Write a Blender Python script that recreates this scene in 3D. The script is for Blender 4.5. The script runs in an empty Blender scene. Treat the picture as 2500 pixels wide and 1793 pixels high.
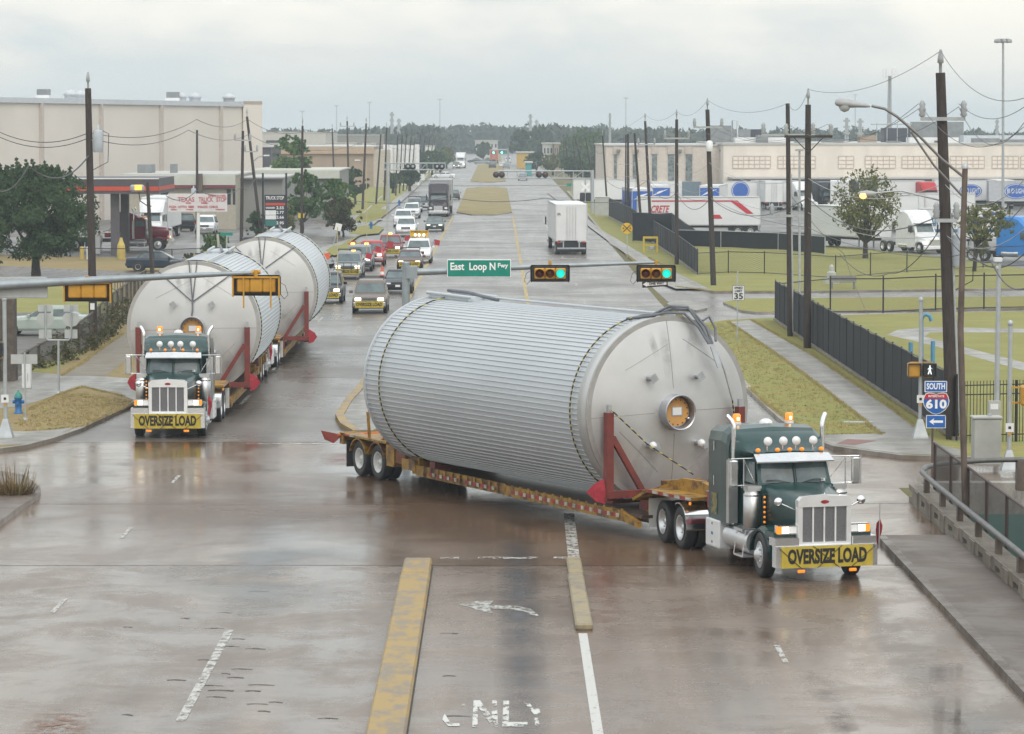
import bpy, bmesh, math, random
from mathutils import Vector, Matrix
R = math.radians
PI = math.pi
rnd = random.Random(7)
S = bpy.context.scene
COL = S.collection

# ---------------------------------------------------------------- camera
CH, FN = 10.2, 8300.0                      # camera height, focal length in photograph pixels (2500 wide)
PITCH, YAW = math.atan(579.5 / FN), 32 / FN
cd = bpy.data.cameras.new('camera'); cam = bpy.data.objects.new('camera', cd); COL.objects.link(cam)
cam.location = (0, 0, CH); cam.rotation_euler = (PI/2 - PITCH, 0, -YAW)
cd.sensor_width = 36; cd.lens = 36 * FN / 2500; cd.clip_start = 1; cd.clip_end = 20000
S.camera = cam

# ---------------------------------------------------------------- light and exposure
SUN_EL, SUN_AZ = R(48), R(162)
w = bpy.data.worlds.new('World'); S.world = w; w.use_nodes = True
nt = w.node_tree; nt.nodes.clear()
def N(t, **k):
    n = nt.nodes.new(t)
    for a, b in k.items(): setattr(n, a, b)
    return n
L = nt.links.new
out = N('ShaderNodeOutputWorld'); add = N('ShaderNodeAddShader')
sky = N('ShaderNodeTexSky', sky_type='NISHITA', sun_disc=False, sun_elevation=SUN_EL, sun_rotation=SUN_AZ)
sky.air_density = 1.5; sky.dust_density = 4
bg1 = N('ShaderNodeBackground'); bg1.inputs[1].default_value = 0.05
L(sky.outputs[0], bg1.inputs[0])
tc = N('ShaderNodeTexCoord'); sep = N('ShaderNodeSeparateXYZ'); L(tc.outputs['Generated'], sep.inputs[0])
def M(op, a, b=None, c=None, clamp=False):
    n = N('ShaderNodeMath', operation=op); n.use_clamp = clamp
    for i, x in enumerate((a, b, c)):
        if x is None: continue
        if isinstance(x, (int, float)): n.inputs[i].default_value = x
        else: L(x, n.inputs[i])
    return n.outputs[0]
zz = M('MAXIMUM', sep.outputs[2], 0.0)
cmb = N('ShaderNodeCombineXYZ')
L(M('MULTIPLY', sep.outputs[0], 7.0), cmb.inputs[0]); L(M('MULTIPLY', sep.outputs[1], 7.0), cmb.inputs[1])
L(M('MULTIPLY', M('POWER', zz, 0.85), 16.0), cmb.inputs[2])
def noise(vec, scale, detail, rough, dist=0.0):
    n = N('ShaderNodeTexNoise'); n.inputs['Scale'].default_value = scale
    n.inputs['Detail'].default_value = detail; n.inputs['Roughness'].default_value = rough
    n.inputs['Distortion'].default_value = dist; L(vec, n.inputs['Vector']); return n.outputs[0]
n1 = noise(cmb.outputs[0], 1.25, 8, 0.5, 0.35)
ramp = N('ShaderNodeValToRGB'); L(n1, ramp.inputs[0])
e = ramp.color_ramp.elements
e[0].position, e[0].color = 0.42, (0.54, 0.625, 0.68, 1)
e[1].position, e[1].color = 0.58, (0.98, 0.94, 0.86, 1)
e2 = e.new(0.5); e2.color = (0.75, 0.765, 0.75, 1)
# pale band at the horizon, and overcast brightening to the zenith
hz = M('SUBTRACT', 1.0, M('MULTIPLY', zz, 22.0), clamp=True)
mix = N('ShaderNodeMixRGB'); L(M('MULTIPLY', hz, 0.75), mix.inputs[0]); L(ramp.outputs[0], mix.inputs[1])
mix.inputs[2].default_value = (0.82, 0.80, 0.74, 1)
bg2 = N('ShaderNodeBackground'); L(mix.outputs[0], bg2.inputs[0])
L(M('MULTIPLY_ADD', zz, 0.6, 1.12), bg2.inputs[1])
L(bg1.outputs[0], add.inputs[0]); L(bg2.outputs[0], add.inputs[1]); L(add.outputs[0], out.inputs[0])

sd = bpy.data.lights.new('sun', 'SUN'); sd.energy = 0.9; sd.angle = R(18); sd.color = (1, 0.98, 0.95)
so = bpy.data.objects.new('sun', sd); COL.objects.link(so)
so.rotation_euler = (PI/2 - SUN_EL, 0, PI - SUN_AZ)
S.view_settings.view_transform = 'Standard'; S.view_settings.look = 'None'
S.view_settings.exposure = -0.08; S.view_settings.gamma = 1
S.cycles.max_bounces = 6; S.cycles.volume_bounces = 1; S.cycles.transparent_max_bounces = 16

# ---------------------------------------------------------------- pixel -> world
_rot = cam.rotation_euler.to_matrix()
def ray(u, v): return _rot @ Vector((u - 1250, 896.5 - v, -FN))
def gp(u, v, z=0.0):
    r = ray(u, v); t = (z - CH) / r.z
    return Vector((r.x*t, r.y*t, z))
def at(u, v, Y):
    r = ray(u, v); t = Y / r.y
    return Vector((r.x*t, Y, CH + r.z*t))

# ---------------------------------------------------------------- materials
_m = {}
def mat(name, col, rough=0.6, metal=0.0, var=0.08, scale=3.0, bump=0.0, bscale=None, emit=None, es=0.0,
        coat=0.0, stretch=None, col2=None, spec=0.5, alpha=1.0, lo=0.35, hi=0.65, rvar=0.0, detail=5):
    if name in _m: return _m[name]
    m = bpy.data.materials.new(name); m.use_nodes = True
    t = m.node_tree; b = t.nodes['Principled BSDF']
    b.inputs['Roughness'].default_value = rough; b.inputs['Metallic'].default_value = metal
    b.inputs['Specular IOR Level'].default_value = spec; b.inputs['Coat Weight'].default_value = coat
    b.inputs['Coat Roughness'].default_value = 0.05
    if alpha < 1: b.inputs['Alpha'].default_value = alpha
    c = tuple(col) + (1,)
    if emit:
        b.inputs['Emission Color'].default_value = tuple(emit) + (1,); b.inputs['Emission Strength'].default_value = es
    tcn = t.nodes.new('ShaderNodeTexCoord'); mp = t.nodes.new('ShaderNodeMapping')
    t.links.new(tcn.outputs['Object'], mp.inputs[0])
    if stretch: mp.inputs['Scale'].default_value = stretch
    nz = t.nodes.new('ShaderNodeTexNoise'); nz.inputs['Scale'].default_value = scale; nz.inputs['Detail'].default_value = detail
    nz.inputs['Roughness'].default_value = 0.6
    t.links.new(mp.outputs[0], nz.inputs['Vector'])
    rp = t.nodes.new('ShaderNodeValToRGB'); t.links.new(nz.outputs[0], rp.inputs[0])
    a = rp.color_ramp.elements; a[0].position, a[1].position = lo, hi
    if col2: a[0].color, a[1].color = c, tuple(col2) + (1,)
    else:
        a[0].color = tuple(x*(1-var) for x in col) + (1,); a[1].color = tuple(min(1, x*(1+var)) for x in col) + (1,)
    t.links.new(rp.outputs[0], b.inputs['Base Color'])
    if rvar:
        mr = t.nodes.new('ShaderNodeMapRange'); t.links.new(nz.outputs[0], mr.inputs[0])
        mr.inputs[1].default_value, mr.inputs[2].default_value = 0.35, 0.65
        mr.inputs[3].default_value, mr.inputs[4].default_value = rough - rvar, rough + rvar
        t.links.new(mr.outputs[0], b.inputs['Roughness'])
    if bump:
        n2 = t.nodes.new('ShaderNodeTexNoise'); n2.inputs['Scale'].default_value = bscale or scale*6; n2.inputs['Detail'].default_value = 4
        t.links.new(mp.outputs[0], n2.inputs['Vector'])
        bp = t.nodes.new('ShaderNodeBump'); bp.inputs['Strength'].default_value = bump; bp.inputs['Distance'].default_value = 0.02
        t.links.new(n2.outputs[0], bp.inputs['Height']); t.links.new(bp.outputs[0], b.inputs['Normal'])
    _m[name] = m
    return m

def paint(name, col, rough=0.3, **k): return mat(name, col, rough, 0, var=0.06, scale=2, coat=0.12, spec=.4, **k)
CHROME = mat('chrome', (0.78, 0.79, 0.8), 0.16, 1, var=0.04)
STEEL = mat('brushed_steel', (0.6, 0.6, 0.6), 0.38, 1, var=0.08)
GALV = mat('galvanised_steel', (0.42, 0.44, 0.45), 0.5, 0.5, var=0.12, scale=6)
TYRE = mat('tyre_rubber', (0.022, 0.022, 0.024), 0.55, var=0.2)
GLASS = mat('sky_toned_glass', (0.10, 0.13, 0.135), 0.08, var=0.35, spec=0.6, scale=1.5)  # base colour lightened to stand in for sky reflected in the panes
BLACK = mat('black_metal', (0.02, 0.021, 0.023), 0.4, var=0.2)
WOOD = mat('creosote_wood', (0.045, 0.035, 0.03), 0.8, var=0.35, scale=4, stretch=(6, 6, 0.6), bump=0.4)
WHITE = mat('white_paint', (0.72, 0.73, 0.73), 0.35, var=0.05)
AMBER = mat('amber_lens', (0.8, 0.25, 0.02), 0.3, emit=(1, 0.33, 0.03), es=0.5)
LAMPON = mat('lit_headlamp', (0.9, 0.85, 0.7), 0.2, emit=(1, 0.85, 0.6), es=3.0)
LAMPOFF = mat('clear_lens', (0.75, 0.76, 0.76), 0.12, var=0.1)
REDL = mat('red_lens', (0.45, 0.02, 0.02), 0.3)
YSIGN = mat('yellow_banner', (0.47, 0.36, 0.04), 0.5, var=0.12, scale=5)
INK = mat('black_ink', (0.015, 0.014, 0.012), 0.6)
INKW = mat('white_ink', (0.85, 0.86, 0.85), 0.4)
FLAG = mat('red_flag_mesh', (0.33, 0.02, 0.035), 0.75, var=0.2, scale=12)
RUBBER = mat('dark_rubber', (0.03, 0.03, 0.03), 0.7)

# ---------------------------------------------------------------- mesh builder
class MB:
    def __init__(s): s.v = []; s.f = []; s.mi = []; s.ms = []; s.sm = []; s.cur = 0; s.smooth = False
    def m(s, mt):
        if mt not in s.ms: s.ms.append(mt)
        s.cur = s.ms.index(mt); return s
    def add(s, vs, fs, sm=None):
        o = len(s.v); s.v += [tuple(x) for x in vs]
        for f in fs:
            s.f.append(tuple(i + o for i in f)); s.mi.append(s.cur); s.sm.append(s.smooth if sm is None else sm)
        return s
    def box(s, c, d, rot=None, taper=1.0):
        hx, hy, hz = d[0]/2, d[1]/2, d[2]/2
        vs = []
        for z, k in ((-hz, 1), (hz, taper)):
            vs += [Vector((-hx*k, -hy*k, z)), Vector((hx*k, -hy*k, z)), Vector((hx*k, hy*k, z)), Vector((-hx*k, hy*k, z))]
        if rot is not None: vs = [rot @ q for q in vs]
        c = Vector(c)
        return s.add([q + c for q in vs], [(0,3,2,1), (4,5,6,7), (0,1,5,4), (1,2,6,5), (2,3,7,6), (3,0,4,7)], False)
    def b2(s, x0, x1, y0, y1, z0, z1):
        return s.box(((x0+x1)/2, (y0+y1)/2, (z0+z1)/2), (abs(x1-x0), abs(y1-y0), abs(z1-z0)))
    def rbox(s, c, d, r=0.04):     # box with bevelled vertical and top edges
        x, y, z = d[0]/2, d[1]/2, d[2]/2
        def ring(k, zz):
            X, Y = x - k, y - k
            return [Vector((-X+r, -Y, zz)), Vector((X-r, -Y, zz)), Vector((X, -Y+r, zz)), Vector((X, Y-r, zz)),
                    Vector((X-r, Y, zz)), Vector((-X+r, Y, zz)), Vector((-X, Y-r, zz)), Vector((-X, -Y+r, zz))]
        return s.loft([[q + Vector(c) for q in ring(*a)] for a in ((r*.5, -z), (0, -z+r), (0, z-r), (r*.8, z))], sm=False)
    def loft(s, rings, cap=True, close=True, sm=None):
        n = len(rings[0]); vs = [q for r in rings for q in r]; fs = []
        for i in range(len(rings)-1):
            for j in range(n if close else n-1):
                k = (j+1) % n
                fs.append((i*n+j, i*n+k, (i+1)*n+k, (i+1)*n+j))
        s.add(vs, fs, sm)
        if cap:
            s.add(rings[0], [tuple(range(n))[::-1]], False); s.add(rings[-1], [tuple(range(n))], False)
        return s
    def tube(s, pts, r, n=8, cap=True):
        pts = [Vector(p) for p in pts]; rings = []
        rr = r if isinstance(r, (list, tuple)) else [r]*len(pts)
        up = None
        for i, p in enumerate(pts):
            d = (pts[min(i+1, len(pts)-1)] - pts[max(i-1, 0)])
            if d.length < 1e-9: d = Vector((0, 0, 1))
            d.normalize()
            if up is None: up = d.orthogonal().normalized()
            a = (up - d*up.dot(d))
            a = a.normalized() if a.length > 1e-6 else d.orthogonal().normalized()
            up = a; b = d.cross(a)
            rings.append([p + (a*math.cos(2*PI*k/n) + b*math.sin(2*PI*k/n))*rr[i] for k in range(n)])
        return s.loft(rings, cap, True, True)
    def cyl(s, a, b, r0, r1=None, n=16): return s.tube([a, b], [r0, r0 if r1 is None else r1], n)
    def disc(s, c, nrm, r, n=20):
        nrm = Vector(nrm).normalized(); a = nrm.orthogonal().normalized(); b = nrm.cross(a); c = Vector(c)
        return s.add([c + (a*math.cos(2*PI*k/n) + b*math.sin(2*PI*k/n))*r for k in range(n)], [tuple(range(n))], False)
    def lathe(s, prof, c, axis=(0,0,1), n=20, sm=True, cap=True):     # prof: (radius, height)
        ax = Vector(axis).normalized(); a = ax.orthogonal().normalized(); b = ax.cross(a); c = Vector(c)
        return s.loft([[c + ax*h + (a*math.cos(2*PI*k/n) + b*math.sin(2*PI*k/n))*max(r, 1e-4) for k in range(n)] for r, h in prof], cap, True, sm)
    def prof(s, pts, x0=None, x1=None, sm=False):   # side profile (y, z[, halfwidth]) drawn across x
        A = []; B = []
        for p in pts:
            if len(p) == 3: A.append((-p[2], p[0], p[1])); B.append((p[2], p[0], p[1]))
            else: A.append((x0, p[0], p[1])); B.append((x1, p[0], p[1]))
        n = len(pts)
        s.add(A + B, [(i, (i+1) % n, n + (i+1) % n, n + i) for i in range(n)], sm)
        s.add(A, [tuple(range(n))[::-1]], False); s.add(B, [tuple(range(n))], False); return s
    def poly(s, pts, z0, z1):       # horizontal outline extruded
        n = len(pts)
        A = [(p[0], p[1], z0) for p in pts]; B = [(p[0], p[1], z1) for p in pts]
        return s.add(A + B, [(i, (i+1) % n, n + (i+1) % n, n + i) for i in range(n)] + [tuple(range(n))[::-1], tuple(range(n, 2*n))], False)
    def quad(s, a, b, c, d): return s.add([a, b, c, d], [(0, 1, 2, 3)], False)
    def build(s, name, mt=None, parent=None, loc=None, rz=0, tags=None, fix=True):
        me = bpy.data.meshes.new(name); me.from_pydata(s.v, [], s.f)
        for q in (s.ms or [mt]): me.materials.append(q)
        me.polygons.foreach_set('material_index', s.mi); me.polygons.foreach_set('use_smooth', s.sm)
        if fix and len(s.f) < 60000:
            bm = bmesh.new(); bm.from_mesh(me); bmesh.ops.recalc_face_normals(bm, faces=bm.faces); bm.to_mesh(me); bm.free()
        me.update()
        o = bpy.data.objects.new(name, me); COL.objects.link(o)
        if parent: o.parent = parent
        if loc is not None: o.location = loc
        if rz: o.rotation_euler[2] = rz
        if tags: tag(o, *tags)
        return o
def tag(o, label=None, cat=None, group=None, kind=None):
    if label: o['label'] = label
    if cat: o['category'] = cat
    if group: o['group'] = group
    if kind: o['kind'] = kind
    return o
def thing(name, label, cat, loc=(0, 0, 0), rz=0, group=None):
    o = bpy.data.objects.new(name, None); COL.objects.link(o); o.empty_display_size = 0.3
    o.location = loc; o.rotation_euler[2] = rz
    return tag(o, label, cat, group)
def dup(root, loc, rz, label, group=None):
    r = root.copy(); COL.objects.link(r); r.location = loc; r.rotation_euler[2] = rz; r['label'] = label
    if group: r['group'] = group
    for ch in list(root.children):
        c = ch.copy(); COL.objects.link(c); c.parent = r
        for g in list(ch.children):
            d = g.copy(); COL.objects.link(d); d.parent = c
    return r
def struct(mb, name, mt=None): return tag(mb.build(name, mt), kind='structure')

def text(name, s, size, loc, mt, parent=None, rot=(PI/2, 0, 0), width=None, bold=0.0, ext=0.004, align='CENTER', shear=0):
    cu = bpy.data.curves.new('t', 'FONT'); cu.body = s; cu.size = size; cu.extrude = ext; cu.align_x = align; cu.align_y = 'CENTER'
    cu.offset = bold; cu.shear = shear; cu.resolution_u = 3
    o = bpy.data.objects.new('t', cu); COL.objects.link(o)
    me = bpy.data.meshes.new_from_object(o); bpy.data.objects.remove(o)
    xs = [q.co.x for q in me.vertices]
    if width and xs:
        k = width / (max(xs) - min(xs))
        for q in me.vertices: q.co.x *= k
    me.materials.clear(); me.materials.append(mt)
    o = bpy.data.objects.new(name, me); COL.objects.link(o); o.location = loc; o.rotation_euler = rot
    if parent: o.parent = parent
    return o
# ================================================================ ground and roads
def wetmat(name, c1, c2, r0, r1, scale=0.12, bump=0.25, stain=(0.12, 0.085, 0.06), sa=0.45, swirl=(1, .9, 1)):
    m = bpy.data.materials.new(name); m.use_nodes = True; t = m.node_tree; b = t.nodes['Principled BSDF']
    K = t.links.new
    def nd(ty, **k):
        n = t.nodes.new(ty)
        for a, q in k.items(): setattr(n, a, q)
        return n
    tcn = nd('ShaderNodeTexCoord'); mp = nd('ShaderNodeMapping'); K(tcn.outputs['Object'], mp.inputs[0]); mp.inputs['Scale'].default_value = swirl
    def nz(sc, det, rough=.6, d=0, v=None):
        n = nd('ShaderNodeTexNoise'); n.inputs['Scale'].default_value = sc; n.inputs['Detail'].default_value = det
        n.inputs['Roughness'].default_value = rough; n.inputs['Distortion'].default_value = d
        K((v or mp).outputs[0], n.inputs['Vector']); return n
    def ramp(src, p0, c0, p1, c1_):
        r = nd('ShaderNodeValToRGB'); K(src.outputs[0], r.inputs[0]); a = r.color_ramp.elements
        a[0].position, a[1].position = p0, p1; a[0].color, a[1].color = c0, c1_; return r
    big = nz(scale, 6, .6, .6)
    base = ramp(big, .38, tuple(c1)+(1,), .62, tuple(c2)+(1,))
    st = nz(scale*3.3, 8, .7, .3); sm = ramp(st, .5, (0, 0, 0, 1), .78, (1, 1, 1, 1))
    mx = nd('ShaderNodeMixRGB'); ml = nd('ShaderNodeMath', operation='MULTIPLY'); K(sm.outputs[0], ml.inputs[0]); ml.inputs[1].default_value = sa
    K(ml.outputs[0], mx.inputs[0]); K(base.outputs[0], mx.inputs[1]); mx.inputs[2].default_value = tuple(stain)+(1,)
    fine = nz(30, 6, .8); fm = ramp(fine, .3, (.72, .72, .72, 1), .7, (1.2, 1.2, 1.2, 1))
    m2 = nd('ShaderNodeMapping'); K(tcn.outputs['Object'], m2.inputs[0]); m2.inputs['Scale'].default_value = (.9, .035, 1)
    tk = nz(1.1, 4, .5, 0, m2); tr_ = ramp(tk, .38, (.74, .70, .66, 1), .62, (1.1, 1.1, 1.1, 1))
    m3 = nd('ShaderNodeMapping'); K(tcn.outputs['Object'], m3.inputs[0]); m3.inputs['Scale'].default_value = (.25, 5, 1)
    hk = nz(1.6, 5, .7, 0, m3); hr = ramp(hk, .35, (.86, .86, .86, 1), .65, (1.1, 1.1, 1.1, 1))
    mt_ = nd('ShaderNodeMixRGB', blend_type='MULTIPLY'); mt_.inputs[0].default_value = 1; K(tr_.outputs[0], mt_.inputs[1]); K(hr.outputs[0], mt_.inputs[2])
    mf = nd('ShaderNodeMixRGB', blend_type='MULTIPLY'); mf.inputs[0].default_value = 1; K(mt_.outputs[0], mf.inputs[1]); K(fm.outputs[0], mf.inputs[2]); fm = mf
    mu = nd('ShaderNodeMixRGB', blend_type='MULTIPLY'); mu.inputs[0].default_value = 1
    K(mx.outputs[0], mu.inputs[1]); K(fm.outputs[0], mu.inputs[2]); K(mu.outputs[0], b.inputs['Base Color'])
    rn = nz(scale*2.1, 8, .68, .4); rr = nd('ShaderNodeMapRange'); K(rn.outputs[0], rr.inputs[0])
    rr.inputs[1].default_value, rr.inputs[2].default_value, rr.inputs[3].default_value, rr.inputs[4].default_value = .42, .6, r0, r1
    K(rr.outputs[0], b.inputs['Roughness']); b.inputs['Specular IOR Level'].default_value = .55
    bn = nz(26, 4, .6); bp = nd('ShaderNodeBump'); bp.inputs['Strength'].default_value = bump; bp.inputs['Distance'].default_value = .006
    K(bn.outputs[0], bp.inputs['Height']); K(bp.outputs[0], b.inputs['Normal'])
    return m
ROADN = wetmat('wet_concrete', (0.16, 0.112, 0.078), (0.198, 0.15, 0.113), .16, .36, scale=.2)
ROADX = wetmat('muddy_wet_concrete', (0.125, 0.071, 0.038), (0.175, 0.12, 0.08), .08, .27, scale=.1, stain=(.09, .06, .045))
ROADF = wetmat('grey_wet_road', (0.115, 0.098, 0.083), (0.16, 0.143, 0.126), .24, .40, scale=.06, stain=(.11, .105, .1))
WALK = wetmat('pale_concrete', (0.23, 0.225, 0.2), (0.29, 0.28, 0.255), .35, .6, scale=.3, stain=(.16, .15, .13), swirl=(1, 1, 1))
WALKB = wetmat('brown_wet_concrete', (0.10, 0.073, 0.054), (0.135, 0.104, 0.082), .42, .62, scale=.25, stain=(.1, .08, .06), swirl=(1, 1, 1))
LOT = wetmat('grey_lot', (0.13, 0.125, 0.12), (0.17, 0.165, 0.155), .38, .6, scale=.05, stain=(.1, .1, .1))
def grassmat(name, a, b, c):
    m = mat(name, a, .95, var=.2, scale=.35, col2=b, bump=1.0, bscale=14, lo=.4, hi=.6, spec=.15, detail=8)
    t = m.node_tree; bs = t.nodes['Principled BSDF']; src = bs.inputs['Base Color'].links[0].from_socket
    n = t.nodes.new('ShaderNodeTexNoise'); n.inputs['Scale'].default_value = 3.5; n.inputs['Detail'].default_value = 10; n.inputs['Roughness'].default_value = .85
    tcn = t.nodes.new('ShaderNodeTexCoord'); t.links.new(tcn.outputs['Object'], n.inputs['Vector'])
    r = t.nodes.new('ShaderNodeValToRGB'); t.links.new(n.outputs[0], r.inputs[0]); r.color_ramp.elements[0].position = .46; r.color_ramp.elements[1].position = .58
    mx = t.nodes.new('ShaderNodeMixRGB'); t.links.new(r.outputs[0], mx.inputs[0]); t.links.new(src, mx.inputs[1]); mx.inputs[2].default_value = tuple(c)+(1,)
    t.links.new(mx.outputs[0], bs.inputs['Base Color']); return m
GRASSR = grassmat('verge_grass', (0.30, 0.25, 0.085), (0.25, 0.27, 0.09), (0.2, 0.195, 0.07))
GRASSG = grassmat('lawn_grass', (0.21, 0.22, 0.072), (0.25, 0.275, 0.095), (0.27, 0.22, 0.085))
GRASSL = grassmat('dry_grass', (0.29, 0.205, 0.11), (0.3, 0.24, 0.12), (0.2, 0.175, 0.08))
DIRT = grassmat('field_ground', (0.15, 0.14, 0.065), (0.18, 0.155, 0.085), (0.11, 0.1, 0.05))
MED = grassmat('median_grass', (0.31, 0.235, 0.12), (0.15, 0.17, 0.065), (0.33, 0.25, 0.14))
KERB = wetmat('kerb_concrete', (0.24, 0.22, 0.19), (0.32, 0.29, 0.26), .35, .6, scale=.5, stain=(.06, .05, .045), swirl=(1, 1, 1))

g = MB()
HX0, HX1, HY0, HY1 = 12.15, 60, 20, 96.5         # sunken ground beside the bridge
for a in ((-6000, 6000, HY1, 9000), (-6000, 6000, -300, HY0), (-6000, HX0, HY0, HY1), (HX1, 6000, HY0, HY1)):
    g.quad((a[0], a[2], 0), (a[1], a[2], 0), (a[1], a[3], 0), (a[0], a[3], 0))
struct(g, 'ground', DIRT)
g = MB(); g.quad((HX0, HY0, -3), (HX1, HY0, -3), (HX1, HY1, -3), (HX0, HY1, -3))
struct(g, 'sunken_ground', mat('mud', (0.085, 0.05, 0.035), .8, col2=(.05, .045, .03), scale=1.2, bump=.6))

def sheet(name, pts, mt, z=0.004, px=True, zb=0.0):
    b = MB(); b.smooth = False
    P = [gp(u, v, zb + z) if px else Vector((u, v, zb + z)) for u, v in pts]
    b.add(P, [tuple(range(len(P)))]); return tag(b.build(name, mt), kind='structure')
def slab(name, pts, mt, h=.13, px=True, kerb=True, side=KERB):
    P = [gp(u, v, h) if px else Vector((u, v, 0)) for u, v in pts]
    b = MB().m(side).poly([(p.x, p.y) for p in P], 0, h - .001)
    b.m(mt).add([(p.x, p.y, h) for p in P], [tuple(range(len(P)))], False)
    return tag(b.build(name), kind='structure')
def ring(name, pts, wd, h, mt, px=True, z0=0.0, close=False, kind='structure'):   # kerb: a strip of width wd to the left of a line
    P = [gp(u, v, 0) if px else Vector((u, v, 0)) for u, v in pts]; b = MB(); n = len(P)
    Lf = []; OF = []
    for i, p in enumerate(P):
        d = P[min(i+1, n-1)] - P[max(i-1, 0)]; d.z = 0; d.normalize()
        nv = Vector((-d.y, d.x, 0)); Lf.append(p + nv*wd); OF.append(p - nv*(.02 if wd > 0 else -.02))
    rings = [[Vector((p.x, p.y, z0)), Vector((p.x, p.y, h)), Vector((q.x, q.y, h)), Vector((q.x, q.y, z0))] for p, q in zip(OF, Lf)]
    b.loft(rings, True, True, False); o = b.build(name, mt); return tag(o, kind=kind) if kind else o

KX = 9.4
sheet('near_road', [(-60, 5), (KX, 5), (KX, 79), (-60, 79)], ROADN, px=False)
sheet('crossroad', [(-90, 79), (HX0 + 40, 79), (HX0 + 40, 112.5), (-90, 112.5)] if False else [(-90, 79), (11.4, 79), (11.4, 96.5), (60, 96.5), (60, 111), (-90, 111)], ROADX, px=False)
sheet('far_road', [(-40, 111),  (9.9, 111), (9.5, 200), (10.4, 420), (11, 700), (12, 1650), (-19, 1650), (-19, 900), (-17.5, 520), (-14.6, 300), (-13.6, 180), (-13.6, 150), (-40, 130)], ROADF, px=False)

# pavement beside the near kerb and its kerb
b = MB().m(wetmat('brown_kerb', (.12, .095, .075), (.17, .14, .115), .35, .6, scale=.5, stain=(.06, .05, .04), swirl=(1, 1, 1))).b2(KX, KX+.2, 5, 84, 0, .15).m(WALKB).b2(KX+.2, 11.3, 5, 84, 0, .147)
struct(b, 'near_pavement')
# right-hand verge block (rounded corner), with kerb line
RV = [gp(2500, 1122, .13), gp(2330, 1116, .13), gp(2200, 1112, .13), gp(2110, 1100, .13), gp(2035, 1090, .13), gp(1965, 1062, .13), gp(1909, 1027, .13), gp(1868, 990, .13), gp(1826, 950, .13)]
RVp = [(p.x, p.y) for p in RV] + [(9.75, 150), (9.7, 176)]
rv_top = [gp(1700, 792, .13), gp(1777, 781, .13), gp(1893, 776, .13), gp(2200, 776, .13), gp(2500, 772, .13)]
blk = RVp + [(p.x, p.y) for p in rv_top]
slab('right_verge', blk + [(120, 186), (120, 112)], GRASSR, px=False)
ring('right_kerb', RVp, -.2, .14, KERB, px=False)
# far right-hand verge beyond the driveway
fv = [(1640, 672), (1690, 700), (1745, 712), (1900, 712), (2500, 704), (3300, 700)]
fvp = [(p.x, p.y) for p in [gp(*q, .13) for q in fv]]
slab('far_right_verge', fvp + [(150, 420), (60, 520), (14, 560), (11.2, 560), (10.6, 420), (9.9, 300)], GRASSG, px=False)
ring('far_right_kerb', [(p.x, p.y) for p in [gp(*q, .13) for q in fv[:5][::-1]]] + [(9.9, 300), (10.6, 420), (11.2, 560)], -.22, .14, KERB, px=False)
slab('lot_island', [(1765, 738), (1815, 729), (2500, 724), (3000, 722), (3000, 746), (2500, 752), (1845, 762), (1810, 758)], GRASSR)
slab('driveway_island', [(1628, 741), (1650, 733), (1700, 735), (1727, 752), (1700, 758), (1648, 752)], WALK)
# driveway
sheet('driveway', [(1590, 700), (1645, 690), (3000, 690), (3000, 790), (1880, 790), (1760, 795), (1700, 800)], ROADF, z=.007)
Z = .13
def onv(name, pts, mt, z=.005): return sheet(name, pts, mt, z=z, zb=Z)
onv('right_pavement', [(1777, 786), (1835, 782), (1900, 822), (1985, 868), (2100, 946), (2180, 1000), (2262, 1062), (2320, 1105), (2210, 1108), (2150, 1070), (2100, 1020), (1990, 935), (1880, 855)], WALK)
onv('corner_pavement', [(1990, 1062), (2170, 1058), (2345, 1098), (2345, 1113), (2200, 1108), (2110, 1096), (2038, 1086)], WALK, z=.009)
onv('kerb_ramp', [(2042, 1083), (2070, 1072), (2142, 1076), (2085, 1087)], mat('red_brick_ramp', (0.2, 0.09, 0.075), .6, var=.15, scale=8), z=.014)
onv('far_right_pavement', [(1730, 705), (1640, 660), (1584, 630), (1471, 563), (1395, 505), (1345, 470), (1335, 470), (1378, 503), (1440, 555), (1530, 622), (1612, 690), (1650, 705)], WALK)
onv('field_path', [(2165, 818), (2190, 806), (2260, 799), (2500, 803), (2800, 806), (2800, 812), (2500, 812), (2270, 812), (2258, 822), (2330, 842), (2500, 885), (2600, 912), (2600, 930), (2500, 905), (2330, 858), (2230, 832)], WALK)
onv('yard_lot', [(1480, 500), (1520, 556), (1660, 594), (1900, 601), (2030, 601), (2100, 606), (2200, 618), (2330, 630), (2500, 656), (2900, 700), (2900, 460), (1500, 452)], LOT)
onv('lawn', [(1975, 795), (2050, 770), (2250, 764), (2500, 760), (2900, 765), (2900, 1050), (2400, 1050), (2180, 930)], GRASSG, z=.003)

# left-hand block
LB = [(-200, 1096), (0, 1096), (60, 1088), (130, 1070), (200, 1046), (270, 1012), (331, 984)]
lbp = [(p.x, p.y) for p in [gp(*q, .13) for q in LB]] + [(-13.7, 150), (-13.7, 200), (-14.7, 300), (-16.2, 400), (-17.7, 520), (-19.2, 900), (-60, 900), (-260, 300), (-260, 112)]
slab('left_verge', lbp, GRASSL, px=False)
onv('left_lawn', [(-300, 690), (260, 690), (330, 760), (270, 800), (225, 850), (100, 925), (-300, 925)], GRASSG, z=.003)
onv('left_crossing_road', [(-300, 641), (0, 649), (330, 664), (480, 672), (760, 668), (840, 640), (800, 654), (480, 692), (300, 690), (0, 674), (-300, 664)], ROADF, z=.008)
onv('truck_stop_lot', [(-200, 470), (720, 470), (850, 500), (780, 610), (640, 640), (500, 636), (330, 630), (0, 622), (-200, 618)], LOT, z=.006)
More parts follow.
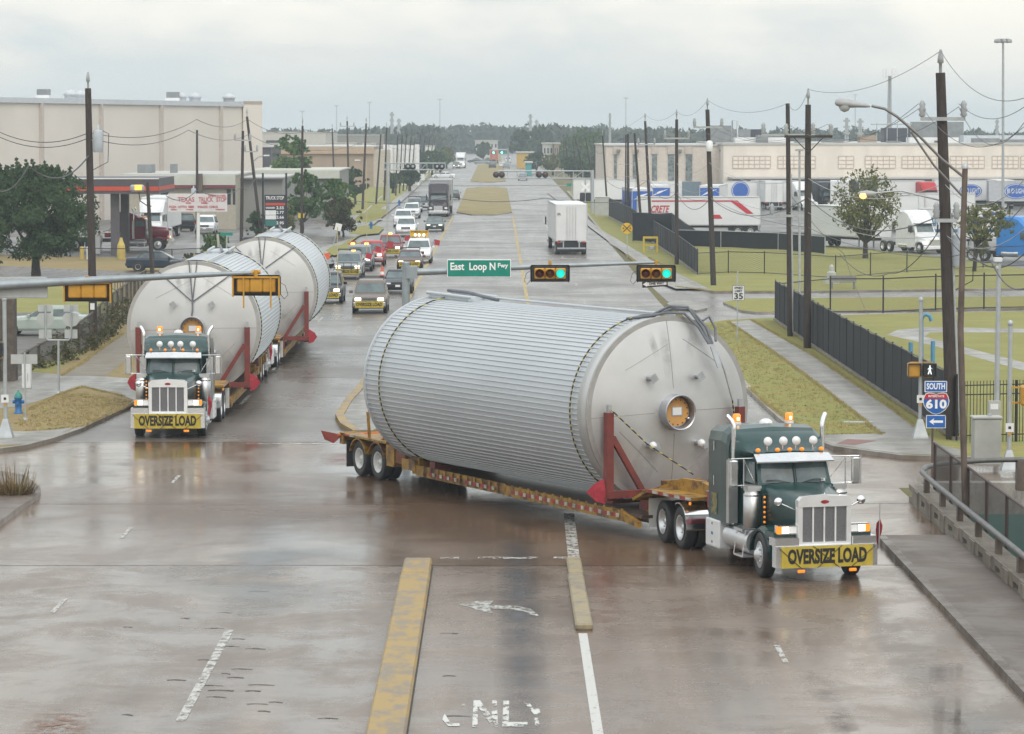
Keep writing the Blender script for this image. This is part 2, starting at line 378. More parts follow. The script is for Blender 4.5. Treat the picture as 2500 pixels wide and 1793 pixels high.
onv('left_apron', [(-100, 905), (40, 905), (150, 915), (260, 920), (331, 925), (420, 930), (420, 985), (331, 978), (300, 966), (200, 942), (150, 960), (60, 990), (-100, 1010)], WALK, z=.006)
onv('left_dirt_path', [(150, 918), (190, 890), (250, 850), (330, 800), (430, 800), (330, 860), (260, 918)], mat('worn_dirt', (.17, .145, .11), .8, col2=(.22, .2, .16), scale=1.2, bump=.5), z=.01)
onv('left_corner_pavement', [(-100, 1050), (0, 1052), (60, 1054), (130, 1050), (190, 1040), (130, 1066), (60, 1084), (-100, 1092)], WALK, z=.007)
onv('roadside_path', [(705, 640), (760, 610), (850, 560), (905, 525), (960, 490), (1010, 452), (1040, 425), (1047, 425), (1022, 455), (972, 500), (915, 545), (800, 620), (760, 640)], WALK, z=.011)
for i, (a, c) in enumerate((((700, 590), (880, 560)), ((760, 540), (905, 530)))):
    onv('side_entrance', [a, (c[0], c[1]-10), (c[0]+30, c[1]+6), (a[0]+40, a[1]+28)], ROADF, z=.013 + .004*i)
onv('left_roadside_grass', [(860, 470), (1000, 425), (1100, 385), (1090, 400), (1050, 430), (990, 480), (900, 560), (800, 630), (760, 600), (800, 540)], GRASSG, z=.0045)
ring('left_kerb', lbp[:7] + lbp[7:12], .2, .14, KERB, px=False)
# near left refuge island
slab('refuge_island', [(-200, 1160), (0, 1150), (60, 1160), (99, 1190), (96, 1205), (50, 1235), (0, 1272), (-200, 1400)], WALKB, h=.16)

# raised median noses and kerbs
YK = mat('worn_yellow_kerb', (0.34, 0.23, 0.075), .55, scale=3.0, col2=(0.22, 0.18, 0.13), bump=.3, lo=.44, hi=.6, stretch=(1, .5, 1))
TK = mat('worn_tan_kerb', (0.30, 0.245, 0.14), .55, scale=3.0, col2=(0.2, 0.17, 0.13), bump=.3, lo=.45, hi=.62)
b = MB().m(YK).rbox((-1.9, 78.2, .08), (.66, 2.6, .16), .05).rbox((-1.9, 46, .08), (.68, 61.6, .16), .05)
struct(b, 'yellow_median_kerb')
b = MB().m(TK).rbox((1.76, 78.4, .08), (.34, 2.6, .15), .04).rbox((1.74, 72.8, .08), (.36, 8.0, .15), .04)
struct(b, 'lane_divider_kerb')
isl = [gp(877, 950), gp(840, 990), gp(820, 1024), gp(832, 1046), gp(863, 1064), gp(906, 1064), gp(950, 1040)]
ip = [(p.x, p.y) for p in isl]
slab('median_island', [(-5.5, 150)] + ip + [(-3.0, 115), (-3.0, 150)], WALK, h=.15, px=False, side=YK)
ring('median_yellow_kerb', [(-5.55, 150)] + ip[:6], .28, .19, YK, px=False)
for i, (ya, yb, xl, xr, xl2, xr2) in enumerate(((405, 600, -5.2, 1.6, -5.6, 1.4), (660, 1000, -5.6, 1.4, -6, 1.2), (1050, 1500, -6, 1, -6.5, .6))):
    c = 12
    slab('grass_median', [(xl+2, ya), (xl, ya+c), (xl2, yb-c), (xl2+2, yb), (xr2-2, yb), (xr2, yb-c), (xr, ya+c), (xr-2, ya)], MED, h=.12, px=False)
for a in ([(795, 612), (812, 601), (880, 592), (893, 598), (868, 614), (815, 624)], [(852, 570), (862, 556), (905, 548), (938, 556), (925, 570), (880, 574)], [(862, 540), (880, 522), (925, 510), (950, 512), (932, 532), (900, 544)], [(735, 640), (760, 622), (800, 618), (790, 640), (765, 655)], [(905, 500), (930, 488), (960, 484), (955, 497), (930, 508)]):
    onv('kerbside_grass', a, GRASSR, z=.02)
# railway crossing strip
onv('left_dark_lot', [(-300, 770), (150, 762), (290, 770), (262, 815), (200, 850), (60, 900), (-300, 910)], mat('muddy_lot', (.075, .07, .065), .6, col2=(.13, .12, .1), scale=.8, bump=.4), z=.0065)
sheet('crossing_strip', [(-30, 610), (30, 622), (30, 632), (-30, 620)], WALKB, z=.012, px=False)

# ---------------------------------------------------------------- road markings
def worn(name, col, p0, p1, rough=.45, scale=(2.2, 1.2, 1), sc=2.5):
    m = bpy.data.materials.new(name); m.use_nodes = True; t = m.node_tree; b = t.nodes['Principled BSDF']; K = t.links.new
    b.inputs['Roughness'].default_value = rough; b.inputs['Base Color'].default_value = tuple(col)+(1,)
    tcn = t.nodes.new('ShaderNodeTexCoord'); mp = t.nodes.new('ShaderNodeMapping'); K(tcn.outputs['Object'], mp.inputs[0]); mp.inputs['Scale'].default_value = scale
    n = t.nodes.new('ShaderNodeTexNoise'); n.inputs['Scale'].default_value = sc; n.inputs['Detail'].default_value = 8; n.inputs['Roughness'].default_value = .75
    K(mp.outputs[0], n.inputs['Vector']); r = t.nodes.new('ShaderNodeValToRGB'); K(n.outputs[0], r.inputs[0])
    r.color_ramp.elements[0].position = p0; r.color_ramp.elements[1].position = p1
    K(r.outputs[0], b.inputs['Alpha']); return m
WM = worn('worn_white_marking', (.46, .45, .42), .40, .54)
WM2 = worn('very_worn_white_marking', (.55, .55, .52), .47, .58)
YM = worn('worn_yellow_marking', (.42, .3, .08), .36, .5)
def strip(b, x0, y0, x1, y1, wd, z=.0125):
    d = Vector((x1-x0, y1-y0, 0)).normalized(); q = Vector((-d.y, d.x, 0))*wd/2
    a, c = Vector((x0, y0, z)), Vector((x1, y1, z)); b.quad(a-q, c-q, c+q, a+q)
b = MB().m(WM)
strip(b, 1.78, 79.8, 1.86, 90, .28)
strip(b, -5.5, 58.2, -5.5, 75.2 - 6.4 + .1, .17)
for y0 in (20, 92.0): pass
strip(b, -5.5, 22, -5.5, 40, .17)
for x, ys in ((-9.45, (99.4, 86.2, 73, 60)), (5.5, (66.2,))):
    for y in ys: strip(b, x, y-1.6, x, y+.6, .11)
b2_ = MB().m(worn('solid_white_marking', (.5, .5, .47), .30, .42)); strip(b2_, 1.62, 30, 1.70, 68.4, .18); struct(b2_, 'solid_lane_line')
for k in range(7): strip(b, -9.6, 126 + 18*k, -9.6, 130.5 + 18*k, .13)
for k in range(16): strip(b, 5.1, 150 + 24*k, 5.1, 154 + 24*k, .14)
for k in range(18): strip(b, -9.9, 260 + 24*k, -10.1, 264 + 24*k, .14)
strip(b, 5.1, 335, 5.1, 400, .3)
struct(b, 'lane_markings')
b = MB().m(WM2)
for x0, x1 in ((-1.4, -.95), (-.5, .95), (1.3, 1.9)): strip(b, x0, 80.6, x1, 80.6, .35)
strip(b, -6.2, 118.4 - 4, -2.8 - 2.0, 114.4, .3); strip(b, -8.2, 110.2, -4.4, 110.2, .3)
strip(b, -12.8, 122, -10.8, 122, .25)
strip(b, -4.6, 290, -1.5, 290, 1.0); strip(b, -4.6, 300, -1.5, 300, 1.0); strip(b, 2.2, 244, 8.8, 244, 1.2); strip(b, 2.2, 254, 8.8, 254, 1.2)
strip(b, 3.0, 268, 6.5, 270, 1.6); strip(b, -4.6, 205, -1.5, 205, .6)
struct(b, 'stop_lines')
b = MB().m(YM); strip(b, -5.45, 195, -5.4, 400, .22); strip(b, 1.7, 195, 1.65, 405, .22); strip(b, -5.5, 150, -5.45, 195, .2)
struct(b, 'yellow_lines')
# left-turn arrow and the worn word
b = MB().m(worn('worn_arrow_white', (.42, .42, .39), .40, .56))
A = [(1118, 1476), (1150, 1474), (1160, 1468), (1205, 1467), (1196, 1477), (1260, 1479), (1295, 1487), (1312, 1500), (1318, 1505), (1300, 1503), (1280, 1493), (1245, 1487), (1196, 1486), (1203, 1498), (1165, 1491), (1150, 1483)]
b.add([gp(u, v, .0125) for u, v in A], [tuple(range(len(A)))]); struct(b, 'turn_arrow_marking')
b = MB().m(worn('worn_lettering_white', (.55, .55, .52), .44, .52, sc=1.6))
def plate(pts, z=.0125): b.add([gp(u, v, z) for u, v in pts], [tuple(range(len(pts)))])
for gph in ([(1080, 1757), (1085, 1742), (1092, 1752), (1100, 1766), (1122, 1766), (1122, 1773), (1094, 1773)], [(1126, 1722), (1134, 1718), (1136, 1726)],
            [(1156, 1710), (1172, 1710), (1200, 1748), (1202, 1710), (1213, 1710), (1216, 1775), (1203, 1775), (1166, 1725), (1166, 1775), (1153, 1775)],
            [(1229, 1711), (1243, 1711), (1242, 1763), (1288, 1763), (1288, 1774), (1226, 1774)],
            [(1276, 1711), (1290, 1711), (1304, 1733), (1316, 1727), (1319, 1740), (1312, 1743), (1318, 1775), (1307, 1775), (1304, 1745)]): plate(gph)
struct(b, 'road_lettering')
# slab joints and cracks
b = MB().m(mat('tar_joint', (.03, .028, .025), .5))
for y, x0, x1 in ((79.15, -60, KX), (92.3, -60, KX+1.8), (64.2, 0, 0), (110.6, -60, 9.9)):
    if x1 > x0: strip(b, x0, y, x1, y + .1, .05, .0095)
for y in range(140, 420, 14): strip(b, -13.4, y, 9.4, y, .07, .0095)
strip(b, -1.55, 30, -1.55, 79, .03, .0095)
r2 = random.Random(3)
for i in range(26):
    u, v = r2.gauss(560, 130), r2.uniform(1430, 1790)
    if i < 3: u, v = (1075, 1548, 1)[0] + i*6, (1548, 1652, 1750)[i]
    p = gp(u, v); q = Vector((r2.uniform(.16, .5), r2.uniform(-.04, .04), 0))
    for s_ in range(3):
        a = p + q*(s_/3) + Vector((0, .05*math.sin(s_*1.4), 0)); c = p + q*((s_+1)/3) + Vector((0, .05*math.sin((s_+1)*1.4), 0))
        strip(b, a.x, a.y, c.x, c.y, r2.uniform(.03, .08), .0105)
struct(b, 'joints_and_cracks')

def softmat(name, col, strength, sc=1.2, lo=.3, hi=.7, rough=.4, axes=(0, 1)):
    m = bpy.data.materials.new(name); m.use_nodes = True; t = m.node_tree; b = t.nodes['Principled BSDF']; K = t.links.new
    b.inputs['Base Color'].default_value = tuple(col)+(1,); b.inputs['Roughness'].default_value = rough
    tcn = t.nodes.new('ShaderNodeTexCoord'); sp = t.nodes.new('ShaderNodeSeparateXYZ'); K(tcn.outputs['Generated'], sp.inputs[0])
    def MM(op, a, c=None, cl=False):
        n = t.nodes.new('ShaderNodeMath'); n.operation = op; n.use_clamp = cl
        for i, x in enumerate((a, c)):
            if x is None: continue
            if isinstance(x, (int, float)): n.inputs[i].default_value = x
            else: K(x, n.inputs[i])
        return n.outputs[0]
    def edge(o):
        d = MM('SUBTRACT', 1.0, MM('ABSOLUTE', MM('SUBTRACT', MM('MULTIPLY', o, 2.0), 1.0))); return MM('MINIMUM', MM('MULTIPLY', d, 1.1), 1.0)
    n = t.nodes.new('ShaderNodeTexNoise'); n.inputs['Scale'].default_value = sc; n.inputs['Detail'].default_value = 8; n.inputs['Roughness'].default_value = .65
    K(tcn.outputs['Object'], n.inputs['Vector'])
    r = t.nodes.new('ShaderNodeMapRange'); K(n.outputs[0], r.inputs[0]); r.inputs[1].default_value, r.inputs[2].default_value = lo, hi
    a = MM('MULTIPLY', MM('MULTIPLY', edge(sp.outputs[axes[0]]), edge(sp.outputs[axes[1]])), MM('MULTIPLY', r.outputs[0], strength), True)
    K(a, b.inputs['Alpha']); return m
def decal(name, pts4, col, strength, sc=1.2, lo=.3, hi=.7, rough=.4):
    m = softmat(name, col, strength, sc, lo, hi, rough)
    q = MB(); q.quad(*[Vector((x, y, .0115)) for x, y in pts4]); return tag(q.build('road_stain', m), kind='structure')
decal('oil_stain', [(-.1, 48), (.95, 48), (.95, 96), (-.1, 96)], (.045, .045, .052), 1.1, sc=.6, lo=.25, hi=.72)
decal('rust_stain', [(-8.2, 56), (-6.9, 56), (-6.9, 59.5), (-8.2, 59.5)], (.2, .08, .03), 1.2, sc=3, lo=.45, hi=.6)
decal('red_stain', [(-5.6, 102.5), (-4.0, 102.5), (-4.0, 107.5), (-5.6, 107.5)], (.2, .08, .06), .8, sc=1, lo=.3, hi=.6)
decal('puddle_edge', [(7.0, 30), (9.3, 30), (9.3, 72), (7.0, 72)], (.06, .05, .042), .7, sc=.35, lo=.42, hi=.6, rough=.05)
decal('wet_patch', [(-8.5, 66), (-2.6, 66), (-2.6, 92), (-8.5, 92)], (.09, .075, .065), .6, sc=.25, lo=.45, hi=.6, rough=.06)
decal('tyre_track', [(5.6, 40), (6.2, 40), (6.2, 66), (5.6, 66)], (.09, .06, .045), .8, sc=.9, lo=.42, hi=.6)
decal('tyre_track_wide', [(7.6, 36), (8.1, 36), (8.1, 62), (7.6, 62)], (.09, .06, .045), .7, sc=.9, lo=.42, hi=.6)
decal('mud_wash', [(-14, 84), (6, 84), (6, 100), (-14, 100)], (.17, .11, .075), .8, sc=.15, lo=.38, hi=.6)

# sunken wall beyond the bridge
b = MB().m(wetmat('stained_pale_concrete', (.35, .34, .31), (.42, .41, .38), .5, .7, scale=.6, stain=(.06, .055, .05), sa=.9, swirl=(1, 1, .3)))
b.b2(HX0, HX1, 96.5, 97.1, -3, .14).m(mat('teal_painted_wall', (.07, .22, .2), .6, var=.2, scale=1)).b2(HX0, HX1, 96.42, 96.497, -3, -.75)
tag(b.build('retaining_wall'), 'stained pale retaining wall painted teal below, sunk behind the bridge fence', 'wall')
b = MB().m(KERB).b2(11.85, HX0, 20, HY1, -3, -.001)
tag(b.build('bridge_edge'), kind='structure')
# ================================================================ oversize-load rigs
def wheel(parent, x, y, r, wd, side, rim, name='wheel', dish=True, steer=0.0, z=None, hub=True):
    """side +1/-1: which way the outer face looks along x"""
    z = r if z is None else z
    o = MB().m(rim); s = side
    rr = r*.60
    if dish: pr = [(rr, wd*.5), (rr*.9, wd*.5), (rr*.86, wd*.44), (rr*.8, -wd*.2), (rr*.5, -wd*.35), (rr*.4, -wd*.3), (rr*.3, wd*.22), (rr*.2, wd*.3), (0, wd*.32)]
    else: pr = [(rr, wd*.45), (rr*.94, wd*.5), (rr*.8, wd*.42), (rr*.5, wd*.62), (rr*.3, wd*.85), (0, wd*.9)]
    o.lathe(pr, (0, 0, 0), (s, 0, 0), 24, cap=False)
    if hub:
        for k in range(8):
            a = k*PI/4; q = rr*.62
            o.cyl((s*wd*.05, q*math.cos(a), q*math.sin(a)), (s*wd*(.2 if dish else .62), q*math.cos(a), q*math.sin(a)), rr*.09, n=5)
    if hub and dish:
        o.m(BLACK)
        for k in range(8):
            a = (k+.5)*PI/4; q = rr*.66; o.lathe([(rr*.085, -wd*.29), (.001, -wd*.24)], (0, q*math.cos(a), q*math.sin(a)), (s, 0, 0), 6)
    w_ = o.build(name, parent=parent, loc=(x, y, z), rz=steer)
    t = MB(); h = wd/2
    t.lathe([(rr*.98, -h*.8), (r*.72, -h*.95), (r*.92, -h), (r*.99, -h*.85), (r, -h*.4), (r, h*.4), (r*.99, h*.85), (r*.92, h), (r*.72, h*.95), (rr*.98, h*.8)], (0, 0, 0), (s, 0, 0), 28, cap=False)
    t.build('tyre', TYRE, w_)
    return w_

RIMS = mat('polished_rim', (0.62, 0.63, 0.64), 0.3, 0.75, var=0.06)
RIMW = mat('white_rim', (0.62, 0.62, 0.6), 0.45, var=0.1, scale=6)
RIBTAPE_R = mat('red_reflector', (0.3, 0.035, 0.03), .5, var=.4, scale=6); RIBTAPE_W = mat('white_reflector', (0.45, 0.43, 0.38), .5, var=.4, scale=6)

def semi_tractor(label, loc, rz, body, text_banner='OVERSIZE LOAD', steer=0.0, group='semi tractors hauling the oversize tanks', name='semi_tractor'):
    T = thing(name, label, 'semi truck', loc, rz, group)
    B_ = lambda mb, n, mt=None, p=None: mb.build(n, mt, p or T)
    # chassis
    f = MB().m(BLACK)
    for s in (-1, 1): f.b2(s*.36, s*.46, -1.35, 6.9, .72, 1.0)
    for y in (-1.2, -.68, .68, 2, 3.5, 5.6, 6.8): f.b2(-.36, .36, y-.08, y+.08, .74, .96)
    for y in (-.68, .68): f.cyl((-1.0, y, .52), (1.0, y, .52), .11)
    f.cyl((-.95, 6.2, .5), (.95, 6.2, .5), .07); f.b2(-.55, .55, -.55, .55, 1.0, 1.12)
    f.b2(-.8, .8, 5.4, 6.8, .5, 1.0)
    B_(f, 'chassis')
    for y in (-.68, .68):
        for s in (-1, 1):
            wheel(T, s*1.1, y, .52, .27, s, RIMS); wheel(T, s*.79, y, .52, .27, s, RIMS, hub=False)
    for s in (-1, 1): wheel(T, s*1.04, 6.2, .52, .29, s, RIMS, 'front_wheel', dish=False, steer=steer)
    # cab
    c = MB().m(body)
    c.prof([(4.0, 1.0, .93), (5.5, 1.0, .93), (5.55, 1.95, .9), (5.32, 2.02, .9), (5.08, 2.62, .84), (4.9, 2.74, .8), (4.0, 2.82, .8)])
    c.b2(-.97, .97, 4.0, 5.45, .72, 1.02)
    B_(c, 'cab')
    ws = MB().m(GLASS)
    for s in (-1, 1): ws.add([(s*.04, 5.375, 2.06), (s*.82, 5.30, 2.06), (s*.76, 5.11, 2.58), (s*.04, 5.175, 2.58)], [(0, 1, 2, 3)], False)
    w_ = B_(ws, 'windshield')
    q = MB().m(body); q.tube([(0, 5.39, 2.04), (0, 5.17, 2.6)], .025, 6); B_(q, 'windshield_divider', p=w_)
    for s in (-1, 1): B_(MB().m(BLACK).tube([(s*.1 + .0, 5.41, 2.05), (s*.45, 5.37, 2.13), (s*.7, 5.34, 2.12)], .013, 4), 'wiper', p=w_)
    B_(MB().m(WHITE).b2(-.74, -.64, 5.325, 5.335, 2.08, 2.14), 'windshield_sticker', p=w_)
    for s in (-1, 1):
        d = MB().m(body).b2(s*.925, s*.95, 4.22, 5.3, 1.02, 2.0); dr = B_(d, 'door')
        B_(MB().m(GLASS).add([(s*.925, 4.3, 2.03), (s*.925, 5.2, 2.03), (s*.87, 5.0, 2.52), (s*.87, 4.3, 2.52)], [(0, 1, 2, 3)], False), 'door_window', p=dr)
        B_(MB().m(CHROME).b2(s*.95, s*.975, 4.3, 4.45, 1.86, 1.9), 'door_handle', p=dr)
    # sun visor
    v = MB().m(mat('polished_visor', (.7, .71, .72), .25, .85, var=.04))
    v.add([(-.92, 5.08, 2.71), (0, 5.14, 2.74), (.92, 5.08, 2.71), (.95, 5.38, 2.56), (0, 5.5, 2.57), (-.95, 5.38, 2.56)], [(0, 1, 4, 5), (1, 2, 3, 4)])
    v.add([(-.95, 5.38, 2.56), (0, 5.5, 2.57), (.95, 5.38, 2.56), (.95, 5.375, 2.53), (0, 5.495, 2.54), (-.95, 5.375, 2.53)], [(0, 1, 4, 5), (1, 2, 3, 4)])
    B_(v, 'sun_visor')
    # sleeper with rounded roof fairing
    s_ = MB().m(body)
    prof = [(2.5, .95), (2.5, 3.1), (2.62, 3.2), (3.6, 3.26), (4.0, 3.2), (4.28, 3.02), (4.5, 2.80), (4.86, 2.72)]
    hw = [1.16, 1.12, 1.06, 1.04, 1.0, .95, .86, .78]
    rings = []
    for k in (-1, 1):
        pass
    secs = []
    for y, zt, wd in ((2.5, 3.12, 1.10), (2.56, 3.2, 1.15), (3.5, 3.25, 1.17), (3.85, 3.2, 1.17), (4.02, 3.12, 1.16)):
        secs.append([Vector((x, y, z)) for x, z in ((-wd, .95), (-wd, zt-.35), (-wd+.05, zt-.14), (-wd+.2, zt-.02), (0, zt+.03), (wd-.2, zt-.02), (wd-.05, zt-.14), (wd, zt-.35), (wd, .95))])
    s_.loft(secs, True, True, False)
    secs = []
    for y, zt, wd, zb in ((4.0, 3.12, 1.15, 2.2), (4.2, 3.06, 1.11, 2.4), (4.42, 2.94, 1.04, 2.6), (4.6, 2.82, .95, 2.66), (4.95, 2.735, .82, 2.68)):
        secs.append([Vector((x, y, z)) for x, z in ((-wd, zb), (-wd, (zb+zt)/2), (-wd+.05, zt-.08), (-wd+.22, zt), (0, zt+.03), (wd-.22, zt), (wd-.05, zt-.08), (wd, (zb+zt)/2), (wd, zb))])
    s_.loft(secs, True, True, True)
    sl = B_(s_, 'sleeper')
    for s in (-1, 1):
        for z_ in (2.62, 1.8): B_(MB().m(CHROME).b2(s*1.172, s*1.185, 3.0, 3.05, z_, z_+.23), 'grab_trim', p=sl)
        B_(MB().m(mat('gold_crest', (.25, .2, .06), .5, col2=(.03, .08, .06), scale=9, lo=.4, hi=.6)).b2(s*1.168, s*1.176, 2.83, 3.25, 1.12, 1.62), 'side_panel', p=sl)
    # hood and cowl
    h = MB().m(body); secs = []
    for y, zt, wd in ((5.25, 2.04, .86), (5.6, 2.04, .84), (6.2, 1.98, .74), (6.9, 1.9, .64), (7.12, 1.88, .61)):
        secs.append([Vector((x, y, z)) for x, z in ((-wd, .95), (-wd, zt-.22), (-wd+.06, zt-.07), (-wd+.2, zt), (0, zt+.03), (wd-.2, zt), (wd-.06, zt-.07), (wd, zt-.22), (wd, .95))])
    h.loft(secs, True, True, True)
    hd = B_(h, 'hood')
    B_(MB().m(CHROME).tube([(0, 7.1, 1.93), (0, 7.16, 1.99), (0, 7.24, 2.0)], .018, 5), 'hood_ornament', p=hd)
    # grille
    gs = MB().m(mat('polished_grille_shell', (.85, .86, .86), .25, .5, var=.04))
    gs.b2(-.64, -.53, 7.1, 7.26, .84, 1.86).b2(.53, .64, 7.1, 7.26, .84, 1.86).b2(-.64, .64, 7.1, 7.262, .74, .9)
    secs = [[Vector((x, y, z)) for x, z in ((-.64, 1.7), (-.64, 1.84), (-.55, 1.93), (0, 1.965), (.55, 1.93), (.64, 1.84), (.64, 1.7))] for y in (7.08, 7.27)]
    gs.loft(secs, True, True, False)
    gr = B_(gs, 'grille_shell')
    gm = mat('grille_mesh', (.2, .2, .21), .45, .6, var=.25, scale=40)
    gg = MB().m(gm).b2(-.53, .53, 7.14, 7.2, .9, 1.7)
    for k in range(26): gg.b2(-.53, .53, 7.2, 7.206, .92 + k*.03, .932 + k*.03)
    B_(gg, 'grille_screen', p=gr)
    q = MB().m(CHROME)
    for x in (-.27, 0, .27): B_(MB().m(mat('bright_trim', (.8, .8, .8), .35, .4)).b2(x-.018, x+.018, 7.205, 7.24, .9, 1.7), 'grille_bar', p=gr)
    B_(MB().m(mat('red_badge', (.3, .02, .03), .3)).add([(math.cos(t)*.1, 7.275, 1.81 + math.sin(t)*.042) for t in [2*PI*k/20 for k in range(20)]], [tuple(range(20))], False), 'badge', p=gr)
    # front fenders with lamps
    for s in (-1, 1):
        fd = MB().m(body); n = 14; ring = []
        for i in range(n+1):
            a = PI*(.02 + .93*i/n); yy = 6.2 + .66*math.cos(a); z_ = .56 + .62*math.sin(a)
            zi = z_ - .05
            ring.append([Vector((s*.6, yy, z_)), Vector((s*1.08, yy, z_)), Vector((s*1.19, yy, z_-.07)), Vector((s*1.17, yy*1.0, zi-.07)), Vector((s*.6, yy, zi))])
        fd.loft(ring, True, True, False)
        fd.b2(s*.6, s*1.17, 6.55, 7.12, .96, 1.13)
        fe = B_(fd, 'front_fender')
        hl = MB().m(CHROME).b2(s*.62, s*1.1, 6.98, 7.2, 1.08, 1.29)
        ho = B_(hl, 'headlight')
        lit = LAMPON if (s > 0 or text_banner == 'lit') else LAMPON
        B_(MB().m(LAMPOFF).b2(s*.66, s*.82, 7.2, 7.212, 1.11, 1.26), 'inner_lens', p=ho)
        B_(MB().m(LAMPON).b2(s*.84, s*1.0, 7.2, 7.212, 1.11, 1.26), 'lit_lens', p=ho)
        B_(MB().m(AMBER).b2(s*1.01, s*1.12, 7.1, 7.205, 1.1, 1.27), 'turn_lamp', p=ho)
        # air cleaner
        ac = MB().m(STEEL).lathe([(.17, 1.05), (.2, 1.07), (.2, 1.82), (.17, 1.84), (.17, 1.9)], (s*1.06, 5.35, 0), (0, 0, 1), 20)
        ac.m(CHROME).lathe([(.21, 1.78), (.21, 1.82)], (s*1.06, 5.35, 0), (0, 0, 1), 20).m(STEEL).b2(s*.88, s*1.22, 5.22, 5.5, 1.9, 2.02)
        B_(ac, 'air_cleaner')
        q = MB().m(AMBER)
        for k in range(6): q.lathe([(.001, .0), (.03, .005), (.03, .02), (.001, .035)], (s*.87, 5.68, 1.2 + k*.115), (s*.3, 1, 0), 8)
        q.m(BLACK).b2(s*.84, s*.9, 5.63, 5.675, 1.15, 1.85)
        B_(q, 'marker_light_strip')
        # exhaust
        ex = MB().m(CHROME).tube([(s*1.1, 4.2, 1.0), (s*1.1, 4.2, 3.22), (s*1.1, 4.2, 3.32), (s*1.14, 4.15, 3.42), (s*1.22, 4.07, 3.53)], .056, 12)
        eo = B_(ex, 'exhaust_stack')
        B_(MB().m(STEEL).b2(s*1.02, s*1.24, 4.08, 4.26, 1.02, 2.5), 'heat_shield', p=eo)
        # big mirrors
        mr = MB().m(CHROME)
        for z_ in (2.0, 2.62): mr.tube([(s*.88, 5.1, z_), (s*1.25, 5.3, z_+.02), (s*1.58, 5.35, z_+.02)], .016, 6)
        mr.tube([(s*.88, 5.1, 2.02), (s*1.25, 5.32, 2.62)], .012, 6); mr.tube([(s*1.25, 5.32, 2.0), (s*1.25, 5.32, 2.64)], .014, 6)
        mo = B_(mr, 'mirror_bracket')
        B_(MB().m(CHROME).rbox((s*1.5, 5.33, 2.3), (.2, .09, .62), .03).tube([(s*1.62, 5.35, 1.98), (s*1.62, 5.35, 2.66)], .014, 6), 'mirror', p=mo)
        hm = MB().m(CHROME).tube([(s*.62, 7.0, 1.62), (s*.98, 6.95, 1.78)], .014, 6).lathe([(.001, -.05), (.07, -.035), (.105, 0), (.1, .02), (.001, .02)], (s*1.0, 6.95, 1.8), (0, -1, 0), 16)
        B_(hm, 'hood_mirror')
        # tank, steps, toolbox
        B_(MB().m(mat('satin_aluminium', (.66, .66, .67), .32, .8, var=.06)).cyl((s*.86, 3.62, .68), (s*.86, 5.28, .68), .31, n=24), 'fuel_tank')
        st = MB().m(mat('satin_aluminium', (0, 0, 0)))
        st.b2(s*.8, s*1.2, 4.5, 5.1, .32, .36).b2(s*.8, s*1.2, 4.5, 5.1, .92, .98)
        for y in (4.5, 5.1): st.add([(s*1.2, y-.03, .34), (s*1.2, y+.03, .34), (s*1.12, y+.03, .96), (s*1.12, y-.03, .96)], [(0, 1, 2, 3)])
        B_(st, 'cab_step')
        B_(MB().m(WHITE).rbox((s*.96, 3.0, .66), (.5, .98, .66), .03).m(BLACK).b2(s*1.212, s*1.216, 2.97, 3.03, .86, .92).b2(s*1.212, s*1.216, 2.97, 3.03, .42, .48).m(mat('blue_decal', (.1, .25, .4), .5)).b2(s*1.212, s*1.215, 2.93, 3.07, .62, .69), 'toolbox')
        # rear fender
        rf = MB().m(CHROME); ring = []
        for i in range(11):
            a = PI*(0.02 + .62*i/10); yy = .68 + .62*math.cos(a); z_ = .5 + .64*math.sin(a)
            ring.append([Vector((s*.66, yy, z_)), Vector((s*1.27, yy, z_)), Vector((s*1.27, yy-.01, z_-.03)), Vector((s*.66, yy-.01, z_-.03))])
        rf.loft(ring, True, True, False); B_(rf, 'rear_fender')
        B_(MB().m(mat('white_mudflap', (.6, .6, .57), .5, var=.1)).b2(s*.72, s*1.34, -1.45, -1.42, .3, 1.02), 'mudflap')
        # amber beacons on the sleeper roof
        bc = MB().m(WHITE).lathe([(.11, 0), (.11, .06)], (s*.66, 3.15, 3.24), (0, 0, 1), 16); bo = B_(bc, 'beacon')
        B_(MB().m(AMBER).lathe([(.095, .06), (.1, .08), (.095, .22), (.07, .25)], (s*.66, 3.15, 3.24), (0, 0, 1), 16), 'beacon_lens', p=bo)
        B_(MB().m(LAMPON).lathe([(.03, 0), (.03, .07)], (s*.66 , 3.26, 3.34), (0, 0, 1), 8), 'beacon_bulb', p=bo)
        # antenna and flag at the bumper corner
        if s < 0:
            fl = MB().m(GALV).tube([(s*1.3, 7.3, .7), (s*1.33, 7.28, 1.75)], .012, 5); fo = B_(fl, 'flag_staff')
            q = MB().m(FLAG); pts = []
            for k in range(5):
                z0 = 1.42 - k*.15; wv = .05*math.sin(k*1.7)
                pts.append([Vector((s*1.33, 7.27 + wv, z0)), Vector((s*(1.33 + .07 + .05*math.sin(k)), 7.12 + wv, z0-.06)), Vector((s*(1.33+.03), 7.0 - wv, z0 - .16 - .04*k))])
            for A, B in zip(pts, pts[1:]):
                for j in range(2): q.quad(A[j], A[j+1], B[j+1], B[j])
            B_(q, 'flag', p=fo)
    q = MB().m(WHITE).lathe([(.16, 0), (.15, .06), (.08, .11), (.001, .12)], (0, 3.35, 3.26), (0, 0, 1), 16); B_(q, 'antenna_dome')
    # roof lamps
    for x in (-.78, -.3, 0, .3, .78):
        B_(MB().m(AMBER).lathe([(.045, -.08), (.05, 0), (.035, .05), (.001, .065)], (x, 5.0, 2.79), (0, 1, .1), 10), 'roof_marker_light')
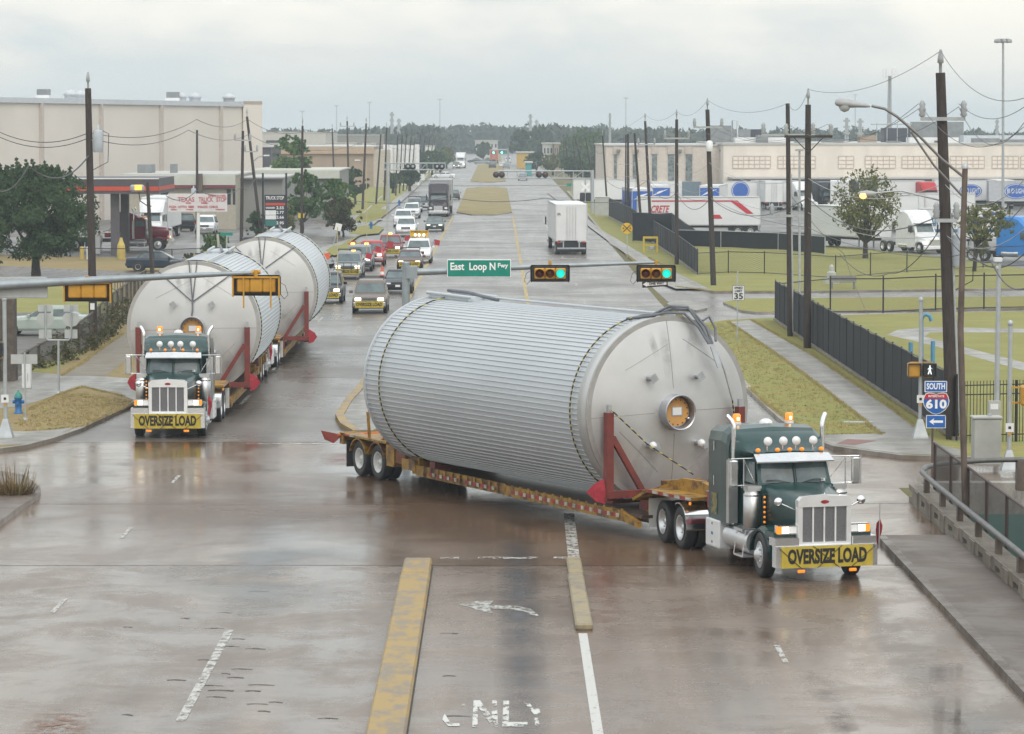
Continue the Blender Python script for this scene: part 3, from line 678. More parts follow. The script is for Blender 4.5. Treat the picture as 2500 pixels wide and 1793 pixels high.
    for x in (-.62, -.2, .12, .5):
        q = MB().m(CHROME).tube([(x, 4.82, 2.76), (x, 4.82, 2.92)], .02, 6).lathe([(.04, -.1), (.1, -.02), (.105, .02)], (x, 4.85, 2.98), (0, 1, .1), 16)
        q.m(WHITE).lathe([(.105, .02), (.1, .04), (.001, .055)], (x, 4.85, 2.98), (0, 1, .1), 16); B_(q, 'fog_lamp')
    # bumper and banner
    bp = MB().m(mat('polished_bumper', (.74, .75, .76), .2, .9, var=.04))
    bp.b2(-1.22, 1.22, 7.16, 7.42, .36, .84).b2(-1.22, -.65, 6.95, 7.36, .84, 1.02).b2(.65, 1.22, 6.95, 7.36, .84, 1.02)
    bo = B_(bp, 'bumper')
    if text_banner:
        bn = MB().m(YSIGN).b2(-1.1, 1.1, 7.425, 7.445, .35, .83); no = B_(bn, 'oversize_load_banner')
        text('banner_lettering', text_banner, .44, (0, 7.45, .59), INK, no, rot=(PI/2, 0, PI), width=1.9, bold=.018)
        cd_ = MB().m(RUBBER)
        for a, c in (((-1.15, .8), (-.55, .32)), ((1.15, .8), (.6, .32)), ((-.35, .84), (.25, .33)), ((.35, .84), (-.3, .33))): cd_.tube([(a[0], 7.46, a[1]), (c[0], 7.46, c[1])], .009, 4)
        B_(cd_, 'bungee_cord', p=no)
        for x in (-.62, .62): B_(MB().m(AMBER).rbox((x, 7.43, .27), (.18, .04, .07), .015), 'low_marker_light', p=bo)
    else:
        B_(MB().m(WHITE).b2(-.16, .16, 7.425, 7.435, .5, .66), 'licence_plate', p=bo)
    # headache deck: straps, lines behind the sleeper
    q = MB().m(mat('red_toolbox', (.4, .03, .06), .5, var=.2)).b2(-.9, .9, 1.75, 2.25, 1.12, 1.5).m(CHROME).b2(-.95, .95, 1.7, 2.3, 1.5, 1.53); B_(q, 'deck_toolbox')
    q = MB().m(BLACK).tube([(.5, 2.4, 2.1), (.7, 2.1, 1.7), (.8, 1.6, 1.6)], .025, 6).tube([(.2, 2.5, 2.0), (.1, 1.9, 1.4), (0, 1.0, 1.5)], .02, 6).lathe([(.001, -.1), (.1, 0), (.001, .1)], (.95, 2.3, 2.35), (0, 0, 1), 10)
    B_(q, 'air_line')
    return T

GREEN = mat('dark_green_paint', (0.006, 0.04, 0.038), .28, coat=.25, var=.1, spec=.4)
BLUEP = mat('dark_blue_paint', (0.012, 0.03, 0.1), .22, coat=.6, var=.1)
def rz_of(dx, dy): return math.atan2(-dx, dy)
A_DR, A_ST = Vector((5.42, 83.4, 0)), Vector((7.13, 77.25, 0))
hd = (A_ST - A_DR).normalized()
semi_tractor('green semi tractor turning at the right, its yellow oversize load banner nearest the camera', tuple(A_DR), rz_of(hd.x, hd.y), GREEN, steer=R(-6))
semi_tractor('green semi tractor coming straight on at the left, hauling the left-hand tank', (-10.95, 119.4, 0), PI, GREEN)
semi_tractor('blue semi tractor almost hidden between the two left-hand tanks', (-10.75, 146.5, 0), PI, BLUEP)

# ---------------------------------------------------------------- lowboy trailer
TRY = mat('weathered_yellow_steel', (.36, .20, .025), .5, col2=(.1, .045, .022), scale=3.5, lo=.44, hi=.62, bump=.2)
RUST = mat('rusty_steel', (.2, .07, .03), .7, col2=(.12, .05, .03), scale=4, bump=.4)
DECK = mat('wet_deck_planks', (.1, .065, .045), .35, col2=(.05, .035, .03), scale=2, stretch=(1, 6, 1))
def lowboy(label, loc, rz):
    T = thing('lowboy_trailer', label, 'trailer', loc, rz, 'lowboy trailers under the oversize tanks')
    gn = MB().m(TRY)
    pr = [(1.1, 1.16), (1.05, 1.5), (.3, 1.62), (-.6, 1.6), (-1.9, 1.25), (-2.5, 1.05), (-2.6, .36), (-2.2, .36), (-2.1, .9), (-1.6, 1.05), (.3, 1.2)]
    for s in (-1, 1): gn.prof(pr, s*.55, s*.72)
    for y in (.9, 0, -1.0, -1.9): gn.b2(-.56, .56, y-.06, y+.06, 1.25, 1.42)
    gn.b2(-1.3, 1.3, -1.55, -1.45, 1.1, 1.25)
    go = gn.build('gooseneck', parent=T)
    for s in (-1, 1):
        fl = MB().m(TRY).prof([(1.0, 1.22), (1.0, 1.3), (-1.25, 1.3), (-2.0, 1.02), (-2.0, .94), (-1.25, 1.22)], s*.72, s*1.34)
        fo = fl.build('gooseneck_wing', parent=T)
        q = MB()
        for k in range(8):
            y0 = 1.0 - k*.28; q.m(RIBTAPE_R if k % 2 else RIBTAPE_W).b2(s*1.341, s*1.346, y0-.28, y0, 1.225, 1.295)
        q.build('reflector_tape', parent=fo)
        MB().m(AMBER).lathe([(.05, 0), (.04, .03), (.001, .04)], (s*1.3, .9, 1.15), (s, 0, 0), 8).build('side_marker_light', parent=fo)
    dk = MB().m(DECK).b2(-1.28, 1.28, -14.9, -1.62, .52, .6).m(RUST).b2(-.5, -.35, -15, -1.62, .26, .52).b2(.35, .5, -15, -1.62, .26, .52)
    for k in range(12): dk.b2(-1.28, 1.28, -3 - k*1.05, -2.92 - k*1.05, .4, .56)
    dk.m(TRY)
    dk.b2(-1.3, 1.3, -15.4, -14.9, .4, .9)
    do = dk.build('deck', parent=T)
    for s in (-1, 1):
        rl = MB().m(TRY).prof([(-1.62, .3), (-1.62, .44), (-2.6, .64), (-9.2, .66), (-9.2, .38), (-2.4, .38)], s*1.28, s*1.4).b2(s*1.28, s*1.36, -15.0, -9.2, .38, .68)
        for k in range(26): rl.m(TRY).b2(s*1.40, s*1.408, -2.5 - k*.48, -2.38 - k*.48, .42, .70)
        ro = rl.build('side_rail', parent=do)
        q = MB()
        for k in range(24):
            if k in (13, 14, 19): continue
            y0 = -2.6 - k*.48; q.m(RIBTAPE_W).b2(s*1.405, s*1.414, y0-.15, y0, .46, .56); q.m(RIBTAPE_R).b2(s*1.405, s*1.414, y0-.40, y0-.15, .46, .56)
        q.build('reflector_tape', parent=ro)
    rr = MB().m(TRY).b2(-1.0, 1.0, -20.4, -15.2, .9, 1.12)
    rr.m(RUST).b2(-.5, .5, -20.2, -15.2, .55, .9)
    for s in (-1, 1):
        rr.m(TRY).b2(s*1.0, s*1.42, -20.35, -20.1, .86, 1.2).b2(s*.95, s*1.42, -16.95, -16.4, .5, 1.25).b2(s*.98, s*1.4, -15.9, -15.0, .5, .8)
        rr.b2(s*.9, s*1.42, -20.3, -16.6, 1.12, 1.18).m(RUST).b2(s*1.05, s*1.38, -16.35, -15.7, .62, 1.5)
        rr.m(TRY).tube([(s*1.3, -18.4, 1.1), (s*1.36, -18.4, 1.95)], .05, 8).tube([(s*1.2, -18.3, 1.0), (s*1.2, -16.0, 1.75)], .04, 6)
    rr.build('rear_bogie_frame', parent=T)
    for s in (-1, 1):
        for y in (-17.75, -19.1):
            ring = []
            for i in range(9):
                a = PI*(.12 + .76*i/8); yy, z_ = y + .62*math.cos(a), .5 + .62*math.sin(a); ring.append([Vector((s*.85, yy, z_)), Vector((s*1.4, yy, z_)), Vector((s*1.4, yy, z_-.04)), Vector((s*.85, yy, z_-.04))])
            MB().m(TRY).loft(ring, True, True, False).build('wheel_guard', parent=T)
        MB().m(RIBTAPE_R).b2(s*1.421, s*1.427, -20.0, -19.6, 1.125, 1.175).m(RIBTAPE_W).b2(s*1.421, s*1.427, -19.6, -19.3, 1.125, 1.175).build('reflector_tape', parent=T)
    for y in (-17.75, -19.1):
        for s in (-1, 1):
            wheel(T, s*1.2, y, .52, .27, s, RIMW); wheel(T, s*.88, y, .52, .27, s, RIMW, hub=False)
    ax = MB().m(BLACK)
    for y in (-17.75, -19.1): ax.cyl((-1.1, y, .52), (1.1, y, .52), .09)
    ax.build('axle', parent=T)
    for s in (-1, 1): MB().m(RUBBER).b2(s*.75, s*1.38, -19.95, -19.92, .2, 1.0).build('mudflap', parent=T)
    q = MB().m(mat('rusty_red_flag', (.22, .04, .03), .8)).add([(1.42, -20.2, 1.1), (1.5, -20.5, 1.15), (1.8, -20.9, 1.22), (1.72, -20.8, .95), (1.55, -20.5, .85)], [(0, 1, 2, 3, 4)]); q.build('flag', parent=T)
    q = MB().m(mat('safety_orange', (.5, .13, .03), .6)).tube([(-1.3, -20.3, 1.12), (1.5, -20.3, 1.12)], .05, 6); q.build('rear_light_bar', parent=T)
    return T
A_RT = Vector((-2.5, 99.7, 0)); hd2 = (A_DR - A_RT).normalized()
TR = lowboy('weathered yellow lowboy trailer angled across the junction under the near tank', tuple(A_DR), rz_of(hd2.x, hd2.y))
dup(TR, (-10.95, 119.4, 0), PI, 'yellow lowboy trailer under the tank behind the left-hand green tractor')
dup(TR, (-10.75, 146.5, 0), PI, 'yellow lowboy trailer under the farthest of the three tanks')

# ---------------------------------------------------------------- tanks
TANKM = mat('mill_finish_aluminium', (.53, .56, .585), .48, .38, var=.05, scale=.8, stretch=(1, .2, 1))
HEADM = mat('brushed_stainless_head', (.575, .577, .57), .48, .7, var=.07, scale=.7, rvar=.06, bump=.05, bscale=2)
SEAM = mat('weld_seam', (.33, .31, .29), .5, .6)
CABLE = mat('grey_hose', (.13, .14, .16), .5, var=.2)
TR_, TZ, TL = 2.36, 3.08, 12.5
def chainmat():
    m = bpy.data.materials.new('yellow_black_chain'); m.use_nodes = True; t = m.node_tree; b = t.nodes['Principled BSDF']
    tcn = t.nodes.new('ShaderNodeTexCoord'); sp = t.nodes.new('ShaderNodeSeparateXYZ'); t.links.new(tcn.outputs['Object'], sp.inputs[0])
    n = t.nodes.new('ShaderNodeMath'); n.operation = 'MULTIPLY'; n.inputs[1].default_value = 42; t.links.new(sp.outputs[2], n.inputs[0])
    k = t.nodes.new('ShaderNodeMath'); k.operation = 'SINE'; t.links.new(n.outputs[0], k.inputs[0])
    r = t.nodes.new('ShaderNodeValToRGB'); t.links.new(k.outputs[0], r.inputs[0]); r.color_ramp.interpolation = 'CONSTANT'
    r.color_ramp.elements[0].color = (.02, .02, .02, 1); r.color_ramp.elements[1].color = (.42, .36, .1, 1); r.color_ramp.elements[1].position = .5
    t.links.new(r.outputs[0], b.inputs['Base Color']); b.inputs['Roughness'].default_value = .6
    return m
CHAIN = chainmat()
def dome_y(r): return .32*(1 - (r/TR_)**1.7)
def tank(label, loc, rz, slings):
    T = thing('storage_tank', label, 'tank', loc, rz, 'oversize cylindrical tanks on lowboys')
    nr = 106; ring = []
    for k in range(nr):
        a0 = 2*PI*k/nr; da = 2*PI/nr
        for fr, h in ((0, 0), (.78, 0), (.81, .024), (.93, .024)):
            a = a0 + da*fr; ring.append((math.sin(a)*(TR_ - .03 + h), TZ + math.cos(a)*(TR_ - .03 + h)))
    b = MB().m(TANKM)
    b.loft([[Vector((x, y, z)) for x, z in ring] for y in (-TL, -.52)], True, True, False)
    b.build('corrugated_shell', parent=T)
    hd_ = MB().m(HEADM); hd_.smooth = True
    prof = [(TR_ - .03, -.55), (TR_ + .005, -.53), (TR_ + .005, -.02), (TR_ - .015, .0)] + [(TR_*q, dome_y(TR_*q)) for q in (.985, .95, .9, .8, .7, .6, .5, .4, .3, .2, .1, .01)]
    hd_.lathe(prof, (0, 0, TZ), (0, 1, 0), 96)
    ho = hd_.build('domed_head', parent=T)
    def P(ang, r, off=.004): return Vector((math.sin(ang)*r, dome_y(r) + off, TZ + math.cos(ang)*r))
    sm = MB().m(SEAM)
    for a in (0.03, PI/2 + .05, -PI/2 + .0, PI + .02): sm.tube([P(a, r_) for r_ in (.58, 1.0, 1.5, 2.0, 2.3)], .007, 5)
    for a0, a1, r_ in ((0.03, .9, 1.72), (PI/2+.3, PI-.25, 1.6), (-PI/2-.35, -PI+.35, 1.6), (-.9, -.2, 1.85)):
        z0 = TZ + math.cos(a0)*r_; x0 = math.sin(a0)*r_; z1 = TZ + math.cos(a1)*r_; x1 = math.sin(a1)*r_
        pts = []
        for k in range(9):
            x, z = x0 + (x1-x0)*k/8, z0 + (z1-z0)*k/8; rr = math.hypot(x, z-TZ); pts.append((x, dome_y(rr)+.004, z))
        sm.tube(pts, .006, 5)
    sm.build('weld_seams', parent=ho)
    SMG = softmat('grey_smudge', (.25, .245, .24), .35, sc=2.2, lo=.38, hi=.66, axes=(0, 2))
    for a_, r0, r1, wd in ((.1, .75, 2.25, .34), (.3, 1.3, 2.2, .2), (-.35, 1.4, 2.3, .25), (2.6, .9, 2.2, .7), (-2.4, 1.2, 2.25, .8)):
        q = MB(); q.smooth = True; n = 8; rows = []
        for k in range(n+1):
            r_ = r0 + (r1-r0)*k/n; rows.append([Vector((math.sin(a_+j*wd/2/r_)*r_, dome_y(r_)+.007, TZ+math.cos(a_+j*wd/2/r_)*r_)) for j in (-1, -.33, .33, 1)])
        q.loft(rows, False, False, True); q.build('smudge', SMG, ho)
    rim = MB().m(mat('dull_steel_rim', (.45, .44, .42), .5, .7)).smooth
    q = MB().m(mat('dull_steel_rim', (.45, .44, .42), .5, .7)); q.lathe([(TR_-.03, -.05), (TR_+.045, -.05), (TR_+.045, .02), (TR_-.03, .02)], (0, 0, TZ), (0, 1, 0), 96, False); q.build('head_rim', parent=T)
    # manway ring with orange cover
    mw = MB().m(mat('rolled_steel', (.42, .43, .46), .4, .8)); rr = .46
    mw.lathe([(rr, .2), (rr, .62), (rr-.02, .64), (rr-.05, .62), (rr-.05, .34), (.2, .34)], (0, 0, TZ - .02), (0, 1, 0), 40, False)
    mo = mw.build('manway', parent=T)
    OR = mat('orange_cover', (.6, .3, .06), .6, col2=(.5, .27, .1), scale=6)
    cv = MB().m(OR).lathe([(.36, .34), (.36, .42), (.001, .43)], (0.0, 0, TZ - .02), (0, 1, 0), 36, False)
    cv.m(BLACK)
    for k in range(14): a = k*PI/7 + .1; cv.b2(math.sin(a)*.32-.014, math.sin(a)*.32+.014, .42, .44, TZ-.02+math.cos(a)*.32-.014, TZ-.02+math.cos(a)*.32+.014)
    co = cv.build('manway_cover', parent=mo)
    MB().m(mat('grey_backing', (.3, .3, .3), .6)).b2(-.16, .16, .435, .44, TZ-.12, TZ+.12).m(WHITE).b2(-.13, .13, .44, .446, TZ-.09, TZ+.1).build('paper_label', parent=co)
    MB().m(CHROME).lathe([(.04, 0), (.05, .1), (.001, .13)], (-.33, .36, TZ-.18), (0, 1, 0), 8).build('valve', parent=mo)
    for sx, sz in ((-1, 1), (1, 1), (-1, -1), (1, -1)):
        x, z = sx*.72, TZ + (.86 if sz > 0 else -.84); yy = dome_y(math.hypot(x, z-TZ))
        nz = MB().m(mat('rolled_steel', (0, 0, 0))).cyl((x, yy-.05, z), (x, yy+.22, z), .075, n=14)
        no = nz.build('nozzle', parent=T)
        if sz > 0: MB().m(GALV).box((x-sx*.02, yy+.24, z), (.2, .015, .2), Matrix.Rotation(.6, 3, 'Y')).build('nozzle_plate', parent=no)
        else:
            MB().m(WHITE).lathe([(.1, 0), (.11, .03), (.08, .1), (.001, .13)], (x, yy+.2, z), (0, 1, 0), 14).build('nozzle_cap', parent=no)
            MB().m(GALV).box((x-.2, yy+.1, z-.05), (.16, .01, .2), Matrix.Rotation(.4, 3, 'Y')).build('nozzle_plate', parent=no)
    # chains round the shell
    for y in (-.85, -TL + .95):
        q = MB().m(CHAIN); pts = [(math.sin(a)*(TR_+.035), y, TZ + math.cos(a)*(TR_+.035)) for a in [2*PI*k/64 for k in range(65)]]
        q.tube(pts, .02, 6, False); q.build('tie_down_chain', parent=T)
    q = MB().m(TANKM).b2(-.5, .3, -TL-.0, -TL+2.3, TZ+TR_-.02, TZ+TR_+.06)
    for x in (-.5, .3): q.tube([(x, -TL-.1, TZ+TR_+.12), (x, -TL+2.6, TZ+TR_+.08)], .05, 8)
    q.m(CABLE).tube([(0, -TL+.6, TZ+TR_+.2), (-.1, -TL+1.6, TZ+TR_+.18), (-.3, -TL+3.0, TZ+TR_+.02)], .05, 8)
    q.m(TANKM).tube([(-.45, -TL+1.5, TZ+TR_+.06), (-.5, -4, TZ+TR_+.04), (-.5, -.5, TZ+TR_+.04)], .035, 6)
    q.build('top_ladder_rail', parent=T)
    # rear lip
    q = MB().m(TANKM); q.lathe([(TR_-.15, -TL-.05), (TR_+.03, -TL-.05), (TR_+.03, -TL+.03), (TR_-.15, -TL+.03)], (0, 0, TZ), (0, 1, 0), 72, False); q.build('rear_rim', parent=T)
    c = MB().m(CABLE)
    if slings:
        # rigging wires fanning from a shackle above the manway to the rim
        hub = Vector((0, .32, TZ + .95))
        for a in (-.62, -.06, .06, .55):
            e_ = Vector((math.sin(a)*(TR_+.03), 0, TZ + math.cos(a)*(TR_+.03))); P_ = []
            for k in range(6):
                q = Vector((hub.x, 0, hub.z)).lerp(e_, k/5); q.y = max(dome_y(min(TR_, math.hypot(q.x, q.z-TZ))), .02) + .06; P_.append(q)
            P_.append(e_ + Vector((0, -.3, 0))); c.tube(P_, .022, 5)
        pts = [(math.sin(a)*1.5, .03, TZ + 1.05*math.cos(a) + 1.33) for a in [-.95 + 1.9*k/12 for k in range(13)]]
        c.tube([hub, hub + Vector((0, .05, -.3)), hub + Vector((.03, .05, -.5))], .03, 6)
        c.tube([(.4, -.2, TZ+TR_+.05), (.9, -1, TZ+TR_-.02), (1.1, -4, TZ+TR_-.15)], .06, 6)
    else:
        zt = TZ + TR_
        for off, hgt, wx in ((0, .28, 0), (.1, .12, .08), (-.12, .2, -.1)):
            c.tube([(.55+wx, -1.0, zt-.06), (.25+wx, -.5, zt+.02), (-.1+wx, -.1, zt+hgt), (-.5+off, .12, zt+hgt-.02), (-.85+off, .25, zt-.25), (-1.02+off*.5, .4, zt-.68)], .036, 7)
        c.tube([(-.9, .2, zt-.1), (-1.15, .12, zt+.0), (-1.28, .22, zt-.3), (-1.2, .36, zt-.62)], .034, 7)
        c.m(mat('pale_strap', (.5, .53, .56), .4)).box((-1.17, .42, zt-1.0), (.13, .05, .6), Matrix.Rotation(.38, 3, 'Y'))
        c.m(GALV).tube([(-1.1, .42, zt-.7), (-1.42, .42, zt-1.35), (-1.75, .3, zt-2.15)], .022, 6)
        c.m(CHAIN).tube([(-1.75, .3, zt-2.15), (-1.86, .25, zt-2.7), (-1.9, .3, zt-3.4)], .02, 5)
        c.m(CHAIN).tube([(1.95, .45, 3.2), (1.2, .95, 2.35), (.3, 1.7, 1.6)], .02, 5)
    c.build('rigging_cable', parent=T)
    return T
CRD = mat('red_oxide_steel', (.2, .035, .025), .55, col2=(.13, .03, .025), scale=3, bump=.2)
def cradle(label, loc, rz, first=True):
    T = thing('support_cradle', label, 'cradle', loc, rz, 'red steel cradles holding the tanks')
    for s in (-1, 1):
        q = MB().m(CRD).b2(s*1.86, s*2.05, .25, .44, 1.0, 3.12).m(GALV).b2(s*1.9, s*2.0, .3, .4, 3.12, 3.32)
        q.build('upright_post', parent=T)
        p0, p1 = Vector((s*1.83, .35, 2.45)), Vector((s*1.0, .38, 1.12)); d = p1 - p0
        MB().m(CRD).box((p0+p1)/2, (.14, .14, d.length+.1), Vector((0, 0, 1)).rotation_difference(d).to_matrix()).build('diagonal_brace', parent=T)
        MB().m(CRD).b2(s*.86, s*2.07, .47, .63, .98, 1.16).b2(s*.82, s*1.0, .3, .64, .64, .98).b2(s*1.83, s*2.07, .24, .46, .9, 1.0).build('base_beam', parent=T)
        st = MB().m(FLAG)
        if s > 0 or True:
            a = s*2.0
            V = [(a, .3, 1.5), (a + s*.3, .15, 1.3), (a + s*.4, 0, 1.1), (a + s*.24, .2, .88), (a + s*.05, .35, .82), (a - s*.02, .4, 1.1)]
            st.add(V, [(0, 1, 2, 3, 4, 5)]); st.build('warning_flag', parent=T)
    MB().m(CRD).b2(-1.0, 1.0, .25, .5, .64, .8).b2(-.3, .3, .5, 1.6, .64, .78).build('cross_beam', parent=T)
    sd_ = MB().m(CRD)
    for y in (-1.2, -11.0):
        pts = [(math.sin(a)*(TR_+.06), TZ - math.cos(a)*(TR_+.06)) for a in [-.42 + .84*k/8 for k in range(9)]]
        sd_.loft([[Vector((x, yy, z)) for x, z in pts] + [Vector((1.0, yy, .64)), Vector((-1.0, yy, .64))] for yy in (y-.15, y+.15)], True, True, False)
    sd_.build('saddle', parent=T)
    return T
tA, tAr = Vector((4.3, 86.2, 0)), Vector((-1.98, 97.6, 0)); h3 = (tA - tAr).normalized(); rzA = rz_of(h3.x, h3.y)
tank('huge ribbed silver tank nearest the camera, lying across the junction on the turning truck', tuple(tA), rzA, False)
TB = tank('ribbed silver tank behind the left-hand green tractor, its domed end facing the camera', (-11.0, 122.3, 0), PI, True)
dup(TB, (-10.4, 149.4, 0), PI, 'farthest of the three silver tanks, rising behind the left-hand tank')
CA = cradle('red steel cradle with a pink mesh flag under the domed end of the near tank', tuple(tA), rzA)
dup(CA, (-11.0, 122.3, 0), PI, 'red steel cradle holding the tank behind the left-hand green tractor')
dup(CA, (-10.4, 149.4, 0), PI, 'red steel cradle holding the farthest of the three tanks')
# ================================================================ poles, wires, signals, signs, fences
INS = mat('porcelain_insulator', (.36, .38, .39), .35); CONC = mat('grey_box_paint', (.4, .41, .38), .55, var=.08, scale=2)
TRFM = mat('grey_transformer', (.42, .46, .5), .45)
def utility_pole(label, ub, vb, ut, vt, wpx, arms=(), extras=(), group='wooden utility poles', mt=WOOD, Y=None, tip=True, dx=0.0):
    if Y is None: base = gp(ub, vb, .1)
    else: base = at(ub, vb, Y); base.z = .1 if base.z > -1 else base.z
    top = at(ut, vt, base.y + dx); s = FN/base.y; r = wpx/2/s
    T = thing('utility_pole', label, 'utility pole', tuple(base), 0, group)
    rel = top - base
    MB().m(mt).tube([(0, 0, -.1), rel*.5, rel], [r*1.1, r*.98, r*.78], 10).build('pole', parent=T)
    if tip: MB().m(INS).lathe([(r*.25, 0), (r*.25, .3), (r*.5, .32), (r*.45, .5), (r*.2, .75)], rel, (0, 0, 1), 8).build('top_insulator', parent=T)
    for (f, half, kind) in arms:       # fraction up, half length, kind
        c = rel*f
        aw = .06 if kind != 'steel' else .05
        am = MB().m(mt if kind == 'wood' else GALV).box(c + Vector((0, -r*1.1, 0)), (half*2, .1, .12))
        if kind == 'wood':
            for s_ in (-1, 1): am.tube([c + Vector((s_*half*.6, -r*1.2, -.06)), c + Vector((0, -r*1.3, -.75))], .025, 5)
        ao = am.build('crossarm', parent=T)
        for s_ in (-1, 1):
            MB().m(INS).lathe([(.05, 0), (.12, .08), (.08, .16), (.13, .24), (.08, .34), (.11, .42), (.04, .55)], c + Vector((s_*half*.93, -r*1.1, .05)), (0, 0, 1), 8).build('insulator', parent=ao)
    for ex in extras:
        if ex[0] == 'transformer':
            c = rel*ex[1] + Vector((ex[2], -.1, 0))
            MB().m(TRFM).lathe([(.2, -.55), (.23, -.5), (.23, .4), (.2, .48), (.06, .5), (.06, .7), (.001, .72)], c, (0, 0, 1), 16).tube([c, rel*ex[1]], .05, 6).build('transformer', parent=T)
            MB().m(BLACK).tube([c + Vector((.1, 0, .5)), c + Vector((.5, 0, .3)), c + Vector((.45, 0, -1.0)), rel*(ex[1]-.12)], .018, 5).build('cable_loop', parent=T)
        if ex[0] == 'conduit': MB().m(GALV).tube([rel*.02 + Vector((r*1.05, -r*.4, 0)), rel*ex[1] + Vector((r*.9, -r*.4, 0))], .05, 6).build('conduit', parent=T)
        if ex[0] == 'notice': MB().m(WHITE).box(rel*ex[1] + Vector((0, -r*1.15, 0)), (.2, .02, .3)).build('notice', parent=T)
    T['_top'] = 1; del T['_top']
    return base, top, T
WIRE = mat('weathered_wire', (.09, .09, .095), .6)
def hang(name, label, pts, sag=.6, r=.010, cat='cable', group='overhead wires', mt=WIRE):
    P = []
    for a, b in zip(pts, pts[1:]):
        a, b = Vector(a), Vector(b); n = 14
        for k in range(n): f = k/n; q = a.lerp(b, f); q.z -= sag*4*f*(1-f); P.append(q)
    P.append(Vector(pts[-1])); o = P[0].copy()
    return MB().m(mt).tube([q - o for q in P], r, 5).build(name, loc=o, tags=(label, cat, group))

# right-hand row, nearest first
r1 = utility_pole('thick dark leaning pole with a steel crossarm beside the blue interstate sign', 2326, 1075, 2296, 178, 31, ((.875, .72, 'steel'), (.6, .35, 'steel')), (('conduit', .62), ('transformer', .52, .4)))
r3 = utility_pole('right-hand pole of the dark pair in the black screened fence, with wooden crossarm', 1971, 852, 1973, 256, 18, ((.87, 1.1, 'wood'),))
r4 = utility_pole('left-hand, slimmer pole of the pair in the black screened fence, with pale conduit', 1929, 823, 1923, 253, 13, ((.865, 1.3, 'steel'), (.52, .9, 'steel')), (('conduit', .7),), tip=False)
r5 = utility_pole('leaning pole with a white canister near its top, left of the speed limit sign', 1742, 698, 1727, 268, 13, ((.9, .95, 'steel'),))
MB().m(WHITE).lathe([(.2, 0), (.22, .05), (.22, .6), (.1, .7)], at(1732, 370, r5[0].y-.3) - r5[0], (0, 0, 1), 12).build('white_canister', parent=r5[2])
r6 = utility_pole('wooden pole with a pale tip beside the corner of the far black fence', 1652, 647, 1652, 292, 9.5, ((.87, .95, 'steel'),))
r7 = utility_pole('leaning pole behind the small yellow frame on the verge', 1590, 583, 1575, 296, 7.5, ((.8, .8, 'steel'),))
r8 = utility_pole('leaning pole just left of the small yellow frame, topped square', 1568, 585, 1549, 326, 6.5, tip=False)
r9 = utility_pole('upright pole, thickest of the three grouped above the yellow crossing sign', 1534, 543, 1533, 328, 7, tip=False)
r10 = utility_pole('thin pole, left neighbour of the thickest pole above the yellow crossing sign', 1527, 543, 1528, 330, 4, tip=False)
r11 = utility_pole('leaning pole beside the grey roadside cabinet at the railway crossing', 1484, 527, 1471, 331, 4.5)
frs = [(1461, 475, 1449, 334, 4), (1456, 476, 1449, 380, 3.5), (1452, 470, 1430, 336, 4), (1432, 458, 1404, 334, 4), (1412, 446, 1398, 345, 3.2), (1388, 430, 1381, 338, 3), (1378, 424, 1376, 327, 2.8),
       (1372, 420, 1370, 341, 2.6), (1350, 414, 1344, 338, 2.6), (1343, 411, 1341, 336, 2.4), (1335, 408, 1332, 342, 2.2), (1328, 404, 1325, 344, 2.0)]
prevR = [x for x in (r1, r3, r5, r6, r7, r11)]
ORD = ('nearest', 'second', 'third', 'fourth', 'fifth', 'sixth', 'seventh', 'eighth', 'ninth', 'tenth', 'eleventh', 'farthest')
for k_, a in enumerate(frs):
    q = utility_pole(ORD[k_] + ' of the thin distant poles along the right-hand side of the far road', *a, tip=False, group='distant poles right of the far road'); prevR.append(q)
# left-hand row
l1 = utility_pole('thick brown pole with a grey transformer, standing in front of the truck stop canopy', 229, 849, 215, 216, 19, (), (('transformer', .80, .42), ('notice', .16)))
l2 = utility_pole('dark leaning pole carrying the lit orange floodlight', 372, 668, 360, 446, 10, tip=False)
l3 = utility_pole('pole with a small transformer rising behind the hand-painted white billboard', 481, 585, 481, 318, 6.5, (), (('transformer', .42, -.3),), tip=False)
l4 = utility_pole('upright dark pole right of the hand-painted white billboard', 589, 607, 593, 320, 8, ((.92, .7, 'steel'),), tip=False)
l5 = utility_pole('strongly leaning dark pole left of the fuel price sign', 639, 590, 603, 285, 7.5, ((.72, .6, 'steel'),))
MB().m(GALV).tube([at(618, 395, l5[0].y) - l5[0], at(630, 384, l5[0].y) - l5[0], at(646, 380, l5[0].y) - l5[0]], .06, 6).m(WHITE).box(at(651, 380, l5[0].y) - l5[0], (.5, .2, .12)).build('lamp_arm', parent=l5[2])
l6 = utility_pole('tall thin pole with a yellow tag, right of the fuel price sign', 735.5, 592, 738.6, 308, 6.5)
MB().m(mat('yellow_tag', (.6, .45, .03), .5)).box(at(731, 527, l6[0].y-.2) - l6[0], (.22, .04, .45)).box(at(741.5, 527, l6[0].y-.2) - l6[0], (.1, .04, .4)).build('yellow_tag', parent=l6[2])
l7 = utility_pole('pole rising behind the flat-roofed shed left of the road', 817, 470, 811, 314, 4.5)
l8 = utility_pole('pole with a small crossarm, tallest on the left behind the trees', 852, 478, 847.5, 296, 5, ((.93, 1.1, 'steel'),))
l9 = utility_pole('pole standing at the grassy kerb, left of the pole that leans right', 885, 512, 894, 302, 5.5)
l10 = utility_pole('leaning pole left of the left-hand crossing gantry', 918, 499, 930, 328, 4.5)
l11 = utility_pole('pole directly behind the mast of the left-hand crossing gantry', 938, 491, 944, 312, 4.5)
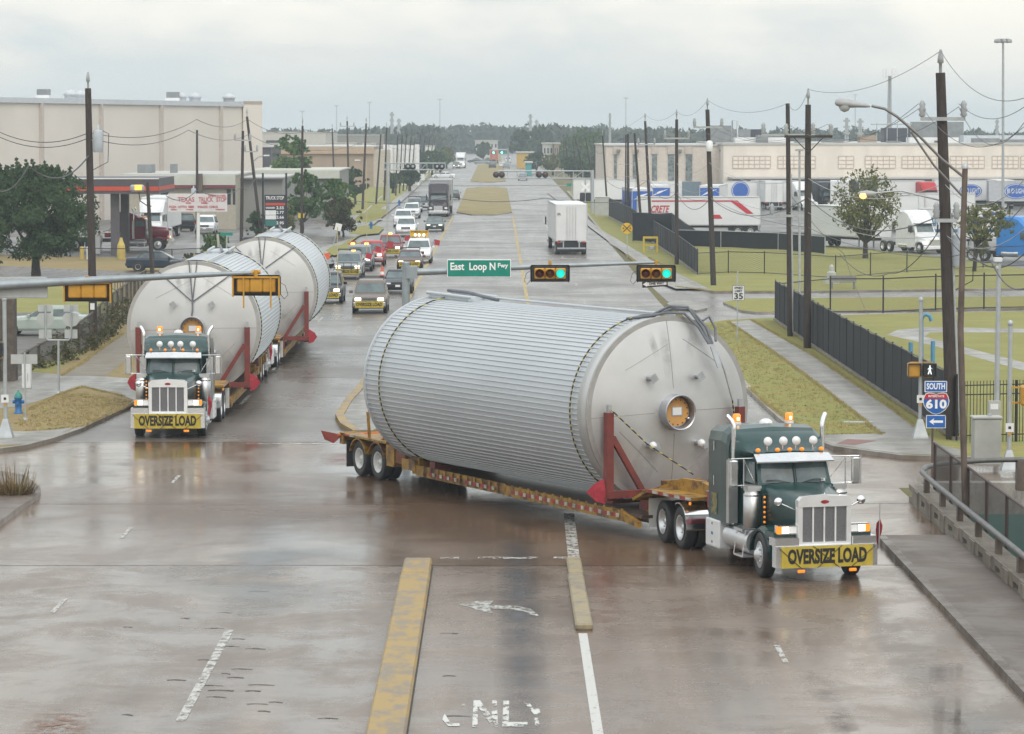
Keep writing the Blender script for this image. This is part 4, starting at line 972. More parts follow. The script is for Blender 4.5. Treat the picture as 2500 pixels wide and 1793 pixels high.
fls = [(966, 479, 971, 330, 3.6), (975, 473, 982, 331, 3.2), (984, 467, 992, 333, 3.0), (993, 464, 1004, 335, 2.8), (1003, 456, 1013, 336, 2.6), (1012, 448, 1027, 332, 2.6), (1024, 440, 1038, 333, 2.4), (1036, 432, 1050, 333, 2.4), (1047, 424, 1059, 330, 2.4), (1052, 420, 1063, 332, 2.2)]
prevL = [l6, l9, l11]
for k_, a in enumerate(fls):
    q = utility_pole((ORD[k_] if k_ < 9 else 'farthest') + ' of the thin distant poles along the left-hand side of the far road', *a, tip=False, group='distant poles left of the far road'); prevL.append(q)

off = Vector((.6, -.3, -1.6))
hang('power_line', 'upper wire strung from the thick leaning pole along the right-hand row', [at(2500, 300, 95), r1[1] + Vector((.6, 0, -1.1)), r3[1] + Vector((.9, 0, -.9)), r5[1] + Vector((.8, 0, -1)), r6[1] + Vector((.8, 0, -1)), r7[1] + Vector((0, 0, -1))], .9)
hang('power_line', 'second wire strung from the left insulator of the thick leaning pole', [at(2500, 310, 96), r1[1] + Vector((-.6, 0, -1.1)), r3[1] + Vector((-.9, 0, -.9)), r5[1] + Vector((-.8, 0, -1)), r6[1] + Vector((-.8, 0, -1)), r7[1]], .9)
hang('power_line', 'top wire running pole tip to pole tip down the right-hand row', [at(2500, 240, 90), r1[1] + Vector((0, 0, .7)), r3[1] + Vector((0, 0, .7)), r4[1], r5[1] + Vector((0, 0, .6)), r6[1] + Vector((0, 0, .6)), r7[1] + Vector((0, 0, .6)), r11[1] + Vector((0, 0, .6))], .6)
hang('telephone_cable', 'low thick sagging cable along the right-hand poles', [at(2500, 620, 108), r1[0].lerp(r1[1], .62), r3[0].lerp(r3[1], .62), r5[0].lerp(r5[1], .5), r6[0].lerp(r6[1], .5), r7[0].lerp(r7[1], .5), r11[0].lerp(r11[1], .45)], 1.0, .022)
hang('guy_wire', 'taut guy wire slanting down from the right-hand pole of the fence pair', [r4[0].lerp(r4[1], .62), at(2060, 620, 190), gp(2120, 770, .1)], .2, .014)
hang('telephone_cable', 'dark cable crossing high over the lawn between thick pole and far right', [r1[0].lerp(r1[1], .56) , at(2420, 640, 104), at(2500, 705, 100)], .3, .02)
hang('telephone_cable', 'sagging cable over the lawn behind the thick leaning pole', [at(2050, 620, 170), at(2170, 668, 160), r1[0].lerp(r1[1], .6)], .5, .02)
hang('telephone_cable', 'thin dark cable crossing the whole road low in the distance', [at(860, 490, 330), at(1095, 481, 320), at(1330, 484, 315), r7[0].lerp(r7[1], .34)], .4, .03)
hang('power_line', 'upper wire across the beige warehouse on the left', [at(-30, 308, 160), l1[0].lerp(l1[1], .83), at(480, 292, 215), l5[0].lerp(l5[1], .98), l6[0].lerp(l6[1], .95)], .6, .02)
hang('power_line', 'lower wire across the beige warehouse on the left', [at(-30, 320, 160), l1[0].lerp(l1[1], .81), at(460, 318, 215), l5[0].lerp(l5[1], .86), l6[0].lerp(l6[1], .85)], .6, .02)
hang('telephone_cable', 'thick cable looping down left from the transformer pole', [l1[0].lerp(l1[1], .745), at(70, 405, 150), at(-40, 440, 150)], .8, .035)
hang('telephone_cable', 'cable from the billboard pole to the fuel price sign', [at(405, 478, 240), at(480, 465, 250), l4[0].lerp(l4[1], .52), l5[0].lerp(l5[1], .5)], .5, .03)
for k, (dv, zf) in enumerate(((0, .97), (0, .80))):
    hang('power_line', ('upper', 'lower')[k] + ' wire along the left-hand row of roadside poles', [q[0].lerp(q[1], zf) for q in prevL], .5, .022)
    hang('power_line', ('upper', 'lower')[k] + ' wire along the distant right-hand poles', [q[0].lerp(q[1], zf) for q in prevR[5:12]], .5, .022)

for k_, (zf, sg_, l_) in enumerate(((.56, .5, 'pale slack'), (.50, .35, 'lower taut'), (.70, .7, 'mid-height'))):
    hang('telephone_cable', l_ + ' cable strung between the right-hand poles', [at(2500, 560 - k_*60, 100)] + [q[0].lerp(q[1], zf) for q in (r1, r3, r5, r6, r7, r11)], sg_, .013, mt=GALV if k_ != 1 else BLACK)
hang('power_line', 'wire crossing the sky from the thick leaning pole up to the right edge', [r1[1] + Vector((.6, 0, -1.0)), at(2500, 262, 92)], .4)
hang('power_line', 'wire from the thick leaning pole running behind the street lamp head', [r1[1] + Vector((-.7, 0, -1.0)), r4[0].lerp(r4[1], .86) + Vector((1.2, 0, 0)), r5[1] + Vector((0, 0, -.9))], .7)
# street lamps
BRN = mat('weathered_brown_steel', (.13, .1, .08), .55, .3, var=.35, scale=3, stretch=(1, 1, .4))
LP = Vector((11.95, 86, .1)); yl = 86
T = thing('street_lamp', 'tall brown street lamp with a big unlit cobra head, nearest the camera on the right', 'street lamp', tuple(LP))
def rel(u, v, Y=yl): return at(u, v, Y) - LP
MB().m(BRN).tube([(0, 0, -2), rel(2345, 800), rel(2356, 412)], [.085, .08, .072], 12).m(GALV).lathe([(.09, 0), (.09, .06), (.02, .14)], rel(2356, 412), (0, 0, 1), 10).build('pole', parent=T)
MB().m(mat('grey_bronze_arm', (.2, .19, .18), .45, .5)).tube([rel(2352, 432), rel(2300, 390), rel(2240, 328), rel(2190, 285), rel(2160, 266), rel(2128, 259)], .035, 8).tube([rel(2352, 482), rel(2280, 404), rel(2224, 322)], .028, 8).build('lamp_arm', parent=T)
hdm = mat('grey_lamp_head', (.36, .37, .37), .4)
b = MB().m(hdm); b.smooth = True; A, Bq = rel(2124, 260), rel(2038, 252)
secs = []
for f, rr in ((0, .04), (.1, .07), (.35, .1), (.6, .15), (.85, .15), (.97, .1), (1, .02)):
    c = A.lerp(Bq, f); secs.append([c + Vector((0, math.cos(t)*rr, math.sin(t)*rr*(.95 if math.sin(t) > 0 else .6))) for t in [2*PI*k/12 for k in range(12)]])
ho = b.loft(secs, True, True).build('lamp_head', parent=T)
MB().m(mat('frosted_lens', (.5, .52, .5), .2)).lathe([(.15, 0), (.14, .06), (.1, .13), (.001, .17)], A.lerp(Bq, .72) - Vector((0, 0, .04)), (0, 0, -1), 16).build('lens', parent=ho)
LIT = mat('lit_sodium_lens', (.9, .5, .2), .4, emit=(1, .5, .16), es=2.5)
def lampon(label, u0, u1, v, Y, arm, poleT=None):
    o = at(u0, v, Y); T = thing('street_lamp', label, 'street lamp', tuple(o)); d = at(u1, v, Y) - o; ln = d.length
    b = MB().m(hdm); secs = []
    for f, rr in ((0, .03), (.15, .08), (.5, .11), (.8, .09), (1, .05)):
        c = d*f; secs.append([c + Vector((0, math.cos(t)*rr, math.sin(t)*rr)) for t in [2*PI*k/10 for k in range(10)]])
    h = b.loft(secs).build('lamp_head', parent=T)
    MB().m(LIT).lathe([(.13, -.02), (.12, .08), (.07, .14), (.001, .16)], d*.3 - Vector((0, 0, .02)), (0, 0, -1), 14).build('lens', parent=h)
    MB().m(GALV).tube([at(u, v_, Y) - o for u, v_ in arm], .03, 7).build('lamp_arm', parent=T)
lampon('lit orange street lamp on a long arm in front of the yard trees', 2094, 2138, 473, 111, [(2136, 472), (2200, 466), (2240, 476), (2304, 492)])
o = at(335, 460, 240); T = thing('floodlight', 'lit orange floodlight mounted on the dark leaning pole', 'floodlight', tuple(o))
MB().m(hdm).rbox((0, 0, 0), (1.0, .5, .5), .12).build('housing', parent=T); MB().m(mat('lit_orange_floodlight', (1, .5, .1), .4, emit=(1, .42, .05), es=1.5)).box((.1, -.27, .05), (.5, .04, .36)).build('lens', parent=T)
MB().m(BLACK).tube([(.1, 0, -.2), (.2, 0, -.9), (.8, 0, -1.3), (1.0, 0, -1.25)], .04, 6).build('bracket', parent=T)
# parking-lot light poles and masts
def mast(name, label, u, vb, vt, w, head, Y=None, cat='light mast', group=None):
    base = at(u, vb, Y) if Y else gp(u, vb, 0)
    base.z = 0 if not Y or base.z < 3 else base.z
    T = thing(name, label, cat, tuple(base), 0, group); top = at(u, vt, base.y) - base; s = FN/base.y; r = w/2/s
    top.x *= 1
    MB().m(GALV).tube([(0, 0, 0), top], [r*1.15, r*.8], 8).build('pole', parent=T)
    h = MB().m(hdm)
    if head == 'ring':
        R_ = w*2.6/s
        for k in range(8):
            a = k*PI/4; c = top + Vector((math.cos(a)*R_, math.sin(a)*R_, 0)); h.lathe([(R_*.2, 0), (R_*.32, -R_*.35), (R_*.28, -R_*.5), (.01, -R_*.55)], c, (0, 0, 1), 8).tube([top, c], r*.4, 5)
    elif head == 'box': h.box(top, (w*3.2/s, w*2/s, w*.9/s))
    elif head == 'bar': h.box(top, (w*7/s, w*.8/s, w*.8/s))
    h.build('lamp_cluster', parent=T); return T
mast('light_mast', 'very tall high-mast light with a ring of lamps, at the far right', 2449, 505, 96, 6.5, 'ring', 380)
mast('parking_lot_lamp', 'shoebox yard lamp between the pair of dark poles', 1952, 745, 367, 6, 'box')
for i, (u, vt, l) in enumerate(((1074, 243, 'tall thin mast light rising over the middle of the treeline'), (738, 272, 'faint mast light above the white sheds on the left'), (822, 259, 'faint mast light left of the lattice towers'), (902, 250, 'faint mast light just left of the lattice towers'), (1528, 240, 'tall thin mast light right of the antenna pole'), (2088, 232, 'thin mast light above the warehouse roof machinery'))):
    mast('light_mast', l, u, 352, vt, 1.8, 'bar', 1250, group='distant high-mast lights')
def lattice(name, label, u, vt, vb, wpx, Y, cat='tower', arms=3):
    base = at(u, vb, Y); base.z = 0; T = thing(name, label, cat, tuple(base)); H = at(u, vt, Y).z; s = FN/Y; w_ = wpx/s/2
    b = MB().m(GALV); r = max(.25, .18*Y/600)
    for sx in (-1, 1):
        for sy in (-1, 1): b.tube([(sx*w_, sy*w_, 0), (sx*w_*.3, sy*w_*.3, H)], r, 4)
    n = 8
    for k in range(n):
        f0, f1 = k/n, (k+1)/n; a, c = w_*(1-.7*f0), w_*(1-.7*f1)
        b.tube([(-a, -a, H*f0), (c, -c, H*f1)], r*.7, 4).tube([(a, -a, H*f0), (-c, -c, H*f1)], r*.7, 4)
    b.build('lattice', parent=T)
    for k in range(arms): MB().m(GALV).box((0, 0, H*(.7+.12*k)), (w_*3.2, r*2, r*2)).build('crossarm', parent=T)
for a in (('lattice_tower', 'taller lattice power tower above the left treeline', 957, 274, 330, 7, 1200), ('lattice_tower', 'shorter lattice power tower beside the taller left one', 974, 290, 330, 7, 1250), ('lattice_tower', 'taller lattice tower above the middle treeline', 1295, 279, 330, 6, 1300), ('lattice_tower', 'shorter lattice tower above the middle treeline', 1310, 293, 330, 6, 1300),
          ('lattice_tower', 'wide lattice power tower above the warehouse roof', 2067, 288, 330, 10, 900), ('lattice_tower', 'twin lattice power tower, right of the wide one', 2100, 290, 330, 10, 900), ('lattice_tower', 'faint lattice tower at the far right horizon', 2434, 292, 330, 6, 1100), ('lattice_tower', 'pole-like antenna tower standing over the right treeline', 1489, 277, 335, 4, 900)): lattice(*a)
T = lattice('cell_tower', 'cell tower with a cluster of panel antennas above the right warehouse', 2171, 186, 345, 8, 560, 'cell tower', 0)
for k in range(6):
    a = k*PI/3; c = at(2171, 180, 560); MB().m(WHITE).box((c.x + math.cos(a)*.0 + math.cos(a)*1.0, 560 + math.sin(a)*1.0, c.z), (.18, .12, 1.6)).build('panel_antenna', tags=None).parent = [o for o in COL.objects if o.name.startswith('cell_tower')][0]
ct = [o for o in COL.objects if o.name.startswith('cell_tower')][0]
for o in ct.children:
    if o.name.startswith('panel_antenna'): o.location = -ct.location

# ---------------------------------------------------------------- traffic signals
SIGY = mat('signal_yellow', (.52, .27, .03), .45, var=.1, scale=5)
RD0 = mat('dark_red_lens', (.1, .015, .01), .3); AM0 = mat('dark_amber_lens', (.12, .05, .01), .3)
GRN = mat('lit_green_lens', (.02, .6, .5), .3, emit=(0.0, .8, .68), es=1.0)
def signal(label, loc, rz, group='horizontal traffic signals on mast arms', rods=False):
    T = thing('traffic_signal', label, 'traffic light', tuple(loc), rz, group)       # faces local -y
    MB().m(BLACK).rbox((0, .03, 0), (1.30, .03, .56), .05).build('backplate', parent=T)
    b = MB().m(SIGY)
    for k in (-1, 0, 1): b.rbox((k*.345, .06, 0), (.34, .26, .35), .03)
    b.build('housing', parent=T)
    for k, mt in ((-1, RD0), (0, AM0), (1, GRN)):
        l = MB().m(mt).lathe([(.14, 0), (.13, .02), (.001, .035)], (k*.345, -.075, 0), (0, -1, 0), 20).build('lens', parent=T)
        v = MB().m(SIGY)
        for i in range(14):
            a0, a1 = -.2*PI + 1.4*PI*i/14, -.2*PI + 1.4*PI*(i+1)/14
            A0, A1 = Vector((k*.345 + .155*math.cos(a0), 0, .155*math.sin(a0))), Vector((k*.345 + .155*math.cos(a1), 0, .155*math.sin(a1)))
            v.quad(A0 + Vector((0, -.07, 0)), A1 + Vector((0, -.07, 0)), A1 + Vector((0, -.28, 0)), A0 + Vector((0, -.28, 0)))
        v.build('visor', parent=T)
    MB().m(SIGY).b2(-.64, .64, .19, .23, .2, .25).b2(-.64, -.6, .12, .23, -.3, .25).b2(.6, .64, .12, .23, -.3, .25).cyl((0, .2, .22), (0, .2, .42), .05, n=8).build('bracket', parent=T)
    MB().m(BLACK).tube([(-.62, .1, .1), (-.78, .1, .0), (-.85, .1, -.25), (-.75, .1, -.36), (-.62, .1, -.2)], .01, 4).build('cable_loop', parent=T)
    if rods:
        for x in (-.4, .33): MB().m(SIGY).b2(x-.02, x+.02, .2, .24, -.6, .25).build('hanger_rod', parent=T)
    return T
MG = mat('galvanised_mast', (.30, .34, .36), .45, .45, var=.1, scale=3)
YS = 112
T = thing('signal_mast', 'grey signal mast rising behind the near tank with an arm over the far lanes', 'signal pole', tuple(at(991, 1000, YS).xy) + (0,))
o = T.location.copy(); rr = lambda u, v, Y=YS: at(u, v, Y) - o
MB().m(MG).tube([(0, 0, 0), rr(991, 643)], [.155, .125], 16).lathe([(.135, 0), (.12, .05), (.001, .06)], rr(991, 643), (0, 0, 1), 16).build('pole', parent=T)
MB().m(MG).tube([rr(1000, 665), rr(1090, 662), rr(1200, 656), rr(1400, 648), rr(1605, 641)], [.125, .115, .1, .075, .05], 12).b2(*(lambda c: (c.x-.16, c.x+.2, -.2, .2, c.z-.2, c.z+.2))(rr(1004, 665))).build('mast_arm', parent=T)
signal('traffic signal showing green beside the green street-name sign', at(1343, 668, YS - .25), 0)
signal('traffic signal showing green at the tip of the right-hand arm', at(1602, 668, YS - .25), R(-2))
T = thing('street_sign', 'green overhead street-name sign hanging from the mast arm', 'road sign', tuple(at(1169.5, 655.5, YS - .2)))
GSN = mat('sign_green', (.0, .22, .16), .45)
MB().m(INKW).rbox((0, 0, 0), (2.1, .02, .585), .008).m(GSN).b2(-1.025, 1.025, -.018, -.009, -.268, .268).build('sign_panel', parent=T)
text('lettering', 'East  Loop N', .34, (-.2, -.024, .05), INKW, T, width=1.48, bold=.008); text('lettering', 'Fwy', .2, (.78, -.024, .09), INKW, T, width=.34, bold=.006)
T = thing('one_way_sign', 'small black one way sign hanging under the right-hand traffic signal', 'road sign', tuple(at(1599, 694, YS - .2)), 0)
MB().m(INK).box((0, 0, 0), (.84, .015, .19), Matrix.Rotation(-.07, 3, 'Y')).build('sign_panel', parent=T)
MB().m(INKW).add([(-.4, -.012, -.01), (-.26, -.012, .085), (-.26, -.012, .05), (.38, -.012, .095), (.38, -.012, -.02), (-.26, -.012, -.06), (-.26, -.012, -.09)], [(0, 1, 2, 3, 4, 5, 6)]).build('white_arrow', parent=T)
text('lettering', 'ONE WAY', .12, (.05, -.02, .02), INK, T, rot=(PI/2, -.07, 0), width=.5, bold=.004)
# left-hand arm seen from behind
YL = 91; o = at(-160, 1120, YL); o.z = .1
T = thing('signal_mast', 'long grey signal arm reaching in from the left edge above the tanks', 'signal pole', tuple(o)); rr = lambda u, v, Y=YL: at(u, v, Y) - o
MB().m(MG).tube([(0, 0, 0), rr(-160, 660)], [.17, .14], 14).build('pole', parent=T)
MB().m(MG).tube([rr(-160, 706), rr(0, 697), rr(200, 686), rr(400, 676), rr(618, 666)], [.14, .125, .11, .085, .055], 12).m(SIGY).cyl(rr(615, 666), rr(636, 664), .06, n=8).build('mast_arm', parent=T)
signal('back of the yellow traffic signal at the tip of the left-hand arm', at(627, 697, YL + .1), PI + R(-3), rods=True)
signal('back of the yellow traffic signal half hidden under the left-hand arm', at(215, 711, YL + .2), PI)
T = thing('street_sign', 'grey back of a street-name sign hanging from the left-hand arm', 'road sign', tuple(at(50, 702, YL + .12)), 0)
MB().m(mat('grey_sign_back', (.42, .44, .43), .5)).rbox((0, 0, 0), (1.45, .02, .58), .02).build('sign_panel', parent=T)

# ---------------------------------------------------------------- corner on the right
def post_thing(name, label, cat, base, group=None): return thing(name, label, cat, tuple(base), 0, group)
LG = mat('light_galvanised', (.42, .45, .46), .45, .35, var=.1, scale=3)
def ped_pole(label, ub, vb, vt, heads, z=.13, btn=True, name='pedestrian_signal_pole'):
    base = gp(ub, vb, z); T = post_thing(name, label, 'signal pole', base); H = at(ub, vt, base.y).z - z
    MB().m(LG).tube([(0, 0, .45), (0, 0, H)], .065, 12).lathe([(.06, 0), (.085, .04), (.07, .14), (.001, .18)], (0, 0, H), (0, 0, 1), 12).build('pole', parent=T)
    MB().m(LG).loft([[Vector((a*w_, b_*w_, zz)) for a, b_ in ((-1, -1), (1, -1), (1, 1), (-1, 1))] for w_, zz in ((.25, 0), (.24, .06), (.14, .4), (.08, .62))], True, True, False).build('pole_base', parent=T)
    if btn:
        q = MB().m(WHITE).b2(-.12, .12, -.09, -.075, 1.16, 1.42).m(INK).b2(-.04, .04, -.1, -.09, 1.25, 1.33).build('push_button_sign', parent=T)
        MB().m(SIGY).cyl((0, -.1, 1.1), (0, -.07, 1.1), .05, n=8).build('push_button', parent=T)
    return T, base, H
T, base, H = ped_pole('grey pedestal pole with the walk signal, beside the interstate sign', 2246, 1070, 738, 0)
for x, face in ((-.22, 0), (.28, 1)):
    zc = 2.25
    q = MB().m(SIGY if not face else BLACK).rbox((x, -.05, zc), (.42, .3, .44), .03); ho = q.build('walk_signal', parent=T)
    q = MB().m(BLACK).b2(x-.21, x-.19, -.3, -.2, zc-.2, zc+.2).b2(x+.19, x+.21, -.3, -.2, zc-.2, zc+.2).b2(x-.21, x+.21, -.3, -.2, zc+.19, zc+.22); q.build('visor', parent=ho)
    if face:
        P = MB().m(mat('lit_walking_figure', (.9, .95, .95), .5, emit=(.8, .95, 1), es=.9)); f = lambda a, b_: (x + a*.9, -.215, zc + b_*.9)
        P.lathe([(.028, 0), (.001, .004)], f(.0, .14), (0, -1, 0), 10)
        for pl in ([(-.02, .1), (.03, .1), (.02, -.02), (-.03, -.02)], [(-.03, -.0), (.01, -.0), (-.04, -.16), (-.08, -.15)], [(-.01, .0), (.03, -.0), (.07, -.15), (.04, -.17)], [(.02, .09), (.03, .06), (.09, .03), (.08, .05)], [(-.02, .09), (-.03, .05), (-.08, 0), (-.07, .05)]):
            P.add([f(*c) for c in pl], [(0, 1, 2, 3)])
        P.build('walking_figure', parent=ho)
MB().m(SIGY).b2(-.35, .4, .02, .06, 2.45, 2.5).b2(-.35, .4, .02, .06, 1.98, 2.03).build('bracket', parent=T)
T2, base2, H2 = ped_pole('grey pedestal pole with a round cap at the far right of the corner', 2463, 1150, 796, 0)
MB().m(SIGY).rbox((.62, -.1, 2.25), (.62, .4, .6), .06).b2(-.05, .4, -.02, .02, 2.45, 2.5).b2(-.05, .4, -.02, .02, 2.0, 2.05).build('walk_signal', parent=T2)
# interstate sign assembly
base = Vector((12.55, 98, .13)); T = post_thing('interstate_sign', 'blue interstate 610 south sign assembly with a left arrow on a slim post', 'road sign', base)
BL = mat('sign_blue', (.015, .12, .42), .4); RDS = mat('sign_red', (.5, .02, .03), .4)
z_ = lambda v: at(2283, v, 98).z - .13; xx = lambda u: at(u, 1000, 98).x - 12.55
MB().m(BRN).b2(-.03, .03, 0, .03, 0, z_(935)).build('post', parent=T)
cx = xx(2284)
q = MB().m(INKW).rbox((cx, -.03, z_(944)), (.65, .012, .325), .02).m(BL).b2(cx-.3, cx+.3, -.042, -.037, z_(944)-.14, z_(944)+.14); po = q.build('sign_panel', parent=T)
text('lettering', 'SOUTH', .24, (cx, -.048, z_(944)), INKW, po, width=.53, bold=.007)
def shield(s, y):
    P = [(0, -.5), (.16, -.44), (.32, -.3), (.43, -.1), (.46, .1), (.43, .26), (.37, .42), (.25, .46), (.12, .44), (0, .40), (-.12, .44), (-.25, .46), (-.37, .42), (-.43, .26), (-.46, .1), (-.43, -.1), (-.32, -.3), (-.16, -.44)]
    return P
cz = z_(984.5); cx = xx(2285); sc_ = .72
P = shield(0, 0)
q = MB().m(INKW).add([(cx + a*sc_*1.16, -.03, cz + b_*sc_*.92) for a, b_ in P], [tuple(range(18))]).m(BL).add([(cx + a*sc_*1.10, -.036, cz + b_*sc_*.87) for a, b_ in P], [tuple(range(18))])
q.m(RDS).add([(cx + a*sc_*1.10, -.042, cz + b_*sc_*.87) for a, b_ in [(.445, .2), (.43, .26), (.37, .42), (.25, .46), (.12, .44), (0, .40), (-.12, .44), (-.25, .46), (-.37, .42), (-.43, .26), (-.445, .2)]], [tuple(range(11))])
so_ = q.build('shield', parent=T)
text('lettering', 'INTERSTATE', .085, (cx, -.05, cz + .2), INKW, so_, width=.46, bold=.002); text('route_number', '610', .34, (cx, -.05, cz - .04), INKW, so_, width=.6, bold=.014)
cz = z_(1029.5); q = MB().m(INKW).rbox((cx, -.03, cz), (.57, .012, .38), .02).m(BL).b2(cx-.265, cx+.265, -.042, -.037, cz-.17, cz+.17)
q.m(INKW).add([(cx-.2, -.046, cz), (cx-.05, -.046, cz+.1), (cx-.08, -.046, cz+.035), (cx+.2, -.046, cz+.035), (cx+.2, -.046, cz-.035), (cx-.08, -.046, cz-.035), (cx-.05, -.046, cz-.1)], [tuple(range(7))]); q.build('arrow_panel', parent=T)
# speed limit
base = gp(1800, 830, .13); T = post_thing('speed_limit_sign', 'white speed limit 35 sign on the right-hand verge', 'road sign', base)
MB().m(LG).b2(-.03, .03, 0, .04, 0, 3.3).build('post', parent=T)
c = at(1803, 715.5, base.y) - base
q = MB().m(INK).rbox((c.x, -.03, c.z), (.58, .01, .72), .03).m(WHITE).b2(c.x-.275, c.x+.275, -.04, -.035, c.z-.345, c.z+.345).build('sign_panel', parent=T)
text('lettering', 'SPEED', .14, (c.x, -.05, c.z+.24), INK, q, width=.4, bold=.003); text('lettering', 'LIMIT', .14, (c.x, -.05, c.z+.09), INK, q, width=.36, bold=.003); text('speed_number', '35', .4, (c.x, -.05, c.z-.17), INK, q, width=.42, bold=.008)
# railway advance sign
base = gp(1531, 630, .13); T = post_thing('railroad_warning_sign', 'round yellow railroad advance warning sign on the right-hand verge', 'road sign', base)
MB().m(LG).b2(-.03, .03, 0, .04, 0, 2.6).build('post', parent=T); c = at(1530.5, 558, base.y) - base
q = MB().m(mat('sign_yellow', (.68, .42, .02), .45)).lathe([(.44, 0), (.44, .015)], c + Vector((0, -.02, 0)), (0, -1, 0), 28, False).build('sign_panel', parent=T)
b = MB().m(INK)
for a in (PI/4, -PI/4): b.box(c + Vector((0, -.045 - (.003 if a > 0 else 0), 0)), (.82, .004, .07), Matrix.Rotation(a, 3, 'Y'))
b.build('black_cross', parent=q)
for sx in (-1, 1): text('letter_r', 'R', .22, (c.x + sx*.27, -.05, c.z), INK, q, bold=.006)
# crossing gantries
def gantry(label, mu, mvb, u0, u1, vt, vb, sgn, lamps, extra):
    base = gp(mu, mvb, .1); Y = base.y; T = post_thing('crossing_gantry', label, 'signal gantry', base); rr = lambda u, v: at(u, v, Y) - base
    MB().m(LG).tube([(0, 0, 0), rr(mu, vt - 2)], .22, 10).build('mast', parent=T)
    b = MB().m(LG); n = 10
    for v in (vt, vb): b.tube([rr(u0, v), rr(u1, v)], .08, 6); 
    for k in range(n+1):
        u = u0 + (u1-u0)*k/n; b.tube([rr(u, vt), rr(u, vb)], .05, 5)
        if k < n and (k*(1 if sgn > 0 else 1)) % 2 == 0 and (k > 4 if sgn > 0 else True): b.tube([rr(u, vb), rr(u + (u1-u0)/n, vt)], .045, 5)
    b.build('truss_arm', parent=T)
    for u, on in lamps:
        c = rr(u, (vt+vb)/2); lo = MB().m(BLACK).lathe([(.38, 0), (.38, .05), (.001, .06)], c + Vector((0, -.1, 0)), (0, -1, 0), 16).build('flasher', parent=T)
        MB().m(mat('flasher_glass', (.35, .36, .36), .3) if on else RD0).lathe([(.17, 0), (.15, .06), (.001, .08)], c + Vector((0, -.17, 0)), (0, -1, 0), 14).build('lens', parent=lo)
    return T, base, rr
gantry('railway crossing gantry reaching in from the left kerb with four round flashers', 947, 514, 938, 1087, 399, 415, -1, ((996, 1), (1008, 1), (1067, 1), (1079, 1)), 0)
T, base, rr = gantry('railway crossing gantry with four dark flashers reaching left over the right-hand lanes', 1446, 521, 1216, 1446, 418, 436, 1, ((1211, 0), (1225, 0), (1316, 0), (1331, 0)), 1)
base = gp(1429, 527, .1); T = post_thing('crossbuck', 'white X railroad crossbuck beside the right-hand crossing gantry', 'road sign', base); rr = lambda u, v: at(u, v, base.y) - base
MB().m(LG).tube([(0, 0, 0), rr(1429, 440)], .09, 8).build('post', parent=T)
c = rr(1429.5, 457) + Vector((0, -.12, 0)); b = MB().m(INKW)
for a in (PI/4, -PI/4): b.box(c + Vector((0, -.01 if a > 0 else 0, 0)), (1.25, .008, .26), Matrix.Rotation(a, 3, 'Y'))
b.build('crossbuck_blades', parent=T)
for u in (1422, 1436): 
    lo = MB().m(BLACK).rbox(rr(u, 481), (.62, .3, 1.0), .1).build('signal_box', parent=T)
T = post_thing('street_sign', 'small green street-name sign beside the crossbuck', 'road sign', gp(1396, 472, .1)); rr = lambda u, v: at(u, v, T.location.y) - T.location
MB().m(LG).tube([(0, 0, 0), rr(1396, 448)], .05, 6).build('post', parent=T); MB().m(GSN).box(rr(1391, 452), (1.0, .03, .45)).build('sign_panel', parent=T)
T = post_thing('notice_sign', 'small white notice sign left of the crossbuck', 'road sign', gp(1411, 500, .1)); rr = lambda u, v: at(u, v, T.location.y) - T.location
MB().m(LG).tube([(0, 0, 0), rr(1411, 470)], .03, 6).build('post', parent=T); MB().m(WHITE).box(rr(1411.5, 467), (.5, .03, .6)).build('sign_panel', parent=T)
# grey cabinet by the crossing
c = gp(1469, 527, .1); T = thing('signal_cabinet', 'grey steel signal cabinet beside the railway crossing', 'cabinet', tuple(c)); MB().m(CONC).rbox((0, 0, 1.1), (1.6, 1.3, 2.2), .04).build('cabinet_body', parent=T)
MB().m(WHITE).b2(-.85, .85, -.7, .7, 2.2, 2.28).build('cabinet_roof', parent=T)
# yellow frame
c = gp(1588, 617, .13); T = thing('yellow_frame', 'small yellow steel guard frame on the verge behind the signal', 'guard frame', tuple(c)); YF = mat('frame_yellow', (.55, .4, .04), .5)
for x in (-.55, .55): MB().m(YF).b2(x-.07, x+.07, -.07, .07, 0, 1.25).build('post', parent=T)
MB().m(YF).b2(-.62, .62, -.08, .08, 1.15, 1.32).b2(-.48, .48, -.05, .05, .55, .68).build('rail', parent=T); MB().m(GALV).rbox((.1, .05, .38), (.4, .3, .3), .04).build('meter', parent=T)
# lower-right details
c = gp(2407, 1136, .13); T = thing('signal_cabinet', 'tall grey traffic signal cabinet behind the pipe rail', 'cabinet', tuple(c))
MB().m(CONC).rbox((0, 0, .72), (.82, .62, 1.4), .03).build('cabinet_body', parent=T); MB().m(CONC).rbox((0, 0, 1.45), (.9, .68, .07), .02).build('cabinet_roof', parent=T); MB().m(GALV).box((.1, 0, 1.52), (.12, .1, .06)).build('vent', parent=T)
c = gp(2432, 1122, .13); T = thing('camera_pole', 'slim grey pole with a camera and a meter box, behind the grey cabinet', 'camera pole', tuple(c)); rr = lambda u, v: at(u, v, c.y) - c
MB().m(LG).tube([(0, 0, 0), rr(2435, 880), rr(2439, 640)], [.09, .08, .07], 10).build('pole', parent=T)
MB().m(WHITE).box(rr(2436, 634), (.24, .3, .12)).build('camera_housing', parent=T); MB().m(WHITE).lathe([(.06, 0), (.07, .06), (.001, .14)], rr(2436, 650), (0, 0, -1), 10).build('dome_camera', parent=T)
mb = MB().m(CONC).box(rr(2426, 1003) + Vector((0, -.12, 0)), (.36, .2, .62)).build('meter_box', parent=T); MB().m(WHITE).box(rr(2425, 992) + Vector((0, -.225, 0)), (.24, .01, .17)).build('notice', parent=mb)
